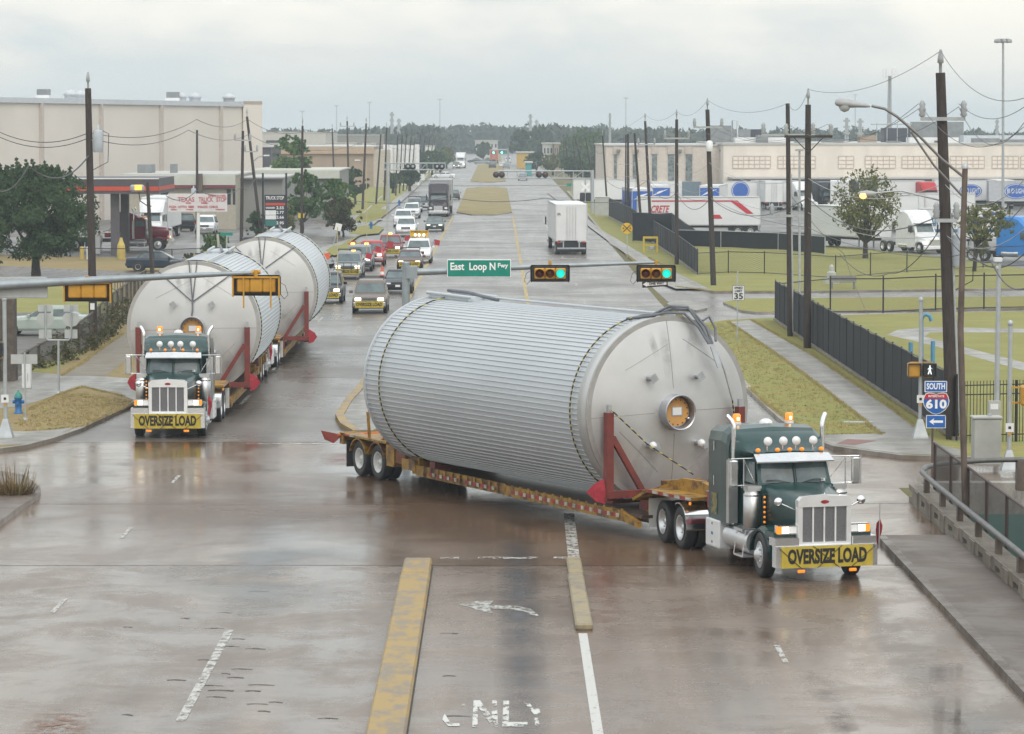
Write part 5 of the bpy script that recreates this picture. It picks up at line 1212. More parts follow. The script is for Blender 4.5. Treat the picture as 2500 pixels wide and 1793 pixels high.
PB = mat('pipe_blue', (.09, .26, .42), .45)
for u, vt, l in ((2223, 836, 'short blue pipe post left of the walk signal'), (2277, 833, 'short blue pipe post right of the walk signal')):
    b = gp(u, 925, .13); MB().m(PB).tube([(0, 0, 0), (0, 0, at(u, vt, b.y).z - .13)], .09, 12).build('pipe_post', loc=b, tags=(l, 'pipe', 'blue standpipes behind the fence'))
b = gp(2250, 925, .13); rr = lambda u, v: at(u, v, b.y) - b
MB().m(PB).tube([(0, 0, 0), rr(2250, 790), rr(2250, 780), rr(2254, 771), rr(2262, 768), rr(2270, 772), rr(2274, 784)], .08, 12).build('vent_pipe', loc=b, tags=('tall blue gooseneck vent pipe behind the walk signal', 'pipe', 'blue standpipes behind the fence'))

# ---------------------------------------------------------------- parapet, pipe rail, mesh fence (bridge)
X0 = 11.3; T = thing('parapet', 'low stained concrete bridge parapet with slots along the right pavement', 'wall', (X0, 20, 0))
b = MB().m(WALKB)
STP = wetmat('parapet_concrete', (.26, .235, .19), (.34, .31, .27), .5, .75, scale=.8, stain=(.08, .06, .05), sa=.8, swirl=(1, .5, .4))
b = MB().m(STP); y0, y1 = 0.0, 73.2
b.b2(0, .5, y0, y1, .30, .46); b.b2(0, .5, y0, y1, -.1, .14)
n = 27; st = y1/n
for k in range(n): b.b2(.0, .5, y0 + k*st, y0 + (k+.72)*st, .14, .30)
for k in range(n): b.b2(-.04, 0, y0 + (k+.2)*st, y0 + (k+.5)*st, -.0, .44)
b.build('parapet_wall', parent=T)
T = thing('pipe_rail', 'grey steel pipe railing on the parapet curving round the corner', 'railing', (X0 + .2, 20, .46))
RL = mat('dull_pipe', (.15, .145, .14), .45, .5, var=.2)
MB().m(RL).tube([(0, -2, .42), (0, 70, .42), (.05, 72.3, .42), (.3, 73.6, .42), (.9, 74.6, .43), (2.2, 75.2, .46), (8, 75.9, .5), (20, 76.6, .5)], .075, 12).build('top_rail', parent=T)
for k in range(22): MB().m(BRN).b2(-.07, .07, 1.5 + k*3.3, 1.5 + k*3.3 + .26, 0, .36).build('rail_post', parent=T)
for x in (3.2, 6.5, 10): MB().m(BRN).b2(x-.12, x+.12, 75.1, 75.5, -.4, .45).build('rail_post', parent=T)
def meshmat(name, col, cover, scale, rough=.6):
    m = bpy.data.materials.new(name); m.use_nodes = True; t = m.node_tree; b = t.nodes['Principled BSDF']; K = t.links.new
    b.inputs['Base Color'].default_value = tuple(col)+(1,); b.inputs['Roughness'].default_value = rough
    tcn = t.nodes.new('ShaderNodeTexCoord'); sp = t.nodes.new('ShaderNodeSeparateXYZ'); K(tcn.outputs['Object'], sp.inputs[0])
    def mm(op, a, c):
        n = t.nodes.new('ShaderNodeMath'); n.operation = op
        for i, x in enumerate((a, c)):
            if isinstance(x, (int, float)): n.inputs[i].default_value = x
            else: K(x, n.inputs[i])
        return n.outputs[0]
    h = mm('ADD', sp.outputs[0], sp.outputs[1])
    a1 = mm('FRACT', mm('MULTIPLY', mm('ADD', h, sp.outputs[2]), scale), 0); a2 = mm('FRACT', mm('MULTIPLY', mm('SUBTRACT', h, sp.outputs[2]), scale), 0)
    K(mm('MAXIMUM', mm('LESS_THAN', a1, cover), mm('LESS_THAN', a2, cover)), b.inputs['Alpha']); return m
CHL = meshmat('brown_chain_link', (.05, .042, .036), .42, 14)
T = thing('mesh_fence', 'brown chain-link fence outside the bridge parapet', 'fence', (11.95, 20, 0))
RBR = mat('rusty_brown_rail', (.075, .05, .045), .6)
MB().m(CHL).add([(0, 0, .1), (0, 72.8, .1), (0, 72.8, 1.6), (0, 0, 1.6)], [(0, 1, 2, 3)]).build('chain_link', parent=T)
MB().m(RBR).tube([(0, 0, 1.62), (0, 72.9, 1.62)], .035, 6).build('top_rail', parent=T)
for k in range(23): MB().m(RBR).b2(-.04, .04, .1 + k*3.3, .18 + k*3.3, -.3, 1.64).build('fence_post', parent=T)

# ---------------------------------------------------------------- black screened fences on the right
SCR = mat('black_windscreen_cloth', (.008, .011, .018), .75, var=.35, scale=1.5, bump=.3, bscale=5)
def fence(name, label, pts, h, px=True, screen=SCR, post_every=3.0, hs=None, top=True, bot=False, mid=False, post_r=.035, z=.13, extra=.06, postmat=BLACK, kerb=False):
    P = [gp(u, v, z) for u, v in pts] if px else [Vector((x, y, z)) for x, y in pts]
    o = P[0].copy(); T = thing(name, label, 'fence', tuple(o)); Q = [p - o for p in P]
    H = hs or [h]*len(Q)
    if screen:
        b = MB().m(screen)
        for i in range(len(Q)-1):
            a, c = Q[i], Q[i+1]; n = max(1, int((c-a).length/1.2))
            for k in range(n):
                f0, f1 = k/n, (k+1)/n; A, B_ = a.lerp(c, f0), a.lerp(c, f1); h0 = H[i]*(1-f0)+H[i+1]*f0; h1 = H[i]*(1-f1)+H[i+1]*f1
                j0, j1 = .02*math.sin(k*1.3), .02*math.sin((k+1)*1.3); w0, w1 = .012*math.sin(k*2.1), .012*math.sin((k+1)*2.1)
                b.quad(A + Vector((w0, w0, .08+j0)), B_ + Vector((w1, w1, .08+j1)), B_ + Vector((w1, 0, h1-.04+j1)), A + Vector((w0, 0, h0-.04+j0)))
        b.build('fence_screen', parent=T)
    b = MB().m(postmat)
    for i in range(len(Q)-1):
        a, c = Q[i], Q[i+1]
        if top: b.tube([a + Vector((0, 0, H[i])), c + Vector((0, 0, H[i+1]))], post_r*.8, 5)
        if bot: b.tube([a + Vector((0, 0, .08)), c + Vector((0, 0, .08))], post_r*.7, 5)
        if mid: b.tube([a + Vector((0, 0, H[i]*.5)), c + Vector((0, 0, H[i+1]*.5))], post_r*.6, 5)
    if b.v: b.build('rail', parent=T)
    cnt = 0
    for i in range(len(Q)-1):
        a, c = Q[i], Q[i+1]; n = max(1, round((c-a).length/post_every))
        for k in range(n + (1 if i == len(Q)-2 else 0)):
            f = k/n; q = a.lerp(c, f); MB().m(postmat).tube([q, q + Vector((0, 0, H[i]*(1-f)+H[i+1]*f + extra))], post_r, 6).build('fence_post', parent=T); cnt += 1
    if kerb:
        b = MB().m(KERB)
        for i in range(len(Q)-1):
            a, c = Q[i], Q[i+1]; d = (c-a).normalized(); nn = Vector((d.y, -d.x, 0))*.12
            b.add([a-nn, a+nn, c+nn, c-nn, a-nn+Vector((0, 0, .12)), a+nn+Vector((0, 0, .12)), c+nn+Vector((0, 0, .12)), c-nn+Vector((0, 0, .12))], [(0,1,2,3), (4,5,6,7), (0,1,5,4), (1,2,6,5), (2,3,7,6), (3,0,4,7)])
        b.build('footing', parent=T)
    return T
fence('screened_fence', 'long black screened fence running beside the right-hand pavement', [(2335, 1076), (2200, 990), (2050, 890), (1950, 822), (1893, 783)], 2.1, post_every=2.6, kerb=True)
fence('screened_fence', 'far black screened fence running back from its corner on the grass', [(1703, 671), (1650, 630), (1590, 590), (1540, 558), (1487, 530)], 1.8, hs=[1.75, 1.9, 2, 2.1, 2.2], post_every=4, kerb=True)
fence('screened_fence', 'wide black screened fence facing the camera at the top of the far lawn', [(1652, 603), (1760, 606), (1900, 612), (2014, 622)], 1.45, post_every=9, postmat=GALV, post_r=.05)
fence('screened_fence', 'second black screened fence just behind the wide one', [(1545, 590), (1640, 596), (1700, 588), (1965, 594)], 1.0, hs=[2.6, 2.7, .9, .9], post_every=9)
YFM = meshmat('thin_chain_link', (.05, .055, .05), .07, 7)
fence('chain_link_fence', 'farther low black chain-link fence across the lawn', [(1703, 671), (1778, 667), (1866, 669), (2040, 681), (2125, 673), (2214, 665), (2400, 654), (2560, 648)], 1.5, screen=YFM, bot=True, post_every=9.3, post_r=.04, extra=.1)
fence('chain_link_fence', 'nearer black chain-link fence from the fence corner across the lawn', [(1893, 781), (2027, 765), (2156, 765), (2284, 758), (2402, 755), (2560, 752)], 1.9, screen=YFM, bot=True, post_every=6.6, post_r=.045, extra=.15)
# picket fence on the far right
p0, p1 = gp(2352, 1082, .13), gp(2560, 1076, .13); T = thing('picket_fence', 'black iron picket fence with yellow-green lawn behind it at the right edge', 'fence', tuple(p0)); d = p1 - p0; n = 26
q = MB().m(BLACK)
for f in (.12, .78, .93): q.tube([Vector((0, 0, 2.0*f)), d + Vector((0, 0, 2.0*f))], .02, 5)
q.build('rail', parent=T)
for k in range(n): MB().m(BLACK).tube([d*(k/n), d*(k/n) + Vector((0, 0, 2.0))], .05 if k in (0, 16) else .012, 5).build('picket', parent=T)
c = gp(2058, 706, .13); T = thing('bench', 'grey bench on the lawn beyond the black fence', 'bench', tuple(c)); GB = mat('grey_bench', (.2, .2, .19), .6)
MB().m(GB).b2(-.85, .85, -.2, .2, .42, .48).build('seat', parent=T); MB().m(GB).b2(-.85, .85, .2, .24, .5, .85).build('backrest', parent=T)
for x in (-.7, .7): MB().m(GB).b2(x-.05, x+.05, -.18, .2, 0, .42).build('leg', parent=T)
c = gp(2030, 692, .13); T = thing('fountain', 'small stacked pale stone ornament on the lawn', 'garden ornament', tuple(c)); MB().m(CONC).lathe([(.55, 0), (.5, .3), (.3, .35), (.3, .7), (.16, .8), (.16, 1.1), (.08, 1.2), (.001, 1.25)], (0, 0, 0), (0, 0, 1), 12, False).build('stone_stack', parent=T)
c = gp(2095, 1032, .13); MB().m(CONC).b2(-.5, .5, -.25, .25, 0, .03).build('utility_cover', loc=c, tags=('pale rectangular utility cover set in the verge grass', 'utility cover'))

# ---------------------------------------------------------------- left corner
T, base, H = ped_pole('grey pedestal pole at the far left beside the blue hydrant', 14, 1069, 736, 0)
MB().m(BLACK).rbox((-.28, -.05, 2.9), (.4, .34, .5), .03).build('walk_signal', parent=T); MB().m(SIGY).b2(-.2, .05, -.02, .03, 3.1, 3.15).b2(-.2, .05, -.02, .03, 2.62, 2.67).build('bracket', parent=T)
c = gp(45, 1010, .13); T = thing('fire_hydrant', 'blue fire hydrant with a green bonnet on the dry grass', 'fire hydrant', tuple(c)); HB = mat('hydrant_blue', (.02, .13, .35), .45); HG = mat('hydrant_green', (.03, .22, .18), .45)
MB().m(HB).lathe([(.16, 0), (.16, .05), (.12, .08), (.12, .5), (.15, .53), (.15, .57)], (0, 0, 0), (0, 0, 1), 14).build('barrel', parent=T)
MB().m(HG).lathe([(.15, .57), (.13, .66), (.08, .74), (.03, .77), (.03, .83)], (0, 0, 0), (0, 0, 1), 14).build('bonnet', parent=T)
for a, b_ in (((.12, 0, .42), (.24, 0, .42)), ((-.12, 0, .42), (-.2, 0, .42)), ((0, -.12, .38), (0, -.22, .38))): MB().m(HB).cyl(a, b_, .065, n=8).build('outlet', parent=T)
c = gp(62, 1026, .13); T = thing('blank_sign', 'grey back of a wide blank sign on a thin post near the hydrant', 'road sign', tuple(c)); SB = mat('grey_sign_back', (0, 0, 0))
MB().m(LG).tube([(0, 0, 0), (0, 0, 2.35)], .035, 6).lathe([(.1, 0), (.08, .08)], (0, 0, 0), (0, 0, 1), 8).build('post', parent=T); MB().m(SB).box((-.03, .04, 2.12), (.92, .015, .33)).build('sign_panel', parent=T)
c = gp(66, 948, .13); T = thing('pedestal_cabinet', 'narrow white utility pedestal behind the hydrant', 'cabinet', tuple(c)); MB().m(WHITE).rbox((0, 0, .53), (.36, .3, 1.06), .03).build('cabinet_body', parent=T); MB().m(GALV).b2(.04, .06, -.17, -.15, .3, .6).build('latch', parent=T)
c = gp(143, 961, .13); T = thing('sign_assembly', 'twin-post sign assembly showing six grey sign backs', 'road sign', tuple(c)); rr = lambda u, v: at(u, v, c.y) - c
MB().m(LG).tube([(0, 0, 0), rr(143, 831)], .045, 8).tube([rr(111, 745), rr(111, 822), rr(117, 831), rr(168, 831), rr(174, 822), rr(174, 745)], .035, 7).lathe([(.13, 0), (.1, .1)], (0, 0, 0), (0, 0, 1), 8).build('forked_post', parent=T)
for u in (110, 173):
    MB().m(SB).box(rr(u, 753) + Vector((0, .05, 0)), (.56, .015, .26)).build('sign_panel', parent=T)
    MB().m(SB).box(rr(u, 816) + Vector((0, .05, 0)), (.49, .015, .34)).build('sign_panel', parent=T)
    q = rr(u, 782) + Vector((0, .05, 0)); k_ = [(0, -.28), (.2, -.2), (.33, -.02), (.32, .15), (.22, .26), (-.22, .26), (-.32, .15), (-.33, -.02), (-.2, -.2)]
    MB().m(SB).add([(q.x+a, q.y, q.z+b_) for a, b_ in k_], [tuple(range(9))]).build('shield_panel', parent=T)
VF = mat('weathered_wood_fence', (.09, .075, .06), .85, var=.3, scale=3)
VINE = meshmat('rusty_wire_mesh', (.06, .055, .045), .4, 6)
fence('vine_fence', 'rusty wire fence overgrown with vines along the left-hand path', [(-30, 935), (40, 928), (95, 900), (160, 880), (225, 850), (262, 822), (310, 780), (355, 740)], 1.9, hs=[.9, .9, 1.0, 1.2, 1.6, 1.9, 1.9, 1.9], screen=VINE, post_every=3.6, postmat=VF, post_r=.07)
fence('picket_fence', 'black iron picket fence left of the left-hand tank', [(281, 758), (345, 748), (420, 742)], 1.6, screen=None, post_every=.45, bot=True, post_r=.02)
fence('chain_link_fence', 'thin chain-link fence between the truck stop and the side road', [(-60, 640), (230, 642), (420, 645), (640, 636)], 1.1, screen=YFM, post_every=12, post_r=.04)
c = gp(12, 930, .13); MB().m(VF).b2(-.45, .45, -.4, .4, 0, 3.3).build('wooden_stump', loc=c, tags=('broad weathered timber post at the left edge behind the grey pedestal', 'post'))
# small roadside things
def leaning(label, ub, vb, ut, vt, w_, h_, mt=WHITE, rot=.25):
    b = gp(ub, vb, .13); T = post_thing('roadside_sign', label, 'road sign', b); c = at(ut, vt, b.y) - b
    MB().m(LG).tube([(0, 0, 0), c], .035, 6).build('post', parent=T); MB().m(mt).box(c + Vector((0, -.05, 0)), (w_, .02, h_), Matrix.Rotation(rot, 3, 'Y')).build('sign_panel', parent=T)
leaning('leaning pale sign back on a tilted post at the left kerb', 811, 608, 826, 555, .55, .62)
leaning('small white sign on the left verge beyond the crossing gantry', 1031, 452, 1031, 433, .9, 1.1, rot=0)
leaning('round grey sign back on the left verge beyond the crossing gantry', 1018, 459, 1018, 440, .9, .9, SB, .78)
for u, v, l in ((906, 560, 'blue hydrant on the left verge beside the white pickups'), (975, 503, 'small blue hydrant near the foot of the left-hand gantry')):
    c = gp(u, v, .13); T = thing('fire_hydrant', l, 'fire hydrant', tuple(c)); MB().m(HB).lathe([(.18, 0), (.14, .1), (.14, .55), (.17, .6), (.1, .75), (.001, .82)], (0, 0, 0), (0, 0, 1), 10).build('barrel', parent=T); MB().m(HB).cyl((-.25, 0, .45), (.25, 0, .45), .08, n=8).build('outlet', parent=T)
# bushes of dry weed on the refuge island are made with the trees
# ================================================================ road vehicles
SPEC = {  # L, W, H, belt z, hood z, greenhouse (front base y, front top y, rear top y, rear base y), wheel r, deck z behind greenhouse
 'sedan': (4.8, 1.82, 1.43, .93, .86, (.95, .15, -1.05, -1.75), .33, .98),
 'suv': (4.85, 1.92, 1.78, 1.1, 1.05, (1.05, .55, -2.05, -2.32), .38, None),
 'pickup': (5.7, 1.98, 1.84, 1.14, 1.1, (1.15, .6, -.75, -.95), .4, 1.12),
 'van': (5.0, 1.95, 1.85, 1.1, 1.05, (1.5, .6, -2.2, -2.4), .36, None)}
def car(kind, label, loc, rz, col, group, name=None, banner=None, lamps=True, rack=False, beacon=None, board=None, flags=0, whip=None, bull=False, simple=False, scale=1.0, lower=None):
    L_, W, H, zb, zh, gh, wr, deck = SPEC[kind]; name = name or {'sedan': 'sedan', 'suv': 'sport_utility_vehicle', 'pickup': 'pickup_truck', 'van': 'minivan'}[kind]
    T = thing(name, label, {'sedan': 'car', 'suv': 'car', 'pickup': 'pickup truck', 'van': 'van'}[kind], tuple(loc), rz, group); T.scale = (scale,)*3
    P = lambda mb, n, p=None: mb.build(n, parent=p or T)
    hw = W/2; f, r = L_/2, -L_/2; z0 = wr*.75
    # lower body as lofted cross-sections along y
    def sec(y, w_, zt, zbt): return [Vector((x, y, z)) for x, z in ((-w_*.93, zbt), (-w_, zbt+.12), (-w_, zt-.16), (-w_*.93, zt-.02), (0, zt+.02), (w_*.93, zt-.02), (w_, zt-.16), (w_, zbt+.12), (w_*.93, zbt))]
    bd = MB().m(col); tail = (deck or zb)
    bd.loft([sec(r, hw*.9, tail-.08, z0+.12), sec(r+.1, hw*.97, tail, z0), sec(gh[3]-.02, hw, (deck or zb)+0, z0), sec(gh[0]+.1, hw, zb, z0), sec(f-.55, hw*.98, zh, z0), sec(f-.12, hw*.93, zh-.12, z0), sec(f, hw*.86, zh-.22, z0+.1)], True, True, False)
    gl = MB().m(col)
    def gsec(z, w_, a, c): return [Vector((-w_, a, z)), Vector((w_, a, z)), Vector((w_, c, z)), Vector((-w_, c, z))]
    t = hw*.78; m_ = hw*.93
    bo = P(bd, 'body')
    cab = MB().m(col); cab.loft([gsec(zb-.02, m_, gh[0], gh[3]), gsec(H-.08, t, gh[1], gh[2]), gsec(H, t*.9, gh[1]-.18, gh[2]+.15)], True, True, False); co = P(cab, 'roof')
    def lerp(a, b, k): return a + (b-a)*k
    def gy(k, i, j): return lerp(gh[i], gh[j], k)
    ks = (.1, .88); o_ = .012; zz_ = [lerp(zb-.02, H-.08, k) for k in ks]; ww = [lerp(m_, t, k) for k in ks]
    P(MB().m(GLASS).add([(-ww[0]*.93, gy(ks[0], 0, 1)+o_, zz_[0]), (ww[0]*.93, gy(ks[0], 0, 1)+o_, zz_[0]), (ww[1]*.9, gy(ks[1], 0, 1)+o_, zz_[1]), (-ww[1]*.9, gy(ks[1], 0, 1)+o_, zz_[1])], [(0, 1, 2, 3)]), 'windshield')
    P(MB().m(GLASS).add([(-ww[0]*.9, gy(ks[0], 3, 2)-o_, zz_[0]), (ww[0]*.9, gy(ks[0], 3, 2)-o_, zz_[0]), (ww[1]*.88, gy(ks[1], 3, 2)-o_, zz_[1]), (-ww[1]*.88, gy(ks[1], 3, 2)-o_, zz_[1])], [(0, 1, 2, 3)]), 'rear_window')
    for s in (-1, 1):
        n = 1 if (kind == 'pickup' and simple) else 2
        for k in range(n):
            a0, a1 = k/n + .05/n, (k+1)/n - .07/n
            q = MB().m(GLASS).add([(s*(ww[0]+o_), lerp(gy(ks[0], 0, 1), gy(ks[0], 3, 2), a0), zz_[0]), (s*(ww[0]+o_), lerp(gy(ks[0], 0, 1), gy(ks[0], 3, 2), a1), zz_[0]), (s*(ww[1]+o_), lerp(gy(ks[1], 0, 1), gy(ks[1], 3, 2), a1), zz_[1]), (s*(ww[1]+o_), lerp(gy(ks[1], 0, 1), gy(ks[1], 3, 2), a0), zz_[1])], [(0, 1, 2, 3)])
            P(q, 'side_window')
    fy, ry = f - wr*2.35, r + wr*2.6
    for y in (fy, ry):
        for s in (-1, 1):
            P(MB().m(RUBBER).lathe([(wr*1.18, 0), (wr*1.18, .02)], (s*(hw*.985-.0), y, wr), (s, 0, 0), 18, False), 'wheel_arch', bo) if not simple else None
            wheel(T, s*(hw-.1), y, wr, .22, s, RIMS, hub=False)
    gq = MB().m(CHROME if kind != 'sedan' else BLACK).b2(-hw*.46, hw*.46, f-.06, f+.016, zh-.4, zh-.16).m(mat('dark_grille', (.03, .03, .035), .4)).b2(-hw*.42, hw*.42, f+.016, f+.022, zh-.375, zh-.3).b2(-hw*.42, hw*.42, f+.016, f+.022, zh-.265, zh-.185); P(gq, 'grille')
    P(MB().m(lower or (CHROME if kind in ('pickup', 'suv') else col)).rbox((0, f-.02, z0+.26), (W*.93, .2, .22), .04), 'front_bumper')
    P(MB().m(lower or col).rbox((0, r+.02, z0+.26), (W*.93, .18, .22), .04), 'rear_bumper')
    P(MB().m(WHITE).b2(-.15, .15, f+.085, f+.095, z0+.2, z0+.33), 'licence_plate')
    for s in (-1, 1):
        P(MB().m(LAMPON if lamps else LAMPOFF).rbox((s*hw*.66, f-.04, zh-.24), (.34, .14, .17), .02), 'headlight')
        P(MB().m(REDL).rbox((s*hw*.78, r+.03, tail-.25), (.2, .1, .2), .02), 'tail_light')
        P(MB().m(col if not simple else BLACK).rbox((s*(hw+.12), gh[0]-.25, zb+.06), (.2, .12, .16), .03), 'side_mirror')
    if kind == 'pickup': P(MB().m(RUBBER).b2(-hw*.85, hw*.85, r+.15, gh[3]-.1, (deck or 1)-.01, (deck or 1)+.028), 'truck_bed')
    if banner:
        bo2 = P(MB().m(YSIGN).b2(-hw*.82, hw*.82, f+.1, f+.12, z0+.06, z0+.42), 'oversize_load_banner')
        text('banner_lettering', 'OVERSIZE LOAD', .26, (0, f+.13, z0+.24), INK, bo2, rot=(PI/2, 0, PI), width=hw*1.5, bold=.008)
    if rack:
        q = MB().m(BLACK)
        for y in (gh[1]-.1, gh[2]+.4): q.tube([(-t, y, H+.14), (t, y, H+.14)], .03, 6)
        for s in (-1, 1): q.tube([(s*t, gh[1], H+.02), (s*t, gh[1]-.1, H+.14), (s*t, gh[2]+.4, H+.14), (s*t, gh[2]+.3, H)], .03, 6)
        P(q, 'roof_rack')
    if beacon:
        for x in beacon: P(MB().m(mat('lit_beacon', (.9, .5, .1), .3, emit=(1, .6, .15), es=2.5)).rbox((x, gh[1]-.3, H+.08), (.3, .2, .14), .03), 'beacon')
    if board:
        bq = P(MB().m(mat('amber_board', (.6, .35, .03), .5)).b2(-.72, .72, gh[1]-.7, gh[1]-.64, H+.12, H+.62).m(BLACK).b2(-.5, -.46, gh[1]-.66, gh[1]-.6, H, H+.12).b2(.46, .5, gh[1]-.66, gh[1]-.6, H, H+.12), 'roof_sign_board')
        text('sign_lettering', 'OVERSIZE LOAD', .18, (0, gh[1]-.63, H+.5), INK, bq, rot=(PI/2, 0, PI), width=1.3, bold=.004)
        for x in (-.35, 0, .3): P(MB().m(LAMPON).lathe([(.1, 0), (.001, .05)], (x, gh[1]-.63, H+.26), (0, 1, 0), 10), 'warning_lamp', bq)
    FO = mat('orange_flag', (.6, .1, .03), .7)
    for k in range(flags):
        s = (-1, 1)[k % 2]; y = (f-.3, gh[1])[k//2 % 2] if k < 4 else gh[2]
        P(MB().m(BLACK).tube([(s*hw*.95, y, zh), (s*(hw+.25), y, zh+.75)], .015, 4), 'flag_staff')
        a = Vector((s*(hw+.25), y, zh+.75)); P(MB().m(FO if k % 2 else FLAG).add([a, a + Vector((s*.42, .1, -.1)), a + Vector((s*.36, .15, -.5)), a + Vector((-s*.04, .05, -.42))], [(0, 1, 2, 3)]), 'flag')
    if whip: P(MB().m(mat('height_pole_paint', (.5, .4, .1), .5, col2=(.4, .4, .38), scale=1.5)).tube([(whip[0], f-.1, zh-.1), (whip[0], f-.1, whip[1])], .028, 6), 'height_pole')
    if bull:
        q = MB().m(BLACK).tube([(-.7, f+.2, z0+.15), (-.7, f+.22, zh+.05), (.7, f+.22, zh+.05), (.7, f+.2, z0+.15)], .035, 6)
        for x in (-.25, .25): q.tube([(x, f+.21, z0+.2), (x, f+.22, zh+.05)], .025, 6)
        q.tube([(-.9, f+.2, zh-.25), (.9, f+.2, zh-.25)], .03, 6); P(q, 'bull_bar')
    return T
def front(u, v, L_, z=0.0, hd=0.0):   # centre of a vehicle that faces the camera, from its front-wheel contact
    p = gp(u, v, z); return (p.x, p.y + L_/2 - .8, z)
def rear(u, v, L_, z=0.0): p = gp(u, v, z); return (p.x, p.y + L_/2 - .8, z)
TAN = paint('tan_paint', (.15, .12, .1)); SIL = paint('silver_paint', (.24, .26, .27)); DKG = paint('charcoal_paint', (.05, .055, .065)); NAVY = paint('navy_paint', (.015, .03, .055))
REDP = paint('red_paint', (.42, .015, .02)); DRED = paint('dark_red_paint', (.2, .015, .02)); BRZ = paint('bronze_paint', (.09, .05, .042)); WHT = paint('white_body_paint', (.72, .73, .74)); DGR = paint('slate_green_paint', (.06, .09, .085))
BLK = paint('black_paint', (.012, .014, .018)); LBL = paint('pale_green_paint', (.36, .42, .38)); MAR = paint('maroon_paint', (.16, .012, .03))
G1 = 'escort vehicles following the tanks'; G2 = 'traffic queueing behind the escort'; G3 = 'distant cars on the far road'; G4 = 'cars parked at the truck stop'
car('suv', 'tan escort vehicle with a roof rack and yellow banner, nearest the near tank', front(903, 765, 4.85), PI, TAN, G1, banner=1, rack=True)
car('suv', 'black escort vehicle half hidden behind the farthest tank, part of its banner showing', front(797, 741, 4.85), PI, BLK, G1, banner=1, whip=(-.7, 4.5))
car('sedan', 'black car half hidden behind the grey signal mast', front(972, 717, 4.8), PI, BLK, G2, lamps=False)
car('pickup', 'silver escort pickup with a black bull bar, roof light and orange flags', front(850, 682, 5.7), PI, SIL, G1, banner=1, rack=True, bull=True, beacon=(-.3,), flags=2)
car('pickup', 'grey escort pickup with amber roof lamps behind the bull-bar pickup', front(876, 662, 5.7), PI, SIL, G1, beacon=(-.5, .5), flags=1, whip=(-.6, 8.0), lower=DKG)
car('pickup', 'bright red escort pickup with red flags', front(906, 650, 5.7), PI, REDP, G1, flags=4)
car('suv', 'dark red escort vehicle with a yellow banner and chrome grille', front(952, 629, 4.85), PI, DRED, G1, banner=1, beacon=(0,), whip=(.2, 7.0), flags=1)
car('sedan', 'bronze escort car with a yellow banner just above the signal mast', front(1000, 660, 4.8), PI, BRZ, G1, banner=1, rack=True)
car('pickup', 'white escort pickup with a lit amber roof board', front(1022, 643, 5.7), PI, WHT, G1, board=1, flags=1)
car('pickup', 'white pickup with bright headlamps ahead of the other white pickups', front(991, 578, 5.7), PI, WHT, G2)
car('pickup', 'second white pickup in the left-hand queue', front(984, 555, 5.7), PI, WHT, G2, lamps=False)
car('suv', 'white off-road vehicle in the left-hand queue', front(1005, 533, 4.85), PI, WHT, G2, lamps=False)
car('suv', 'silver vehicle with a roof rack at the back of the left-hand queue', front(1011, 519, 4.85), PI, SIL, G2, rack=True, lamps=False)
car('suv', 'dark vehicle at the very back of the left-hand queue', front(1029, 514, 4.85), PI, DKG, G2, lamps=False)
car('sedan', 'slate green car with lit headlamps alone in the left-turn approach lane', front(1061, 565, 4.8), PI, DGR, G2)
car('sedan', 'dark green car just right of the black box truck', rear(1107, 488, 4.8), 0, DGR, G2)
car('van', 'pale van just above the black box truck', front(1084, 464, 5), PI, SIL, G3, lamps=False)
for u, v, c_, k_, l, h_ in ((1276, 441, SIL, 'sedan', 'grey car driving away in the right-hand lanes below the gantry', 0), (1202, 412, DKG, 'suv', 'tiny dark car right of the orange truck foot', 0), (1226, 409, WHT, 'sedan', 'tiny white car right of the dark one far off', 0), (1236, 412, SIL, 'sedan', 'tiny grey car nearest the distant signals', 0),
                      (1176, 402, SIL, 'sedan', 'tiny pale car left of the orange truck far off', PI/2), (1114, 412, DKG, 'suv', 'tiny car with a lit lamp beside the far white semi truck', PI), (1083, 437, WHT, 'sedan', 'tiny white car at the left kerb beside the hedge', PI/2), (1160, 398, DKG, 'sedan', 'tiny dark car at the far junction', PI/2), (1240, 398, WHT, 'van', 'tiny white van at the far junction', 0), (1190, 396, DGR, 'sedan', 'tiny green-grey car at the far junction', PI/2)):
    p = gp(u, v, 0); car(k_, l, (p.x, p.y + 2, 0), h_, c_, G3, simple=True, lamps=(l.find('lit') > 0))
car('sedan', 'dark blue saloon driving on the side road behind the left-hand tank', gp(393, 662, .14), -PI/2, NAVY, None, lamps=False)
car('sedan', 'pale silver-green car parked behind the twin-post signs at the left', gp(112, 818, .14), PI/2, LBL, None, lamps=False)
for a in (('suv', 'dark vehicle parked beside the white pickups at the truck stop', (430, 566), .5, BLK), ('pickup', 'white pickup seen half from behind at the truck stop', (480, 556), 2.6, WHT), ('suv', 'white vehicle parked facing the road at the truck stop', (500, 572), PI, WHT), ('suv', 'dark vehicle parked right of the billboard', (571, 541), PI, DKG), ('sedan', 'teal and red car parked beside the fuel price sign', (624, 535), PI, paint('teal_paint', (.03, .15, .16)))):
    p = gp(*a[2], .14); car(a[0], a[1], (p.x, p.y+2, .14), a[3], a[4], G4, lamps=False, simple=True)

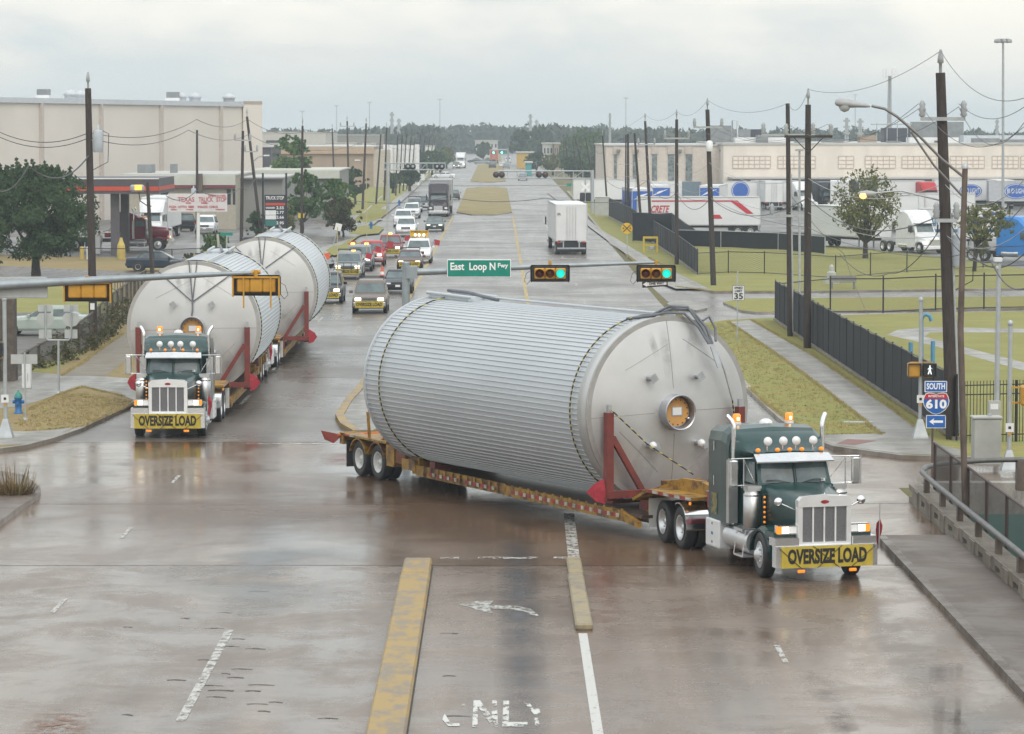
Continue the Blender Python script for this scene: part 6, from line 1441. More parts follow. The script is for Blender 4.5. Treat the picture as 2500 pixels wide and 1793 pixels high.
# ---------------------------------------------------------------- semi trucks and box trailers
def aero_cab(label, loc, rz, col, group, sc=.9, lamps=False, roof='high', lower=None, name='semi_truck', stripe=None, wname=None):
    T = thing(name, label, 'semi truck', tuple(loc), rz, group); T.scale = (sc,)*3; P = lambda mb, n, p=None: mb.build(n, parent=p or T)
    H = 3.95 if roof == 'high' else 2.9
    def sec(y, w_, zt, zb_=.55, r=.12): return [Vector((x, y, z)) for x, z in ((-w_, zb_), (-w_, zt-r), (-w_+r, zt), (0, zt+.02), (w_-r, zt), (w_, zt-r), (w_, zb_))]
    b = MB().m(col).loft([sec(-.2, 1.2, H-.12), sec(1.3, 1.22, H), sec(2.0, 1.2, H-.1, r=.25), sec(2.75, 1.08, 3.05 if roof == 'high' else 2.75, r=.3), sec(2.95, 1.02, 2.72, r=.2), sec(3.35, 1.08, 1.95), sec(3.36, .98, 1.72)], True, True, False)
    P(b, 'cab')
    h = MB().m(col).loft([sec(3.3, 1.02, 1.78, .6, .15), sec(4.3, .86, 1.62, .6, .2), sec(4.95, .72, 1.42, .6, .2), sec(5.15, .6, 1.2, .6, .1)], True, True, False); P(h, 'hood')
    ws = MB().m(GLASS).add([(-.88, 3.375, 1.98), (.88, 3.375, 1.98), (.82, 3.0, 2.68), (-.82, 3.0, 2.68)], [(0, 1, 2, 3)]); P(ws, 'windshield')
    for s in (-1, 1):
        P(MB().m(GLASS).add([(s*1.13, 3.15, 1.95), (s*1.225, 2.2, 1.95), (s*1.225, 2.2, 2.55), (s*1.13, 2.8, 2.55)], [(0, 1, 2, 3)]), 'side_window')
        P(MB().m(LAMPON if lamps else LAMPOFF).rbox((s*.88, 4.95, 1.0), (.34, .22, .24), .05), 'headlight')
        P(MB().m(col).loft([[Vector((s*.6, y, z)), Vector((s*1.2, y, z)), Vector((s*1.2, y, z-.12)), Vector((s*.6, y, z-.12))] for y, z in ((3.4, .85), (3.7, 1.12), (4.2, 1.2), (4.75, 1.12), (5.05, .9))], True, True, False), 'front_fender')
        wheel(T, s*1.03, 4.2, .52, .3, s, RIMS, 'front_wheel', dish=False, hub=False)
        for y in (-1.4, -2.7): wheel(T, s*1.1, y, .52, .3, s, RIMS, hub=False)
        P(MB().m(BLACK).rbox((s*1.42, 3.1, 2.25), (.12, .2, .7), .03), 'mirror')
        P(MB().m(CHROME).cyl((s*.95, .3, .7), (s*.95, 2.0, .7), .3, n=14), 'fuel_tank')
    P(MB().m(CHROME if not lower else lower).b2(-.52, .52, 5.12, 5.19, .72, 1.3), 'grille'); P(MB().m(lower or WHITE).rbox((0, 5.1, .55), (2.3, .3, .36), .06), 'front_bumper')
    P(MB().m(BLACK).b2(-.45, .45, -3.3, 4.0, .6, .9), 'chassis'); P(MB().m(BLACK).b2(-1.1, 1.1, 2.98, 3.3, 2.7, 2.76), 'sun_visor')
    return T
def box_trailer(label, loc, rz, L_, group, sc=.9, col=None, deco=None, W=2.55, H=4.05, name='box_trailer', wheels=True):
    T = thing(name, label, 'trailer', tuple(loc), rz, group); T.scale = (sc,)*3; P = lambda mb, n, p=None: mb.build(n, parent=p or T)
    col = col or mat('trailer_white', (.68, .69, .69), .35, var=.05, scale=.6, stretch=(1, .3, 1)); hw = W/2
    b = MB().m(col).b2(-hw, hw, -L_/2, L_/2, 1.15, H); P(b, 'cargo_box')
    q = MB().m(STEEL)
    for s in (-1, 1): q.b2(s*hw, s*(hw+.03), -L_/2, L_/2, H-.1, H+.02).b2(s*hw, s*(hw+.03), -L_/2, L_/2, 1.1, 1.22)
    for y in (-L_/2, L_/2):
        for s in (-1, 1): q.b2(s*(hw-.06), s*(hw+.03), y-.03, y+.03, 1.1, H)
    P(q, 'edge_trim'); P(MB().m(BLACK).b2(-.5, .5, -L_/2+.2, L_/2-.6, .85, 1.14).b2(-.9, .9, -L_/2+.2, -L_/2+3.2, .55, .85), 'underframe')
    for s in (-1, 1):
        for y in (-L_/2 + 1.0, -L_/2 + 2.3): wheel(T, s*(hw-.2), y, .5, .32, s, RIMW, hub=False)
        P(MB().m(GALV).b2(s*.75, s*.85, L_/2-2.8, L_/2-2.65, .1, 1.1), 'landing_leg')
    # rear doors
    d = MB().m(STEEL)
    for x in (-.35, -.12, .12, .35): d.b2(x-.02, x+.02, -L_/2-.05, -L_/2-.02, 1.2, H-.15)
    P(d, 'door_bar'); P(MB().m(GALV).b2(-hw*.9, hw*.9, -L_/2-.1, -L_/2+.05, .45, .58).b2(-.7, -.6, -L_/2-.05, -L_/2+.05, .55, 1.1).b2(.6, .7, -L_/2-.05, -L_/2+.05, .55, 1.1), 'rear_guard')
    for s in (-1, 1): P(MB().m(REDL).b2(s*.9, s*1.15, -L_/2-.06, -L_/2-.03, .95, 1.08), 'tail_light')
    return T
SD = mat('logo_red', (.5, .03, .05), .5); BLU = mat('logo_blue', (.03, .12, .45), .5); TEALB = mat('logo_sea_blue', (.02, .16, .32), .5)
G5 = 'semi trucks around the junction'; G6 = 'trailers in the brewery yard'
# white trailer driving away on the right
p = gp(1389, 622, 0); bt = box_trailer('white box trailer driving away in the right-hand lanes', (p.x, p.y + 7.2, 0), R(1.5), 14.6, 'trailers on the road', 1.0, W=2.6, H=4.1)
text('small_lettering', 'R', .3, (-1.0, -7.37, 3.3), INK, bt, width=.3); MB().m(BLACK).b2(-1.25, 1.25, -7.0, -6.95, .2, 1.0).build('mudflap', parent=bt)
p2 = (p.x - .2, p.y + 17.5, 0); aero_cab('white semi tractor pulling the departing white trailer, hidden beyond it', p2, 0, WHT, G5, 1.0)
# black box truck coming
p = gp(1070, 530, 0); PUR = paint('plum_black_paint', (.035, .028, .035))
aero_cab('dark semi truck coming on in the left-hand lanes, taller than the cars around it', (p.x, p.y+5, 0), PI, PUR, G5, 1.0, lower=CHROME)
box_trailer('dark-fronted box trailer behind the oncoming dark semi truck', (p.x + .1, p.y + 15.5, 0), PI, 14.6, 'trailers on the road', 1.0, W=2.6, H=4.2, col=mat('trailer_grey', (.3, .3, .3), .4))
p = gp(1124, 411, 0); aero_cab('small white semi truck with lit lamps far up the road', (p.x, p.y+5, 0), PI, WHT, G5, 1.0, lamps=True); box_trailer('small white trailer behind the far white semi truck', (p.x, p.y + 15, 0), PI, 14, 'trailers on the road', 1.0)
p = gp(1206, 399, 0); box_trailer('orange box trailer far up the road near the distant signals', (p.x, p.y+6, 0), 0, 12, 'trailers on the road', 1.0, col=mat('orange_box', (.45, .1, .04), .5))
# truck stop rigs
p = gp(365, 592, .14); aero_cab('white semi truck facing the road under the truck stop canopy', (p.x, p.y+4.5, .14), PI, WHT, 'semi trucks at the truck stop', .95, lower=DKG)
box_trailer('pale box trailer behind the white semi truck at the truck stop', (p.x - .3, p.y + 14, .14), PI, 14, 'trailers at the truck stop', .95)
p = gp(342, 612, .14); MT = semi_tractor('maroon long-nosed semi truck parked sideways at the fuel pumps', (p.x - 4.6, p.y, .14), -PI/2, MAR, text_banner=None, group='semi trucks at the truck stop', name='semi_truck')
# brewery yard: parked trucks
def yard(u, v): return gp(u, v, .14)
p = yard(2228, 619); T = aero_cab('white semi truck with lit headlamps nearest the lawn in the brewery yard', (p.x, p.y+3.2, .14), PI + R(22), WHT, 'semi trucks in the brewery yard', .88, lamps=True)
box_trailer('white trailer behind the lit white semi truck, behind the yard tree', (p.x - 3.9, p.y + 13.5, .14), PI + R(22), 13, G6, .88)
p = yard(2350, 613); T = box_trailer('white trailer with blue MARTEN lettering and a blue stripe', (p.x, p.y + 2.5, .14), R(-90), 7.6, G6, .86)
text('lettering', 'MARTEN', 1.15, (1.32, -2.2, 2.75), TEALB, T, rot=(PI/2, 0, PI/2), width=2.6, bold=.03)
MB().m(TEALB).b2(1.285, 1.31, -3.7, 3.7, 1.75, 2.05).build('blue_stripe', parent=T)
MB().m(BLU).add([(1.32, 1.2, 2.1), (1.32, 3.5, 3.6), (1.32, 3.1, 3.75), (1.32, .2, 2.1)], [(0, 1, 2, 3)]).build('blue_swoosh', parent=T)
BLC = paint('bright_blue_paint', (.03, .2, .55))
p = yard(2480, 640); aero_cab('bright blue semi truck at the right edge of the yard', (p.x - .5, p.y + 2, .14), PI + R(50), BLC, 'semi trucks in the brewery yard', .88)
p = yard(1705, 576); T = box_trailer('white trailer with a red stripe and red CRETE lettering behind the black fence', (p.x, p.y, .14), R(90), 12.6, G6, .92)
text('lettering', 'CRETE', 1.0, (-1.32, 4.1, 2.75), SD, T, rot=(PI/2, 0, -PI/2), width=1.9, bold=.02, shear=.35)
MB().m(SD).b2(-1.31, -1.285, -3.9, 4.9, 3.55, 3.68).add([(-1.312, -3.9, 3.68), (-1.312, -3.1, 3.68), (-1.312, -4.9, 2.3), (-1.312, -5.6, 2.3)], [(0, 1, 2, 3)]).add([(-1.312, -.9, 2.2), (-1.312, -2.1, 2.2), (-1.312, -2.4, 1.8), (-1.312, -1.2, 1.8)], [(0, 1, 2, 3)]).build('red_stripe', parent=T)
def ellipse_logo(T, x, y, z, ry, rz_, face, words):
    q = MB().m(BLU).add([(x, y + math.cos(a)*ry, z + math.sin(a)*rz_) for a in [2*PI*k/28 for k in range(28)]], [tuple(range(28))])
    lo = q.build('oval_logo', parent=T); s = 1 if x > 0 else -1
    q = MB().m(INKW)
    for k in range(28):
        a0, a1 = 2*PI*k/28, 2*PI*(k+1)/28
        q.add([(x+s*.015, y + math.cos(a)*ry*f, z + math.sin(a)*rz_*f) for a, f in ((a0, .86), (a1, .86), (a1, .91), (a0, .91))], [(0, 1, 2, 3)])
    q.build('white_ring', parent=lo)
    if words: text('lettering', words, 1.0, (x + s*.03, y, z), INKW, lo, rot=(PI/2, 0, s*PI/2), width=ry*1.5, bold=.004, shear=.1)
p = yard(2383, 508); T = box_trailer('white trailer with a blue oval BUD LIGHT emblem at the loading docks', (p.x, p.y, .14), R(-90), 9.5, G6, .88); ellipse_logo(T, 1.33, -1.0, 2.5, 1.65, 1.0, 1, 'BUD LIGHT')
p = yard(2483, 510); T = box_trailer('silver trailer with the larger blue oval BUD LIGHT emblem at the right edge', (p.x, p.y, .14), R(-90), 8.5, G6, .88, col=mat('trailer_silver', (.45, .47, .5), .4)); ellipse_logo(T, 1.33, -.3, 2.55, 1.9, 1.1, 1, 'BUD LIGHT')
p = yard(1845, 512); T = box_trailer('white trailer with a blue round emblem left of the dark poles at the docks', (p.x, p.y, .14), R(-90), 9.5, G6, .88); ellipse_logo(T, 1.33, -2.3, 2.75, 1.3, 1.3, 1, None)
for u, c_, l in ((1950, WHT, 'white semi truck between the two dark poles at the docks'), (2010, BLK, 'black semi truck with a chrome grille at the docks'), (2260, REDP, 'red semi truck with a sloping roof behind the MARTEN trailer')):
    p = yard(u, 514); aero_cab(l, (p.x, p.y+4, .14), PI + R(18), c_, 'semi trucks in the brewery yard', .9, lower=CHROME if c_ is not WHT else None)
for u, v, L_, a, c_, l in ((1475, 506, 9, 90, None, 'white trailer at the left end of the yard beyond the crossing cabinet'), (1556, 540, 11, 4, None, 'white trailer end with a blue wave left of the red-striped trailer'), (1607, 528, 11, 0, None, 'trailer end with a blue wave above the left end of the red-striped trailer'), (1742, 528, 11, -9, None, 'trailer end with a blue wave above the right half of the red-striped trailer'),
                           (1872, 512, 11, 6, None, 'white trailer end between the blue round emblem and the pair of poles'), (2050, 512, 11, -6, None, 'white trailer end at the docks right of the black semi truck'), (2105, 512, 11, 3, mat('trailer_dark', (.07, .08, .1), .4), 'dark trailer end at the docks behind the yard tree'), (2440, 508, 11, 0, None, 'white trailer end between the two blue oval emblems'), (2140, 566, 9, 86, None, 'second low white trailer behind the yard tree'),
                           (1900, 512, 6, 90, None, 'plain white trailer at the docks behind the pair of poles'), (2080, 506, 9, 0, None, 'white trailer end at the docks left of the yard tree'), (2150, 560, 10, 78, None, 'white trailer roof showing behind the yard tree'), (2185, 512, 8, 90, None, 'plain trailer at the docks right of the yard tree'), (2270, 560, 10, 84, None, 'white trailer with a yellow panel behind the lit semi truck'), (2320, 506, 5, 90, None, 'short white trailer beside the dock column')):
    p = yard(u, v); T = box_trailer(l, (p.x, p.y, .14), R(a), L_, G6, .9, col=c_)
    if 'wave' in l:
        q = MB().m(BLU).b2(-1.2, 1.2, -L_/2-.09, -L_/2-.06, 1.3, 3.75).b2(-1.31, -1.285, -L_/2+.2, L_/2-.3, 1.6, 3.7).build('blue_panel', parent=T)
        MB().m(INKW).add([(-1.1, -L_/2-.1, 2.7), (-.2, -L_/2-.1, 3.3), (1.0, -L_/2-.1, 3.6), (0, -L_/2-.1, 3.1)], [(0, 1, 2, 3)]).build('white_wave', parent=q)
    if 'yellow' in l: MB().m(mat('yellow_panel', (.65, .42, .02), .5)).b2(-1.31, -1.285, 1, 4.5, 3.0, 3.9).build('yellow_panel', parent=T)
# cone
c = gp(933, 682, 0); T = thing('traffic_cone', 'orange and white traffic cone beside the black car', 'traffic cone', tuple(c)); MB().m(mat('cone_orange', (.65, .1, .03), .5)).lathe([(.22, .03), (.03, .95)], (0, 0, 0), (0, 0, 1), 14).b2(-.25, .25, -.25, .25, 0, .04).build('cone_body', parent=T); MB().m(WHITE).lathe([(.165, .32), (.12, .52)], (0, 0, 0), (0, 0, 1), 14).build('white_band', parent=T)

# ---------------------------------------------------------------- people at the truck stop
SKIN = mat('skin', (.3, .17, .11), .6)
def person(label, loc, rz, shirt, pants, arms):
    """one continuous skinned body; clothes are its children"""
    T = None
    J = {'pel': (0, 0, .95), 'chest': (0, 0, 1.35), 'neck': (0, 0, 1.52), 'head': (0, .02, 1.62), 'crown': (0, 0, 1.76)}
    V = [J['pel'], (0, 0, 1.15), J['chest'], J['neck'], J['head'], J['crown']]; Rr = [(.15, .11), (.14, .1), (.17, .11), (.055, .055), (.085, .1), (.06, .07)]
    E = [(0, 1), (1, 2), (2, 3), (3, 4), (4, 5)]
    for s, (el, ha) in zip((-1, 1), arms):
        i = len(V); V += [(s*.18, 0, 1.42), el, ha, tuple(Vector(ha) + (Vector(ha)-Vector(el)).normalized()*.15)]; Rr += [(.06, .06), (.043, .043), (.03, .03), (.025, .035)]; E += [(2, i), (i, i+1), (i+1, i+2), (i+2, i+3)]
        i = len(V); V += [(s*.1, 0, .85), (s*.11, .04, .48), (s*.12, 0, .09), (s*.13, .16, .04)]; Rr += [(.095, .1), (.06, .065), (.045, .05), (.035, .04)]; E += [(0, i), (i, i+1), (i+1, i+2), (i+2, i+3)]
    me = bpy.data.meshes.new('person'); me.from_pydata(V, E, []); o = bpy.data.objects.new('person', me); COL.objects.link(o)
    md = o.modifiers.new('s', 'SKIN'); bm_l = me.skin_vertices[0].data
    for k, q in enumerate(Rr): bm_l[k].radius = q
    bm_l[0].use_root = True; o.modifiers.new('b', 'SUBSURF').levels = 1
    dg = bpy.context.evaluated_depsgraph_get(); m2 = bpy.data.meshes.new_from_object(o.evaluated_get(dg)); o.modifiers.clear(); o.data = m2
    m2.materials.clear()
    for q in (SKIN, shirt, pants, BLACK): m2.materials.append(q)
    for f_ in m2.polygons:
        z = f_.center.z; x = abs(f_.center.x); f_.use_smooth = True
        f_.material_index = 3 if z < .1 else 2 if z < .98 and x < .28 else 1 if 0.98 <= z < 1.5 and x < .24 else 0
    o.location = loc; o.rotation_euler[2] = rz; tag(o, label, 'person', None)
    hr = MB().m(mat('dark_cap', (.03, .025, .03), .7)).lathe([(.1, -.02), (.1, .06), (.06, .12), (.001, .13)], (0, -.01, 1.69), (0, 0, 1), 12); hr.build('hair', parent=o)
    # fingers
    for s, (el, ha) in zip((-1, 1), arms):
        d = (Vector(ha)-Vector(el)).normalized(); w_ = Vector((0, 1, 0)) if abs(d.y) < .8 else Vector((1, 0, 0)); b = MB().m(SKIN)
        for k, ln in enumerate((.07, .08, .075, .06)): a = Vector(ha) + d*.13 + w_*(k-1.5)*.022; b.tube([a, a + d*ln*.6, a + d*ln - Vector((0, 0, .01))], [.01, .009, .007], 5)
        a = Vector(ha) + d*.05; b.tube([a + w_*.03, a + w_*.07 + d*.04, a + w_*.075 + d*.08], [.012, .01, .008], 5); b.build('hand', parent=o)
    return o
p = gp(243, 618, .14); person('person in pale clothes standing by the fuel pumps beside the thick pole', (p.x, p.y, .14), PI, mat('white_shirt', (.6, .6, .6), .8), mat('pale_trousers', (.35, .35, .37), .8), (((-.25, 0, 1.15), (-.22, .1, .92)), ((.26, 0, 1.16), (.24, .12, .93))))
p = gp(313, 607, .14); person('person in a white shirt standing on the side of the maroon truck', (p.x, p.y - 1.45, 1.15), 0, mat('white_shirt', (.6, .6, .6), .8), mat('light_jeans', (.3, .32, .36), .8), (((-.3, .1, 1.3), (-.32, .32, 1.42)), ((.3, .1, 1.3), (.26, .3, 1.2))))
# ================================================================ buildings
CREAM = mat('cream_cladding', (.66, .61, .55), .7, var=.05, scale=.12); PINK = mat('pink_cream_brick', (.69, .635, .565), .75, var=.07, scale=.5, stretch=(1, 1, .2))
TANB = mat('tan_brick', (.33, .26, .2), .8, var=.08, scale=.5); GREYW = mat('grey_wall', (.25, .25, .235), .7, var=.06, scale=.4); PALE = mat('pale_fascia', (.5, .51, .45), .6, var=.05, scale=.5)
DARKW = mat('dark_window_band', (.03, .035, .04), .25); MRN = mat('maroon_band', (.16, .03, .045), .5); ORS = mat('orange_red_stripe', (.5, .06, .03), .45); TRIM = mat('grey_blue_trim', (.5, .53, .56), .5)
ROOFW = mat('pale_roof', (.45, .45, .43), .6, var=.1, scale=.2); MACH = mat('grey_machinery', (.22, .235, .24), .5, .2, var=.15, scale=1)
def bthing(name, label, cat, o, group=None): return thing(name, label, cat, (o[0], o[1], o[2] if len(o) > 2 else .1), 0, group)
def X(u, Y): return at(u, 400, Y).x
def Zv(v, Y): return at(1250, v, Y).z
# big beige warehouse, left
A, B = Vector((X(-60, 349), 349)), Vector((X(595, 420), 420)); H = Zv(261, 420)
T = bthing('warehouse', 'huge windowless beige warehouse behind the truck stop at the left', 'building', (A.x, A.y, 0)); d = B - A; nn = Vector((-d.y, d.x)).normalized()*45
loc2 = lambda p: (p.x - A.x, p.y - A.y)
MB().m(CREAM).poly([loc2(A), loc2(B), loc2(B + nn), loc2(A + nn)], 0, H).build('wall', parent=T)
MB().m(TRIM).poly([loc2(A - nn*.006), loc2(B - nn*.006), loc2(B + nn*1.0), loc2(A + nn*1.0)], H, H + .55).build('roof_edge', parent=T)
for u in (96, 242, 389, 535):
    f = (u + 60)/655; Yp = 349/(1 - f*(1 - 349/420)); q = A + d*((Yp-349)/71)
    MB().m(mat('grey_pilaster', (.5, .45, .41), .7)).poly([loc2(q - nn*.008), loc2(q - nn*.008 + d*.007), loc2(q + d*.007), loc2(q)], 0, H - .01).build('pilaster', parent=T)
Tw = [Vector((B.x, B.y - .6)), Vector((X(641, 421), 421)), Vector((X(641, 421) - 2, 432)), Vector((B.x - 3, 432))]
MB().m(CREAM).poly([loc2(q) for q in Tw], 0, Zv(248, 421)).build('corner_tower', parent=T)
MB().m(mat('darker_cream', (.38, .32, .26), .7)).poly([loc2(q + (Vector((.0, -.05)))) for q in Tw[:2]] + [loc2(q) for q in Tw[1::-1]], Zv(255, 421), Zv(247.5, 421)).build('tower_band', parent=T)
for u0, u1, v0, Y_ in ((73, 102, 218, 372), (395, 425, 225, 405)):
    q = MB().m(MACH).b2(X(u0, Y_) - A.x, X(u1, Y_) - A.x, Y_ + 6 - A.y, Y_ + 8 - A.y, H + 1.0, Zv(v0, Y_ + 6)).m(WHITE).b2(X(u0, Y_) - A.x - .1, X(u1, Y_) - A.x + .1, Y_ + 5.8 - A.y, Y_ + 8.2 - A.y, H + .5, H + 1.0).build('rooftop_unit', parent=T)
for u, Y_ in ((185, 385), (160, 380), (468, 410), (432, 408), (552, 418)): MB().m(TRIM).lathe([(.7, .4), (.7, 1.0), (.9, 1.1), (.5, 1.5), (.01, 1.7)], (X(u, Y_) - A.x, Y_ + 5 - A.y, H), (0, 0, 1), 12).build('roof_vent', parent=T)

def block(name, label, u0, u1, vt, Y, depth, wall, roof=None, bands=(), cat='building', z0=0, parapet=.0, win=None, side_u=None):
    """box seen from the road; bands = (v_top, v_bottom, material, u0, u1, proud)"""
    x0, x1, H = X(u0, Y), X(u1, Y), Zv(vt, Y); T = bthing(name, label, cat, (x0, Y, z0))
    MB().m(wall).b2(0, x1-x0, 0, depth, -.1, H-z0-.02).build('wall', parent=T)
    MB().m(roof or ROOFW).b2(-.15, x1-x0+.15, -.15, depth+.15, H-z0-.02, H-z0+.12).build('roof', parent=T)
    for k, (va, vb, m_, ua, ub, pr) in enumerate(bands):
        MB().m(m_).b2(X(ua, Y)-x0, X(ub, Y)-x0, -pr, .02, Zv(vb, Y)-z0, Zv(va, Y)-z0).build('window_band' if m_ is DARKW else 'fascia', parent=T)
    return T
T = block('store', 'low pale truck stop shop behind the pumps and the billboard', 300, 575, 428, 345, 26, mat('cream_block', (.38, .35, .28), .7), bands=((428.5, 452, PALE, 300, 575, .5), (452.5, 459, MRN, 300, 575, .55), (462, 503, DARKW, 392, 411, .04), (462, 500, DARKW, 553, 563, .04), (462, 500, DARKW, 568, 574, .04)))
o_ = T.location
for u0, u1, v0, v1 in ((335, 372, 402, 420), (415, 427, 401, 411)): MB().m(MACH).b2(X(u0, 352) - o_.x, X(u1, 352) - o_.x, 7, 10, Zv(428, 345)-.0, Zv(v0, 352)-.0).build('rooftop_unit', parent=T)
MB().m(BRN).b2(X(484, 344) - o_.x, X(494, 344) - o_.x, -1.2, -.6, Zv(475, 345), Zv(424, 345)).build('chimney', parent=T)
T = block('warehouse', 'grey flat-roofed building behind the fuel price sign', 547, 690, 435, 352, 20, GREYW, bands=((435.5, 440, mat('dark_eave', (.06, .065, .07), .6), 545, 692, .6),))
block('shed', 'long pale-roofed shed partly hidden by trees left of the road', 616, 828, 417, 380, 24, GREYW, roof=PALE, bands=((417.5, 436, PALE, 615, 829, .4), (436.5, 441, mat('dark_eave', (0, 0, 0)), 615, 829, .3)))
T = block('factory', 'long brown brick building with a tan upper wall beyond the trees at the left', 642, 912, 359, 600, 45, TANB, bands=((359.5, 376, mat('tan_fascia', (.42, .32, .23), .7), 641, 913, .5),))
MB().m(mat('pale_end_wall', (.45, .41, .34), .7)).b2(X(912, 600) - T.location.x, X(944, 600) - T.location.x, 0, 40, 0, Zv(367, 600)).build('end_wall', parent=T); MB().m(WHITE).b2(X(866, 600) - T.location.x, X(880, 600) - T.location.x, -.1, 0, Zv(393, 600), Zv(390, 600)).build('sign_plate', parent=T)
T = block('warehouse', 'dark grey building squeezed between the beige warehouse and the tree', 641, 662, 360, 440, 20, mat('charcoal_wall', (.09, .09, .1), .7)); MB().m(WHITE).b2(1.0, 2.3, -1, .0, Zv(413, 440), Zv(404, 440)).build('rooftop_unit', parent=T)
block('warehouse', 'pale flat warehouse under the treeline at the left', 641, 795, 324, 800, 60, mat('pale_wall', (.46, .45, .43), .7), bands=((343, 349, DARKW, 650, 700, .1),))
block('warehouse', 'grey low building under the treeline with white trailers in front', 795, 925, 331, 860, 40, GREYW)
for u0, u1, vt, Y_, l in ((796, 868, 350, 760, 'row of white parked containers beyond the brown brick building'), (885, 915, 351, 770, 'short white container beyond the brown brick building'), (1002, 1024, 357, 780, 'white container right of the white silos'), (1038, 1060, 357, 800, 'farther small white container behind the hedge')):
    block('container', l, u0, u1, vt, Y_, 6, mat('white_container', (.6, .61, .6), .6), cat='container')
T = bthing('silo_bank', 'bank of ribbed white silos behind the left-hand gantry', 'silos', (X(925, 620), 620, 0))
for k in range(7): MB().m(WHITE).cyl((1.2 + k*.95, 0, 0), (1.2 + k*.95, 0, Zv(353 + (k % 3), 620)), .5, n=12).build('silo', parent=T)
# truck stop canopy
Yc = 271; T = bthing('fuel_canopy', 'dark truck stop canopy with an orange-red stripe at the left', 'canopy', (X(387, Yc), Yc, .14)); z_0, z_1, z_m = Zv(474, Yc), Zv(436, Yc), Zv(456, Yc)
CAN = mat('dark_canopy', (.07, .06, .07), .5); MB().m(CAN).b2(-38, 0, 0, 13, z_0 - .14, z_1 - .14).build('canopy_roof', parent=T)
MB().m(ORS).b2(-38, .03, -.04, 0, Zv(466, Yc) - .14, z_m - .14).b2(.0, .04, -.04, 13, Zv(466, Yc)-.14, z_m-.14).build('stripe', parent=T); MB().m(WHITE).b2(-38, .03, -.05, 0, z_1 - .2, z_1 - .12).build('top_trim', parent=T)
for u, y in ((279, 1.0), (303, 8)): MB().m(mat('dark_column', (.085, .08, .09), .5)).b2(X(u, Yc + y) - T.location.x - .33, X(u, Yc + y) - T.location.x + .33, y, y + .7, -.1, z_0 - .14).build('column', parent=T)
for x in (-30, -22, -14): MB().m(mat('dark_column', (0, 0, 0))).b2(x-.3, x+.3, 6, 6.6, -.1, z_0-.14).build('column', parent=T)
for u, l, c_ in ((296, 'yellow bell-shaped guard beside the fuel pumps', mat('guard_yellow', (.5, .38, .1), .5)), (216, 'white bollard beside the thick pole', WHITE), (236, 'white fuel pump beside the maroon truck', WHITE), (200, 'small yellow bollard by the tree', mat('guard_yellow', (0, 0, 0)))):
    b = gp(u, 634 if u != 236 else 620, .14); MB().m(c_).lathe([(.32, 0), (.34, .5), (.3, 1.1), (.16, 1.45), (.1, 1.7)] if u == 296 else [(.17, 0), (.17, .9), (.12, 1.0)] if u != 236 else [(.3, 0), (.3, 1.4), (.2, 1.5)], (0, 0, 0), (0, 0, 1), 12, False).build('bollard' if u != 236 else 'fuel_pump', loc=b, tags=(l, 'bollard' if u != 236 else 'fuel pump'))
# billboard
b = gp(484, 632, .14); T = bthing('billboard', 'white hand-painted truck stop billboard on a white pole', 'billboard', b); rr = lambda u, v: at(u, v, b.y) - b
MB().m(WHITE).tube([(0, 0, 0), rr(484, 474)], .14, 12).build('pole', parent=T); BW = mat('billboard_white', (.62, .6, .62), .6, var=.05)
p0, p1 = rr(411, 517), rr(555, 473); q = MB().m(BW).b2(p0.x, p1.x, -.22, -.16, p0.z, p1.z).build('board', parent=T); LR = mat('lettering_red', (.45, .06, .09), .6)
def bt_(s_, u, v, w_, h_): text('lettering', s_, h_, (rr(u, v).x, -.24, rr(u, v).z), LR, q, width=w_/30.9, bold=.006)
bt_('TEXAS', 455, 488, 40, .5); bt_('TRUCK', 503, 488, 35, .5); bt_('STOP', 541, 488, 24, .5); bt_('OPEN 24 HRS', 530, 478.5, 42, .22); bt_('SUB.', 461, 496, 14, .13); bt_('DIESEL', 500, 496, 17, .13)
bt_('PIZZA  LOTTO  BEER', 444, 505.5, 60, .24); bt_('SNACKS  CHECK', 508, 505.5, 50, .24); bt_('PIZZA', 425, 512, 14, .12); bt_('PHONE', 464, 512, 16, .12); bt_('CASHING', 538, 512, 22, .12)
# fuel price sign
b = gp(671, 598, .14); T = bthing('fuel_price_sign', 'dark truck stop fuel price sign between two posts', 'price sign', b); rr = lambda u, v: at(u, v, b.y) - b
for u in (642, 699): MB().m(BLACK).b2(rr(u, 500).x - .08, rr(u, 500).x + .08, 0, .15, 0, rr(u, 423).z).build('post', parent=T)
p0, p1 = rr(646, 554), rr(697, 476); BN = mat('sign_dark', (.025, .03, .045), .5); q = MB().m(BN).b2(p0.x, p1.x, 0, .2, p0.z, p1.z)
for va, vb, ua, ub, m_ in ((496, 502, 648, 696, ORS), (514, 525, 648, 674, WHITE), (526, 536, 648, 674, WHITE), (538, 552, 648, 675, mat('panel_green', (.03, .16, .14), .5))): q.m(m_).b2(rr(ua, va).x, rr(ub, va).x, -.03, 0, rr(ua, vb).z, rr(ua, va).z)
q = q.build('price_panel', parent=T)
for s_, u, v, w_, h_ in (('TRUCK STOP', 671, 484, 44, .42), ('2.55', 684, 508, 18, .34), ('2.77', 684, 519.5, 18, .34), ('2.66', 684, 531, 18, .34), ('2.95', 684, 545, 18, .34), ('UNLEADED', 660, 508, 22, .2)): text('lettering', s_, h_, (rr(u, v).x, -.05, rr(u, v).z), INKW, q, width=w_/27.7, bold=.006)
b = gp(552, 640, .14); T = bthing('street_sign', 'small green street-name sign beside the round bush', 'road sign', b); rr = lambda u, v: at(u, v, b.y) - b
MB().m(LG).tube([(0, 0, 0), rr(554, 575)], .06, 6).build('post', parent=T); MB().m(GSN).box(rr(553, 572), (.95, .03, .24)).build('sign_panel', parent=T)
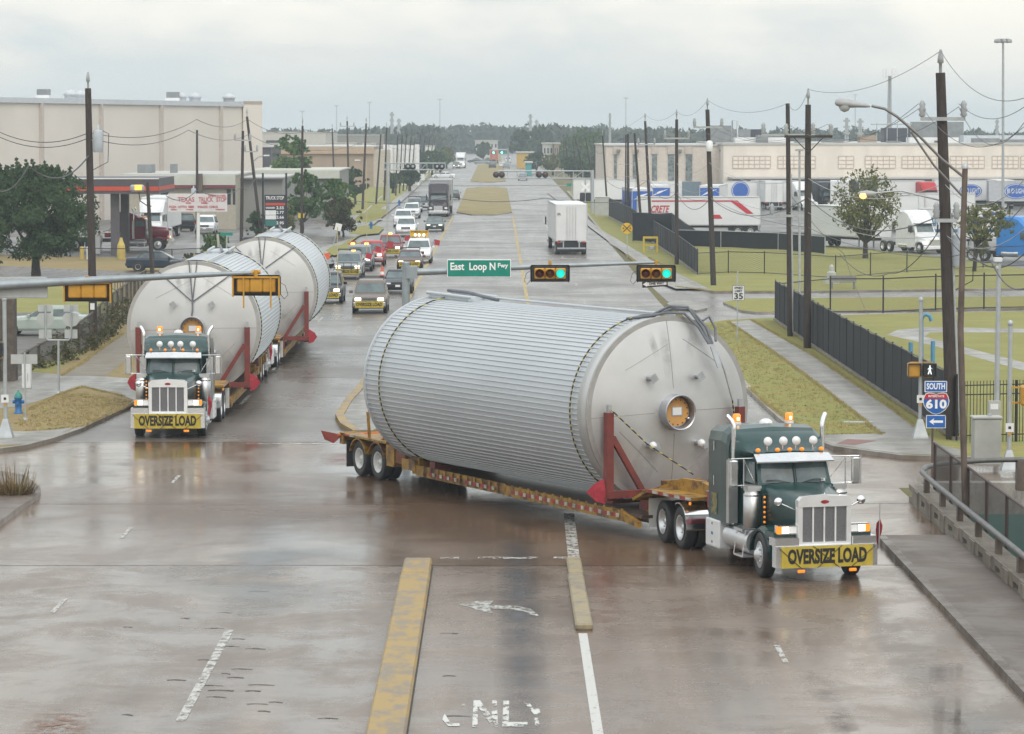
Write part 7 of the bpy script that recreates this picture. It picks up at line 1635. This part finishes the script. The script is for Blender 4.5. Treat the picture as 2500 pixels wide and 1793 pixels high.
b = gp(537, 638, .14); MB().m(CONC).tube([(0, 0, 0), at(531, 572, b.y) - b], .1, 8).build('guy_post', loc=b, tags=('short leaning pale post in front of the round bush', 'post'))

# brewery building, right
Yb = 455; xa = X(1766, Yb); xb = X(2640, Yb); H = Zv(354, Yb); T = bthing('brewery_building', 'long cream brewery building with loading docks at the right', 'building', (xa, Yb, 0)); o = T.location
MB().m(PINK).b2(0, xb-xa, 0, 60, 0, H).build('wall', parent=T); MB().m(ROOFW).b2(-.2, xb-xa, -.15, 60, H, H+.25).build('roof', parent=T)
LN = mat('window_frame_line', (.46, .4, .35), .6); FR = mat('blocked_window', (.73, .66, .58), .7)
for u0, u1, n in ((1789, 1881, 7), (1899, 1990, 7), (2047, 2084, 2), (2112, 2186, 5), (2202, 2287, 6), (2320, 2403, 6), (2422, 2486, 5), (2492, 2560, 5)):
    xs0, xs1, za, zb_ = X(u0, Yb)-xa, X(u1, Yb)-xa, Zv(411, Yb), Zv(382, Yb)
    wo = MB().m(FR).b2(xs0, xs1, -.06, 0, za, zb_).build('blocked_window', parent=T); q = MB().m(LN)
    for k in range(n+1): x = xs0 + (xs1-xs0)*k/n; q.b2(x-.05, x+.05, -.1, -.06, za, zb_)
    for k in range(4): z = za + (zb_-za)*k/3; q.b2(xs0, xs1, -.11, -.06, z-.05, z+.05)
    q.build('mullions', parent=wo)
zc = Zv(443, Yb-8)
MB().m(mat('dock_roof', (.45, .43, .4), .5)).b2(.6, xb-xa, -9, 0, zc+.25, zc+.5).m(mat('dock_edge', (.05, .055, .065), .6)).b2(.6, xb-xa, -9.05, -8.6, zc-.25, zc+.3).build('dock_canopy', parent=T)
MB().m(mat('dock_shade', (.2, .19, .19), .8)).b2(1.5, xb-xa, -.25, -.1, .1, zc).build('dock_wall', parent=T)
for k in range(9): MB().m(MACH).b2(1.2 + k*5.6, 1.6 + k*5.6, -8.8, -8.4, 0, zc-.2).build('dock_column', parent=T)
for k in range(8): MB().m(WHITE).b2(2.6 + k*5.6, 5.2 + k*5.6, -.32, -.26, 1.1, 3.2).build('dock_door', parent=T)
def roofbox(label_, u0, u1, vt, vb, Y, m_=MACH, dp=4):
    MB().m(m_).b2(X(u0, Y)-xa, X(u1, Y)-xa, Y-Yb, Y-Yb+dp, min(H+.2, Zv(vb, Y)), Zv(vt, Y)).build(label_, parent=T)
for a in (('rooftop_unit', 1733, 1787, 307, 343, 470), ('rooftop_unit', 1793, 1832, 316, 336, 480), ('rooftop_unit', 1832, 1869, 316, 336, 481, mat('dark_louvre', (.05, .055, .07), .6)), ('duct', 1795, 1925, 336, 352, 465, WHITE), ('duct', 1850, 1875, 330, 350, 462), ('rooftop_unit', 1945, 1975, 340, 354, 460), ('rooftop_unit', 2010, 2060, 341, 353, 470), ('rooftop_unit', 2100, 2140, 331, 353, 468, TANB),
          ('rooftop_unit', 2157, 2222, 313, 342, 478, mat('dark_louvre', (0, 0, 0))), ('rooftop_unit', 2230, 2352, 298, 340, 485), ('duct', 2220, 2340, 336, 352, 463, WHITE), ('duct', 2352, 2560, 331, 337, 475, TRIM), ('rooftop_unit', 2380, 2440, 338, 350, 466), ('rooftop_unit', 2450, 2560, 341, 352, 466), ('rooftop_unit', 2170, 2200, 345, 353, 459), ('rooftop_unit', 2290, 2310, 344, 353, 459, BRN)): roofbox(*a)
q = MB().m(GALV)
for u in (2140, 2165, 2190, 2215): q.tube([(X(u, 462)-xa, 7, H), (X(u, 462)-xa, 7, Zv(300, 462))], .06, 5)
q.tube([(X(2125, 462)-xa, 7, Zv(304, 462)), (X(2225, 462)-xa, 7, Zv(303, 462))], .08, 5).build('roof_railing', parent=T)
q = MB().m(GALV).tube([(X(1787, 470)-xa, 15, H), (X(1787, 470)-xa, 15, Zv(295, 470)), (X(1800, 470)-xa, 15, Zv(296, 470)), (X(1800, 470)-xa, 15, H)], .12, 6).build('vent_pipe', parent=T)
# recessed wing with glazed strips
x2 = X(1475, 470); T = bthing('brewery_wing', 'cream wing of the brewery with tall glazed strips behind the pole row', 'building', (x2, 462, 0)); w_ = xa - x2 - .3; s = FN/462
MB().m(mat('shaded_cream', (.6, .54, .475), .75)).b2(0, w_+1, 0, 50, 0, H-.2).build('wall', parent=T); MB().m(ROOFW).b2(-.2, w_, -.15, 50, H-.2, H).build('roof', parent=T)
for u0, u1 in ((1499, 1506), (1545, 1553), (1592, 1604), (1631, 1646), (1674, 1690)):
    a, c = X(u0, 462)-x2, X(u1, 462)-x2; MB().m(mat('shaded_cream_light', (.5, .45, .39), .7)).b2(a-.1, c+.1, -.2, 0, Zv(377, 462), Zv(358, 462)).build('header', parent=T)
    q = MB().m(mat('glass_block', (.17, .2, .2), .3, var=.5, scale=2.5)).b2(a, c, -.12, 0, Zv(441, 462), Zv(377.5, 462)); 
    q.build('glazed_strip', parent=T)
MB().m(mat('blue_grey_door', (.16, .22, .27), .5)).b2(X(1666, 462)-x2, X(1711, 462)-x2, -.3, 0, .1, Zv(444, 462)).build('dock_door', parent=T); MB().m(WHITE).b2(X(1590, 462)-x2, X(1665, 462)-x2, -.35, 0, .1, Zv(443, 462)).build('dock_wall', parent=T)
for u in (1510, 1555, 1660, 1760): MB().m(MACH).box((X(u, 462)-x2, -.5, Zv(368, 462)), (.5, .8, .3)).build('flood_lamp', parent=T)
block('yard_building', 'small beige block building in the yard behind the black fence', 1741, 1827, 513, 350, 8, mat('beige_block', (.4, .36, .29), .75), cat='building')
b = gp(2291, 500, .14); MB().m(WHITE).cyl((0, 0, 0), (0, 0, at(2291, 366, b.y).z), .42, n=16).build('silo', loc=b, tags=('slim white silo column in front of the brewery docks', 'silo'))
# distant town
for a in (('apartment_block', 'distant white apartment block beyond the crossroads', 1160, 1215, 345, 1150, mat('far_white', (.5, .5, .48), .7), 6), ('shop', 'distant yellow shop at the right of the far road', 1262, 1302, 374, 900, mat('far_yellow', (.5, .33, .06), .7), 0), ('house', 'distant cream building behind the right-hand poles', 1326, 1350, 352, 850, PALE, 3), ('house', 'distant pinkish tower-like building behind the right-hand poles', 1353, 1368, 352, 840, TANB, 3), ('house', 'distant yellowish building right of the pinkish one', 1375, 1384, 364, 800, mat('far_cream', (.5, .43, .24), .7), 0), ('kiosk', 'tiny teal kiosk beside the far road', 1284, 1298, 399, 760, mat('far_teal', (.05, .3, .3), .6), 0)):
    x0, x1, H_ = X(a[2], a[5]), X(a[3], a[5]), Zv(a[4], a[5]); T = bthing(a[0], a[1], 'building', (x0, a[5], 0)); MB().m(a[6]).b2(0, x1-x0, 0, 15, 0, H_).build('wall', parent=T); MB().m(ROOFW).b2(-.3, x1-x0+.3, -.3, 15, H_, H_+.3).build('roof', parent=T)
    for k in range(a[7]):
        for j in range(2): MB().m(DARKW).b2((x1-x0)*(k+.3)/a[7], (x1-x0)*(k+.7)/a[7], -.1, 0, H_*(.25+.4*j), H_*(.45+.4*j)).build('window', parent=T)
T = bthing('signal_gantry', 'distant signal gantry with two green lights over the far crossroads', 'traffic light', (X(1240, 1000), 1000, 0)); o = T.location; rr = lambda u, v: at(u, v, 1000) - o
MB().m(GALV).tube([(0, 0, 0), rr(1240, 362)], .25, 6).tube([rr(1240, 366), rr(1200, 366)], .18, 5).build('mast_arm', parent=T)
for u in (1205, 1225): MB().m(BLACK).box(rr(u, 373), (1.2, .5, .7)).build('signal_head', parent=T); MB().m(mat('far_green_light', (.05, .8, .6), .5, emit=(.2, 1, .8), es=3)).lathe([(.33, 0), (.001, .1)], rr(u, 373) + Vector((0, -.3, 0)), (0, -1, 0), 10).build('lens', parent=T)
MB().m(GSN).box(rr(1234, 373), (1.6, .1, .7)).build('sign_panel', parent=T)
# ================================================================ trees and plants
def leafmat(name, a, b): return mat(name, a, .75, col2=b, scale=1.5, lo=.4, hi=.6, spec=.2)
LD = [leafmat('dark_leaves', (.03, .062, .03), (.05, .09, .04)), leafmat('mid_leaves', (.05, .09, .032), (.075, .12, .045))]
LG2 = [leafmat('green_leaves', (.05, .11, .04), (.075, .14, .05)), leafmat('light_green_leaves', (.10, .17, .05), (.14, .2, .07))]
LO = [leafmat('olive_leaves', (.085, .1, .032), (.12, .135, .045)), leafmat('light_olive_leaves', (.16, .17, .06), (.21, .2, .08))]
LR2 = [leafmat('russet_leaves', (.06, .04, .025), (.09, .06, .035)), LD[1]]
BARK = mat('bark', (.04, .033, .028), .9, var=.3, scale=5, bump=.5)
def leaves(b, c, r, n, size, rg, mats, flat=.72):
    for k in range(n):
        d = Vector((rg.gauss(0, 1), rg.gauss(0, 1), rg.gauss(0, 1))); d.normalize(); q = rg.random()**.38
        p = c + Vector((d.x*r, d.y*r, d.z*r*flat))*q
        a = Vector((rg.gauss(0, 1), rg.gauss(0, 1), rg.gauss(0, .6))).normalized(); t = a.orthogonal().normalized(); t = Matrix.Rotation(rg.random()*6.28, 3, a) @ t; s_ = size*rg.uniform(.6, 1.3); u = a.cross(t)
        b.m(mats[0] if rg.random() < .72 else mats[1])
        b.add([p - t*s_, p + u*s_*.45, p + t*s_, p - u*s_*.45], [(0, 1, 2, 3)], False)
def tree(label, ub, vb, u0, u1, vt, vlow, mats=LD, nclump=22, per=260, size=.14, seed=1, group=None, Y=None, name='tree', trunk=.2, dens=1.0, clump=.26, forks=5, shoots=6):
    rg = random.Random(seed); base = gp(ub, vb, .1) if Y is None else Vector((X(ub, Y), Y, .1)); Yb_ = base.y; T = thing(name, label, 'tree', tuple(base), 0, group)
    L0, L1 = at(u0, vt, Yb_) - base, at(u1, vlow, Yb_) - base; cx, rx = (L0.x+L1.x)/2, (L1.x-L0.x)/2; zt, zl = L0.z, L1.z; cz, rz_ = (zt+zl)/2, (zt-zl)/2
    b = MB(); cl = []
    for k in range(nclump):
        for _ in range(30):
            d = Vector((rg.uniform(-1, 1), rg.uniform(-1, 1), rg.uniform(-1, 1)))
            if .25 < d.length < 1: break
        d *= .88
        c = Vector((cx + d.x*rx, d.y*rx, cz + d.z*rz_)); r = min(rx, rz_)*clump*rg.uniform(.7, 1.45); cl.append((c, r)); mt = mats if rg.random() < .65 else (mats[1], mats[0])
        leaves(b, c, r, int(per*dens*rg.uniform(.6, 1.2)), size, rg, mt)
    # loose twigs at the outline
    for k in range(nclump*2):
        a, e_ = rg.uniform(0, 2*PI), rg.uniform(-.6, 1.4); c = Vector((cx + math.cos(a)*math.cos(e_)*rx*1.02, math.sin(a)*math.cos(e_)*rx, cz + math.sin(e_)*rz_*1.02)); leaves(b, c, min(rx, rz_)*.09, int(per*.06), size, rg, mats)
    for k in range(shoots):
        a = rg.uniform(0, 2*PI); q = rg.random()**.5*.9; p0 = Vector((cx + math.cos(a)*rx*q, math.sin(a)*rx*q, cz + rz_*math.sqrt(max(0, 1-q*q))*.8)); dr = Vector((rg.gauss(0, .25), rg.gauss(0, .25), 1)); ln = rz_*rg.uniform(.2, .45)
        for j in range(7): leaves(b, p0 + dr*(ln*j/6), min(rx, rz_)*.1*(1.15-j/7), int(per*.09), size, rg, mats)
    b.build('crown', parent=T, fix=False)
    t = MB().m(BARK); fork = Vector((cx*.25, 0, max(zl*.9, zt*.18)))
    t.tube([(0, 0, -.1), fork*.5 + Vector((rg.uniform(-.05, .05), 0, 0)), fork], [trunk*1.25, trunk, trunk*.85], 9)
    for c, r in sorted(cl, key=lambda q: -q[1])[:forks*2]:
        m_ = fork.lerp(c, .5) + Vector((0, 0, -.12*(c-fork).length*.3)); t.tube([fork, m_, c], [trunk*.6, trunk*.32, trunk*.07], 6)
    t.build('trunk', parent=T); return T
tree('big dark green tree in front of the truck stop at the left edge', 88, 674, -65, 236, 412, 640, LD, 120, 240, .13, 3, trunk=.3, clump=.22, shoots=26, forks=5)
tree('dark tree cut off by the left edge beside the side road', -28, 690, -75, 8, 560, 668, LD, 14, 260, .13, 4)
tree('tall bright green tree behind the fuel price sign', 705, 560, 660, 760, 335, 470, LG2, 30, 260, .2, 5, Y=395, trunk=.25)
tree('green tree with thin double trunks beside the tall tagged pole', 738, 570, 695, 790, 425, 545, LG2, 26, 240, .17, 6, trunk=.12)
tree('leafy green tree left of the leaning sign, russet at its foot', 826, 575, 770, 870, 440, 540, LG2, 26, 240, .17, 7, trunk=.14)
tree('russet-leaved shrub at the foot of the leafy green tree', 838, 580, 790, 880, 485, 570, LR2, 18, 220, .14, 8, trunk=.1)
tree('dark rounded tree at the right end of the pale-roofed shed', 868, 500, 826, 900, 415, 478, LD, 20, 220, .2, 9, trunk=.15)
tree('olive shrub below the tall bright green tree', 700, 585, 655, 735, 500, 585, LO, 18, 200, .16, 10, trunk=.1)
tree('dark bushy shrub between the leaning pole and the fuel sign', 628, 590, 600, 655, 520, 588, LD, 16, 200, .14, 11, trunk=.1)
tree('round dark green bush beside the white billboard pole', 522, 636, 490, 562, 568, 638, LG2, 20, 240, .11, 12, trunk=.1, name='bush')
tree('low brownish bush at the foot of the billboard pole', 465, 634, 447, 487, 620, 637, LR2, 8, 160, .1, 13, trunk=.05, name='bush')
tree('sparse olive yard tree behind the lit street lamp', 2113, 632, 2028, 2196, 418, 590, LO, 96, 44, .14, 14, trunk=.2, clump=.2, forks=12)
tree('smaller olive yard tree right of the thick leaning pole', 2378, 664, 2330, 2478, 500, 592, LO, 60, 50, .12, 15, trunk=.13, clump=.22, forks=10)
tree('small bushy olive tree hanging low beside the yard tree', 2396, 640, 2375, 2415, 585, 625, LO, 8, 90, .12, 16, trunk=.06)
for i, (u, Y_, w_, vt, m_, l) in enumerate(((980, 640, 60, 372, LD, 'dark roadside tree just behind the left-hand gantry'), (1020, 700, 55, 372, LD, 'dark roadside tree in the middle of the left-hand tree row'), (1055, 760, 60, 370, LD, 'dark roadside tree at the far end of the left-hand tree row'), (1075, 820, 40, 372, LG2, 'green roadside tree ending the left-hand tree row'), (1000, 560, 50, 410, LD, 'low dark tree right of the left-hand gantry mast'), (960, 540, 40, 425, LD, 'low bushy tree beside the foot of the left-hand gantry'),
                                      (1090, 900, 36, 362, LO, 'small olive tree where the left row meets the junction'), (1420, 780, 60, 316, LG2, 'tall green tree behind the right-hand pole row'), (1455, 760, 50, 325, LG2, 'green tree left of the cream brewery wing'), (1390, 800, 50, 335, LG2, 'rounded green tree left of the tall one behind the poles'), (1350, 760, 50, 380, LO, 'low olive tree behind the right-hand crossing gantry'), (1395, 700, 55, 385, LD, 'dark low tree behind the right-hand crossing gantry'), (1310, 800, 60, 375, LD, 'dark low tree right of the far road'), (1430, 640, 44, 400, LD, 'dark shrubby tree beside the crossing cabinet'), (1270, 1000, 50, 318, LD, 'dark tall tree right of the distant signals'), (1320, 1050, 60, 312, LD, 'dark broad tree below the middle lattice towers'), (1180, 1100, 40, 350, LD, 'small dark tree left of the distant apartment block'))):
    tree(l, u, 400, u-w_/2, u+w_/2, vt, 317 + (CH-1.0)*FN/Y_, m_, 20, 130, .32 if Y_ < 900 else .5, 30+i, Y=Y_, trunk=.25, group='trees along the far road', clump=.34)
# far wood: one mass nobody could count
rg = random.Random(77); b = MB(); FW = [leafmat('far_wood_dark', (.035, .05, .035), (.05, .065, .042)), leafmat('far_wood_light', (.055, .07, .042), (.075, .085, .05))]
def topv(u):
    K = ((-200, 322), (850, 321), (950, 311), (1080, 308), (1150, 307), (1330, 308), (1420, 313), (1800, 319), (2700, 324)); v = 320
    for (a, p), (c, q) in zip(K, K[1:]):
        if a <= u < c: v = p + (q-p)*(u-a)/(c-a)
    return v + 3*math.sin(u*.041+1) + 3*math.sin(u*.11)
for k in range(1500):
    u = rg.uniform(-120, 2620); Y_ = rg.uniform(1120, 1650); q = at(u, 350, Y_)
    if -22 < q.x < 15 and Y_ < 1450: continue
    H_ = at(u, topv(u) + rg.gauss(0, 3.5), Y_).z; r = rg.uniform(3.5, 6.5)
    for j in range(3):
        zc_ = H_ - r*.8 - j*H_*.3
        if zc_ < 0: zc_ = 1.5
        leaves(b, Vector((q.x + rg.gauss(0, 1.5), q.y, zc_)), r, 24, 1.7, rg, FW if rg.random() < .7 else (FW[1], FW[0]))
tag(b.build('far_woods', fix=False), 'band of hazy dark trees along the whole horizon', 'woods', kind='stuff')
# vines on the left fence
b = MB(); VN = [leafmat('vine_leaves', (.06, .07, .03), (.085, .095, .04)), leafmat('dry_vine_leaves', (.12, .095, .05), (.15, .12, .07))]
pl = [gp(*q, .13) for q in ((20, 935), (95, 905), (160, 884), (225, 854), (262, 826), (310, 784), (340, 755))]
for a, c in zip(pl, pl[1:]):
    n = int((c-a).length*(.5 if a.x < -19.5 else 3))
    for k in range(n): q = a.lerp(c, rg.random()); leaves(b, q + Vector((rg.gauss(0, .2), rg.gauss(0, .2), rg.uniform(.1, 1.5)*rg.random()**.5)), rg.uniform(.2, .45), 26, .09, rg, VN)
tag(b.build('climbing_vines', fix=False), 'tangled green and dry vines climbing the left-hand fence', 'vines', kind='stuff')
# dry weed tuft on the refuge island
c0 = gp(34, 1206, .16); b = MB(); WD = [leafmat('dry_weed', (.2, .14, .07), (.28, .2, .1)), leafmat('weed_green', (.09, .09, .04), (.12, .11, .05))]
for k in range(650):
    a = rg.uniform(0, 6.28); r = rg.random()**.6; o_ = Vector((math.cos(a)*r*.55, math.sin(a)*r*.5, 0)); tip = o_*1.5 + Vector((rg.gauss(0, .08), rg.gauss(0, .08), rg.uniform(.12, .42) if k > 60 else rg.uniform(.5, .95))); w_ = Vector((math.cos(a+1.57), math.sin(a+1.57), 0))*.012
    b.m(WD[0] if rg.random() < .75 else WD[1]); b.add([o_ - w_, o_ + w_, o_.lerp(tip, .6) + w_*.8, tip, o_.lerp(tip, .6) - w_*.8], [(0, 1, 2, 3, 4)], False)
b.build('dry_weed_tuft', loc=c0, tags=('dry straw-coloured weed tuft on the refuge island at the left edge', 'weed'), fix=False)

# ragged grass growing over the edges of kerbs and pavements
def fringe(lines, per_m, mats, seed):
    rg = random.Random(seed); b = MB()
    for pts in lines:
        P = [gp(u, v, .13) for u, v in pts]
        for a, c in zip(P, P[1:]):
            for k in range(int((c-a).length*per_m)):
                q = a.lerp(c, rg.random()) + Vector((rg.gauss(0, .05), rg.gauss(0, .05), 0)); an = rg.uniform(0, 6.28); h = rg.uniform(.03, .09); w_ = rg.uniform(.008, .018)
                d = Vector((math.cos(an), math.sin(an), 0))*w_; l_ = Vector((rg.gauss(0, .035), rg.gauss(0, .035), h))
                b.m(mats[0] if rg.random() < .6 else mats[1]); b.add([q - d, q + d, q + l_], [(0, 1, 2)], False)
    return b
GBL = [leafmat('fringe_blades', (.3, .29, .1), (.36, .34, .12)), leafmat('dry_fringe_blades', (.38, .28, .15), (.44, .33, .18))]
tag(fringe([[(1777, 786), (1880, 855), (1990, 935), (2100, 1020), (2150, 1062)], [(1835, 782), (1985, 868), (2180, 1000), (2262, 1062)], [(2160, 1058), (1992, 1062), (1930, 1030), (1868, 985), (1830, 948)], [(1895, 786), (2050, 893), (2200, 993), (2320, 1070)], [(1650, 700), (1745, 712), (1900, 712)], [(1530, 622), (1612, 690)], [(1584, 630), (1640, 660)]], 170, GBL, 5).build('verge_edge_grass', fix=False), kind='stuff')
tag(fringe([[(331, 984), (270, 1010), (200, 1042), (130, 1048), (60, 1052)], [(60, 1005), (150, 962), (200, 945), (300, 968)], [(150, 918), (200, 888), (250, 850), (300, 815)]], 200, GBL[::-1], 6).build('dry_edge_grass', fix=False), kind='stuff')
# tufts and weeds spread over the verges
def tufts(poly, n, mats, seed):
    rg = random.Random(seed); P = [gp(u, v, .13) for u, v in poly]; x0, x1 = min(p.x for p in P), max(p.x for p in P); y0, y1 = min(p.y for p in P), max(p.y for p in P); b = MB(); k = 0
    def inside(x, y):
        c = False; j = len(P)-1
        for i in range(len(P)):
            if (P[i].y > y) != (P[j].y > y) and x < (P[j].x-P[i].x)*(y-P[i].y)/(P[j].y-P[i].y)+P[i].x: c = not c
            j = i
        return c
    while k < n:
        x, y = rg.uniform(x0, x1), rg.uniform(y0, y1)
        if not inside(x, y): continue
        k += 1
        for j in range(9):
            q = Vector((x + rg.gauss(0, .05), y + rg.gauss(0, .05), .128)); an = rg.uniform(0, 6.28); d = Vector((math.cos(an), math.sin(an), 0))*rg.uniform(.008, .016)
            b.m(mats[0] if rg.random() < .6 else mats[1]); b.add([q - d, q + d, q + Vector((rg.gauss(0, .04), rg.gauss(0, .04), rg.uniform(.03, .08)))], [(0, 1, 2)], False)
    return b
tag(tufts([(1777, 790), (1720, 795), (1826, 945), (1909, 1022), (1990, 1056), (2150, 1056), (2090, 1020), (1985, 940), (1878, 858)], 1300, GBL, 7).build('verge_tufts', fix=False), kind='stuff')
tag(tufts([(75, 1046), (30, 1040), (60, 1010), (150, 965), (210, 960), (331, 982), (270, 1005), (200, 1036)], 900, GBL[::-1], 8).build('dry_tufts', fix=False), kind='stuff')
# ================================================================ air
hz_ = MB().b2(-3200, 3200, -40, 6500, -4.2, 48)
HM = bpy.data.materials.new('pale_haze'); HM.use_nodes = True; HM.node_tree.nodes.clear(); _t = HM.node_tree
_o = _t.nodes.new('ShaderNodeOutputMaterial'); _v = _t.nodes.new('ShaderNodeVolumePrincipled')
_v.inputs['Color'].default_value = (.74, .85, .95, 1); _v.inputs['Density'].default_value = .00028; _v.inputs['Anisotropy'].default_value = 0
_t.links.new(_v.outputs[0], _o.inputs['Volume'])
tag(hz_.build('haze', HM), kind='stuff')
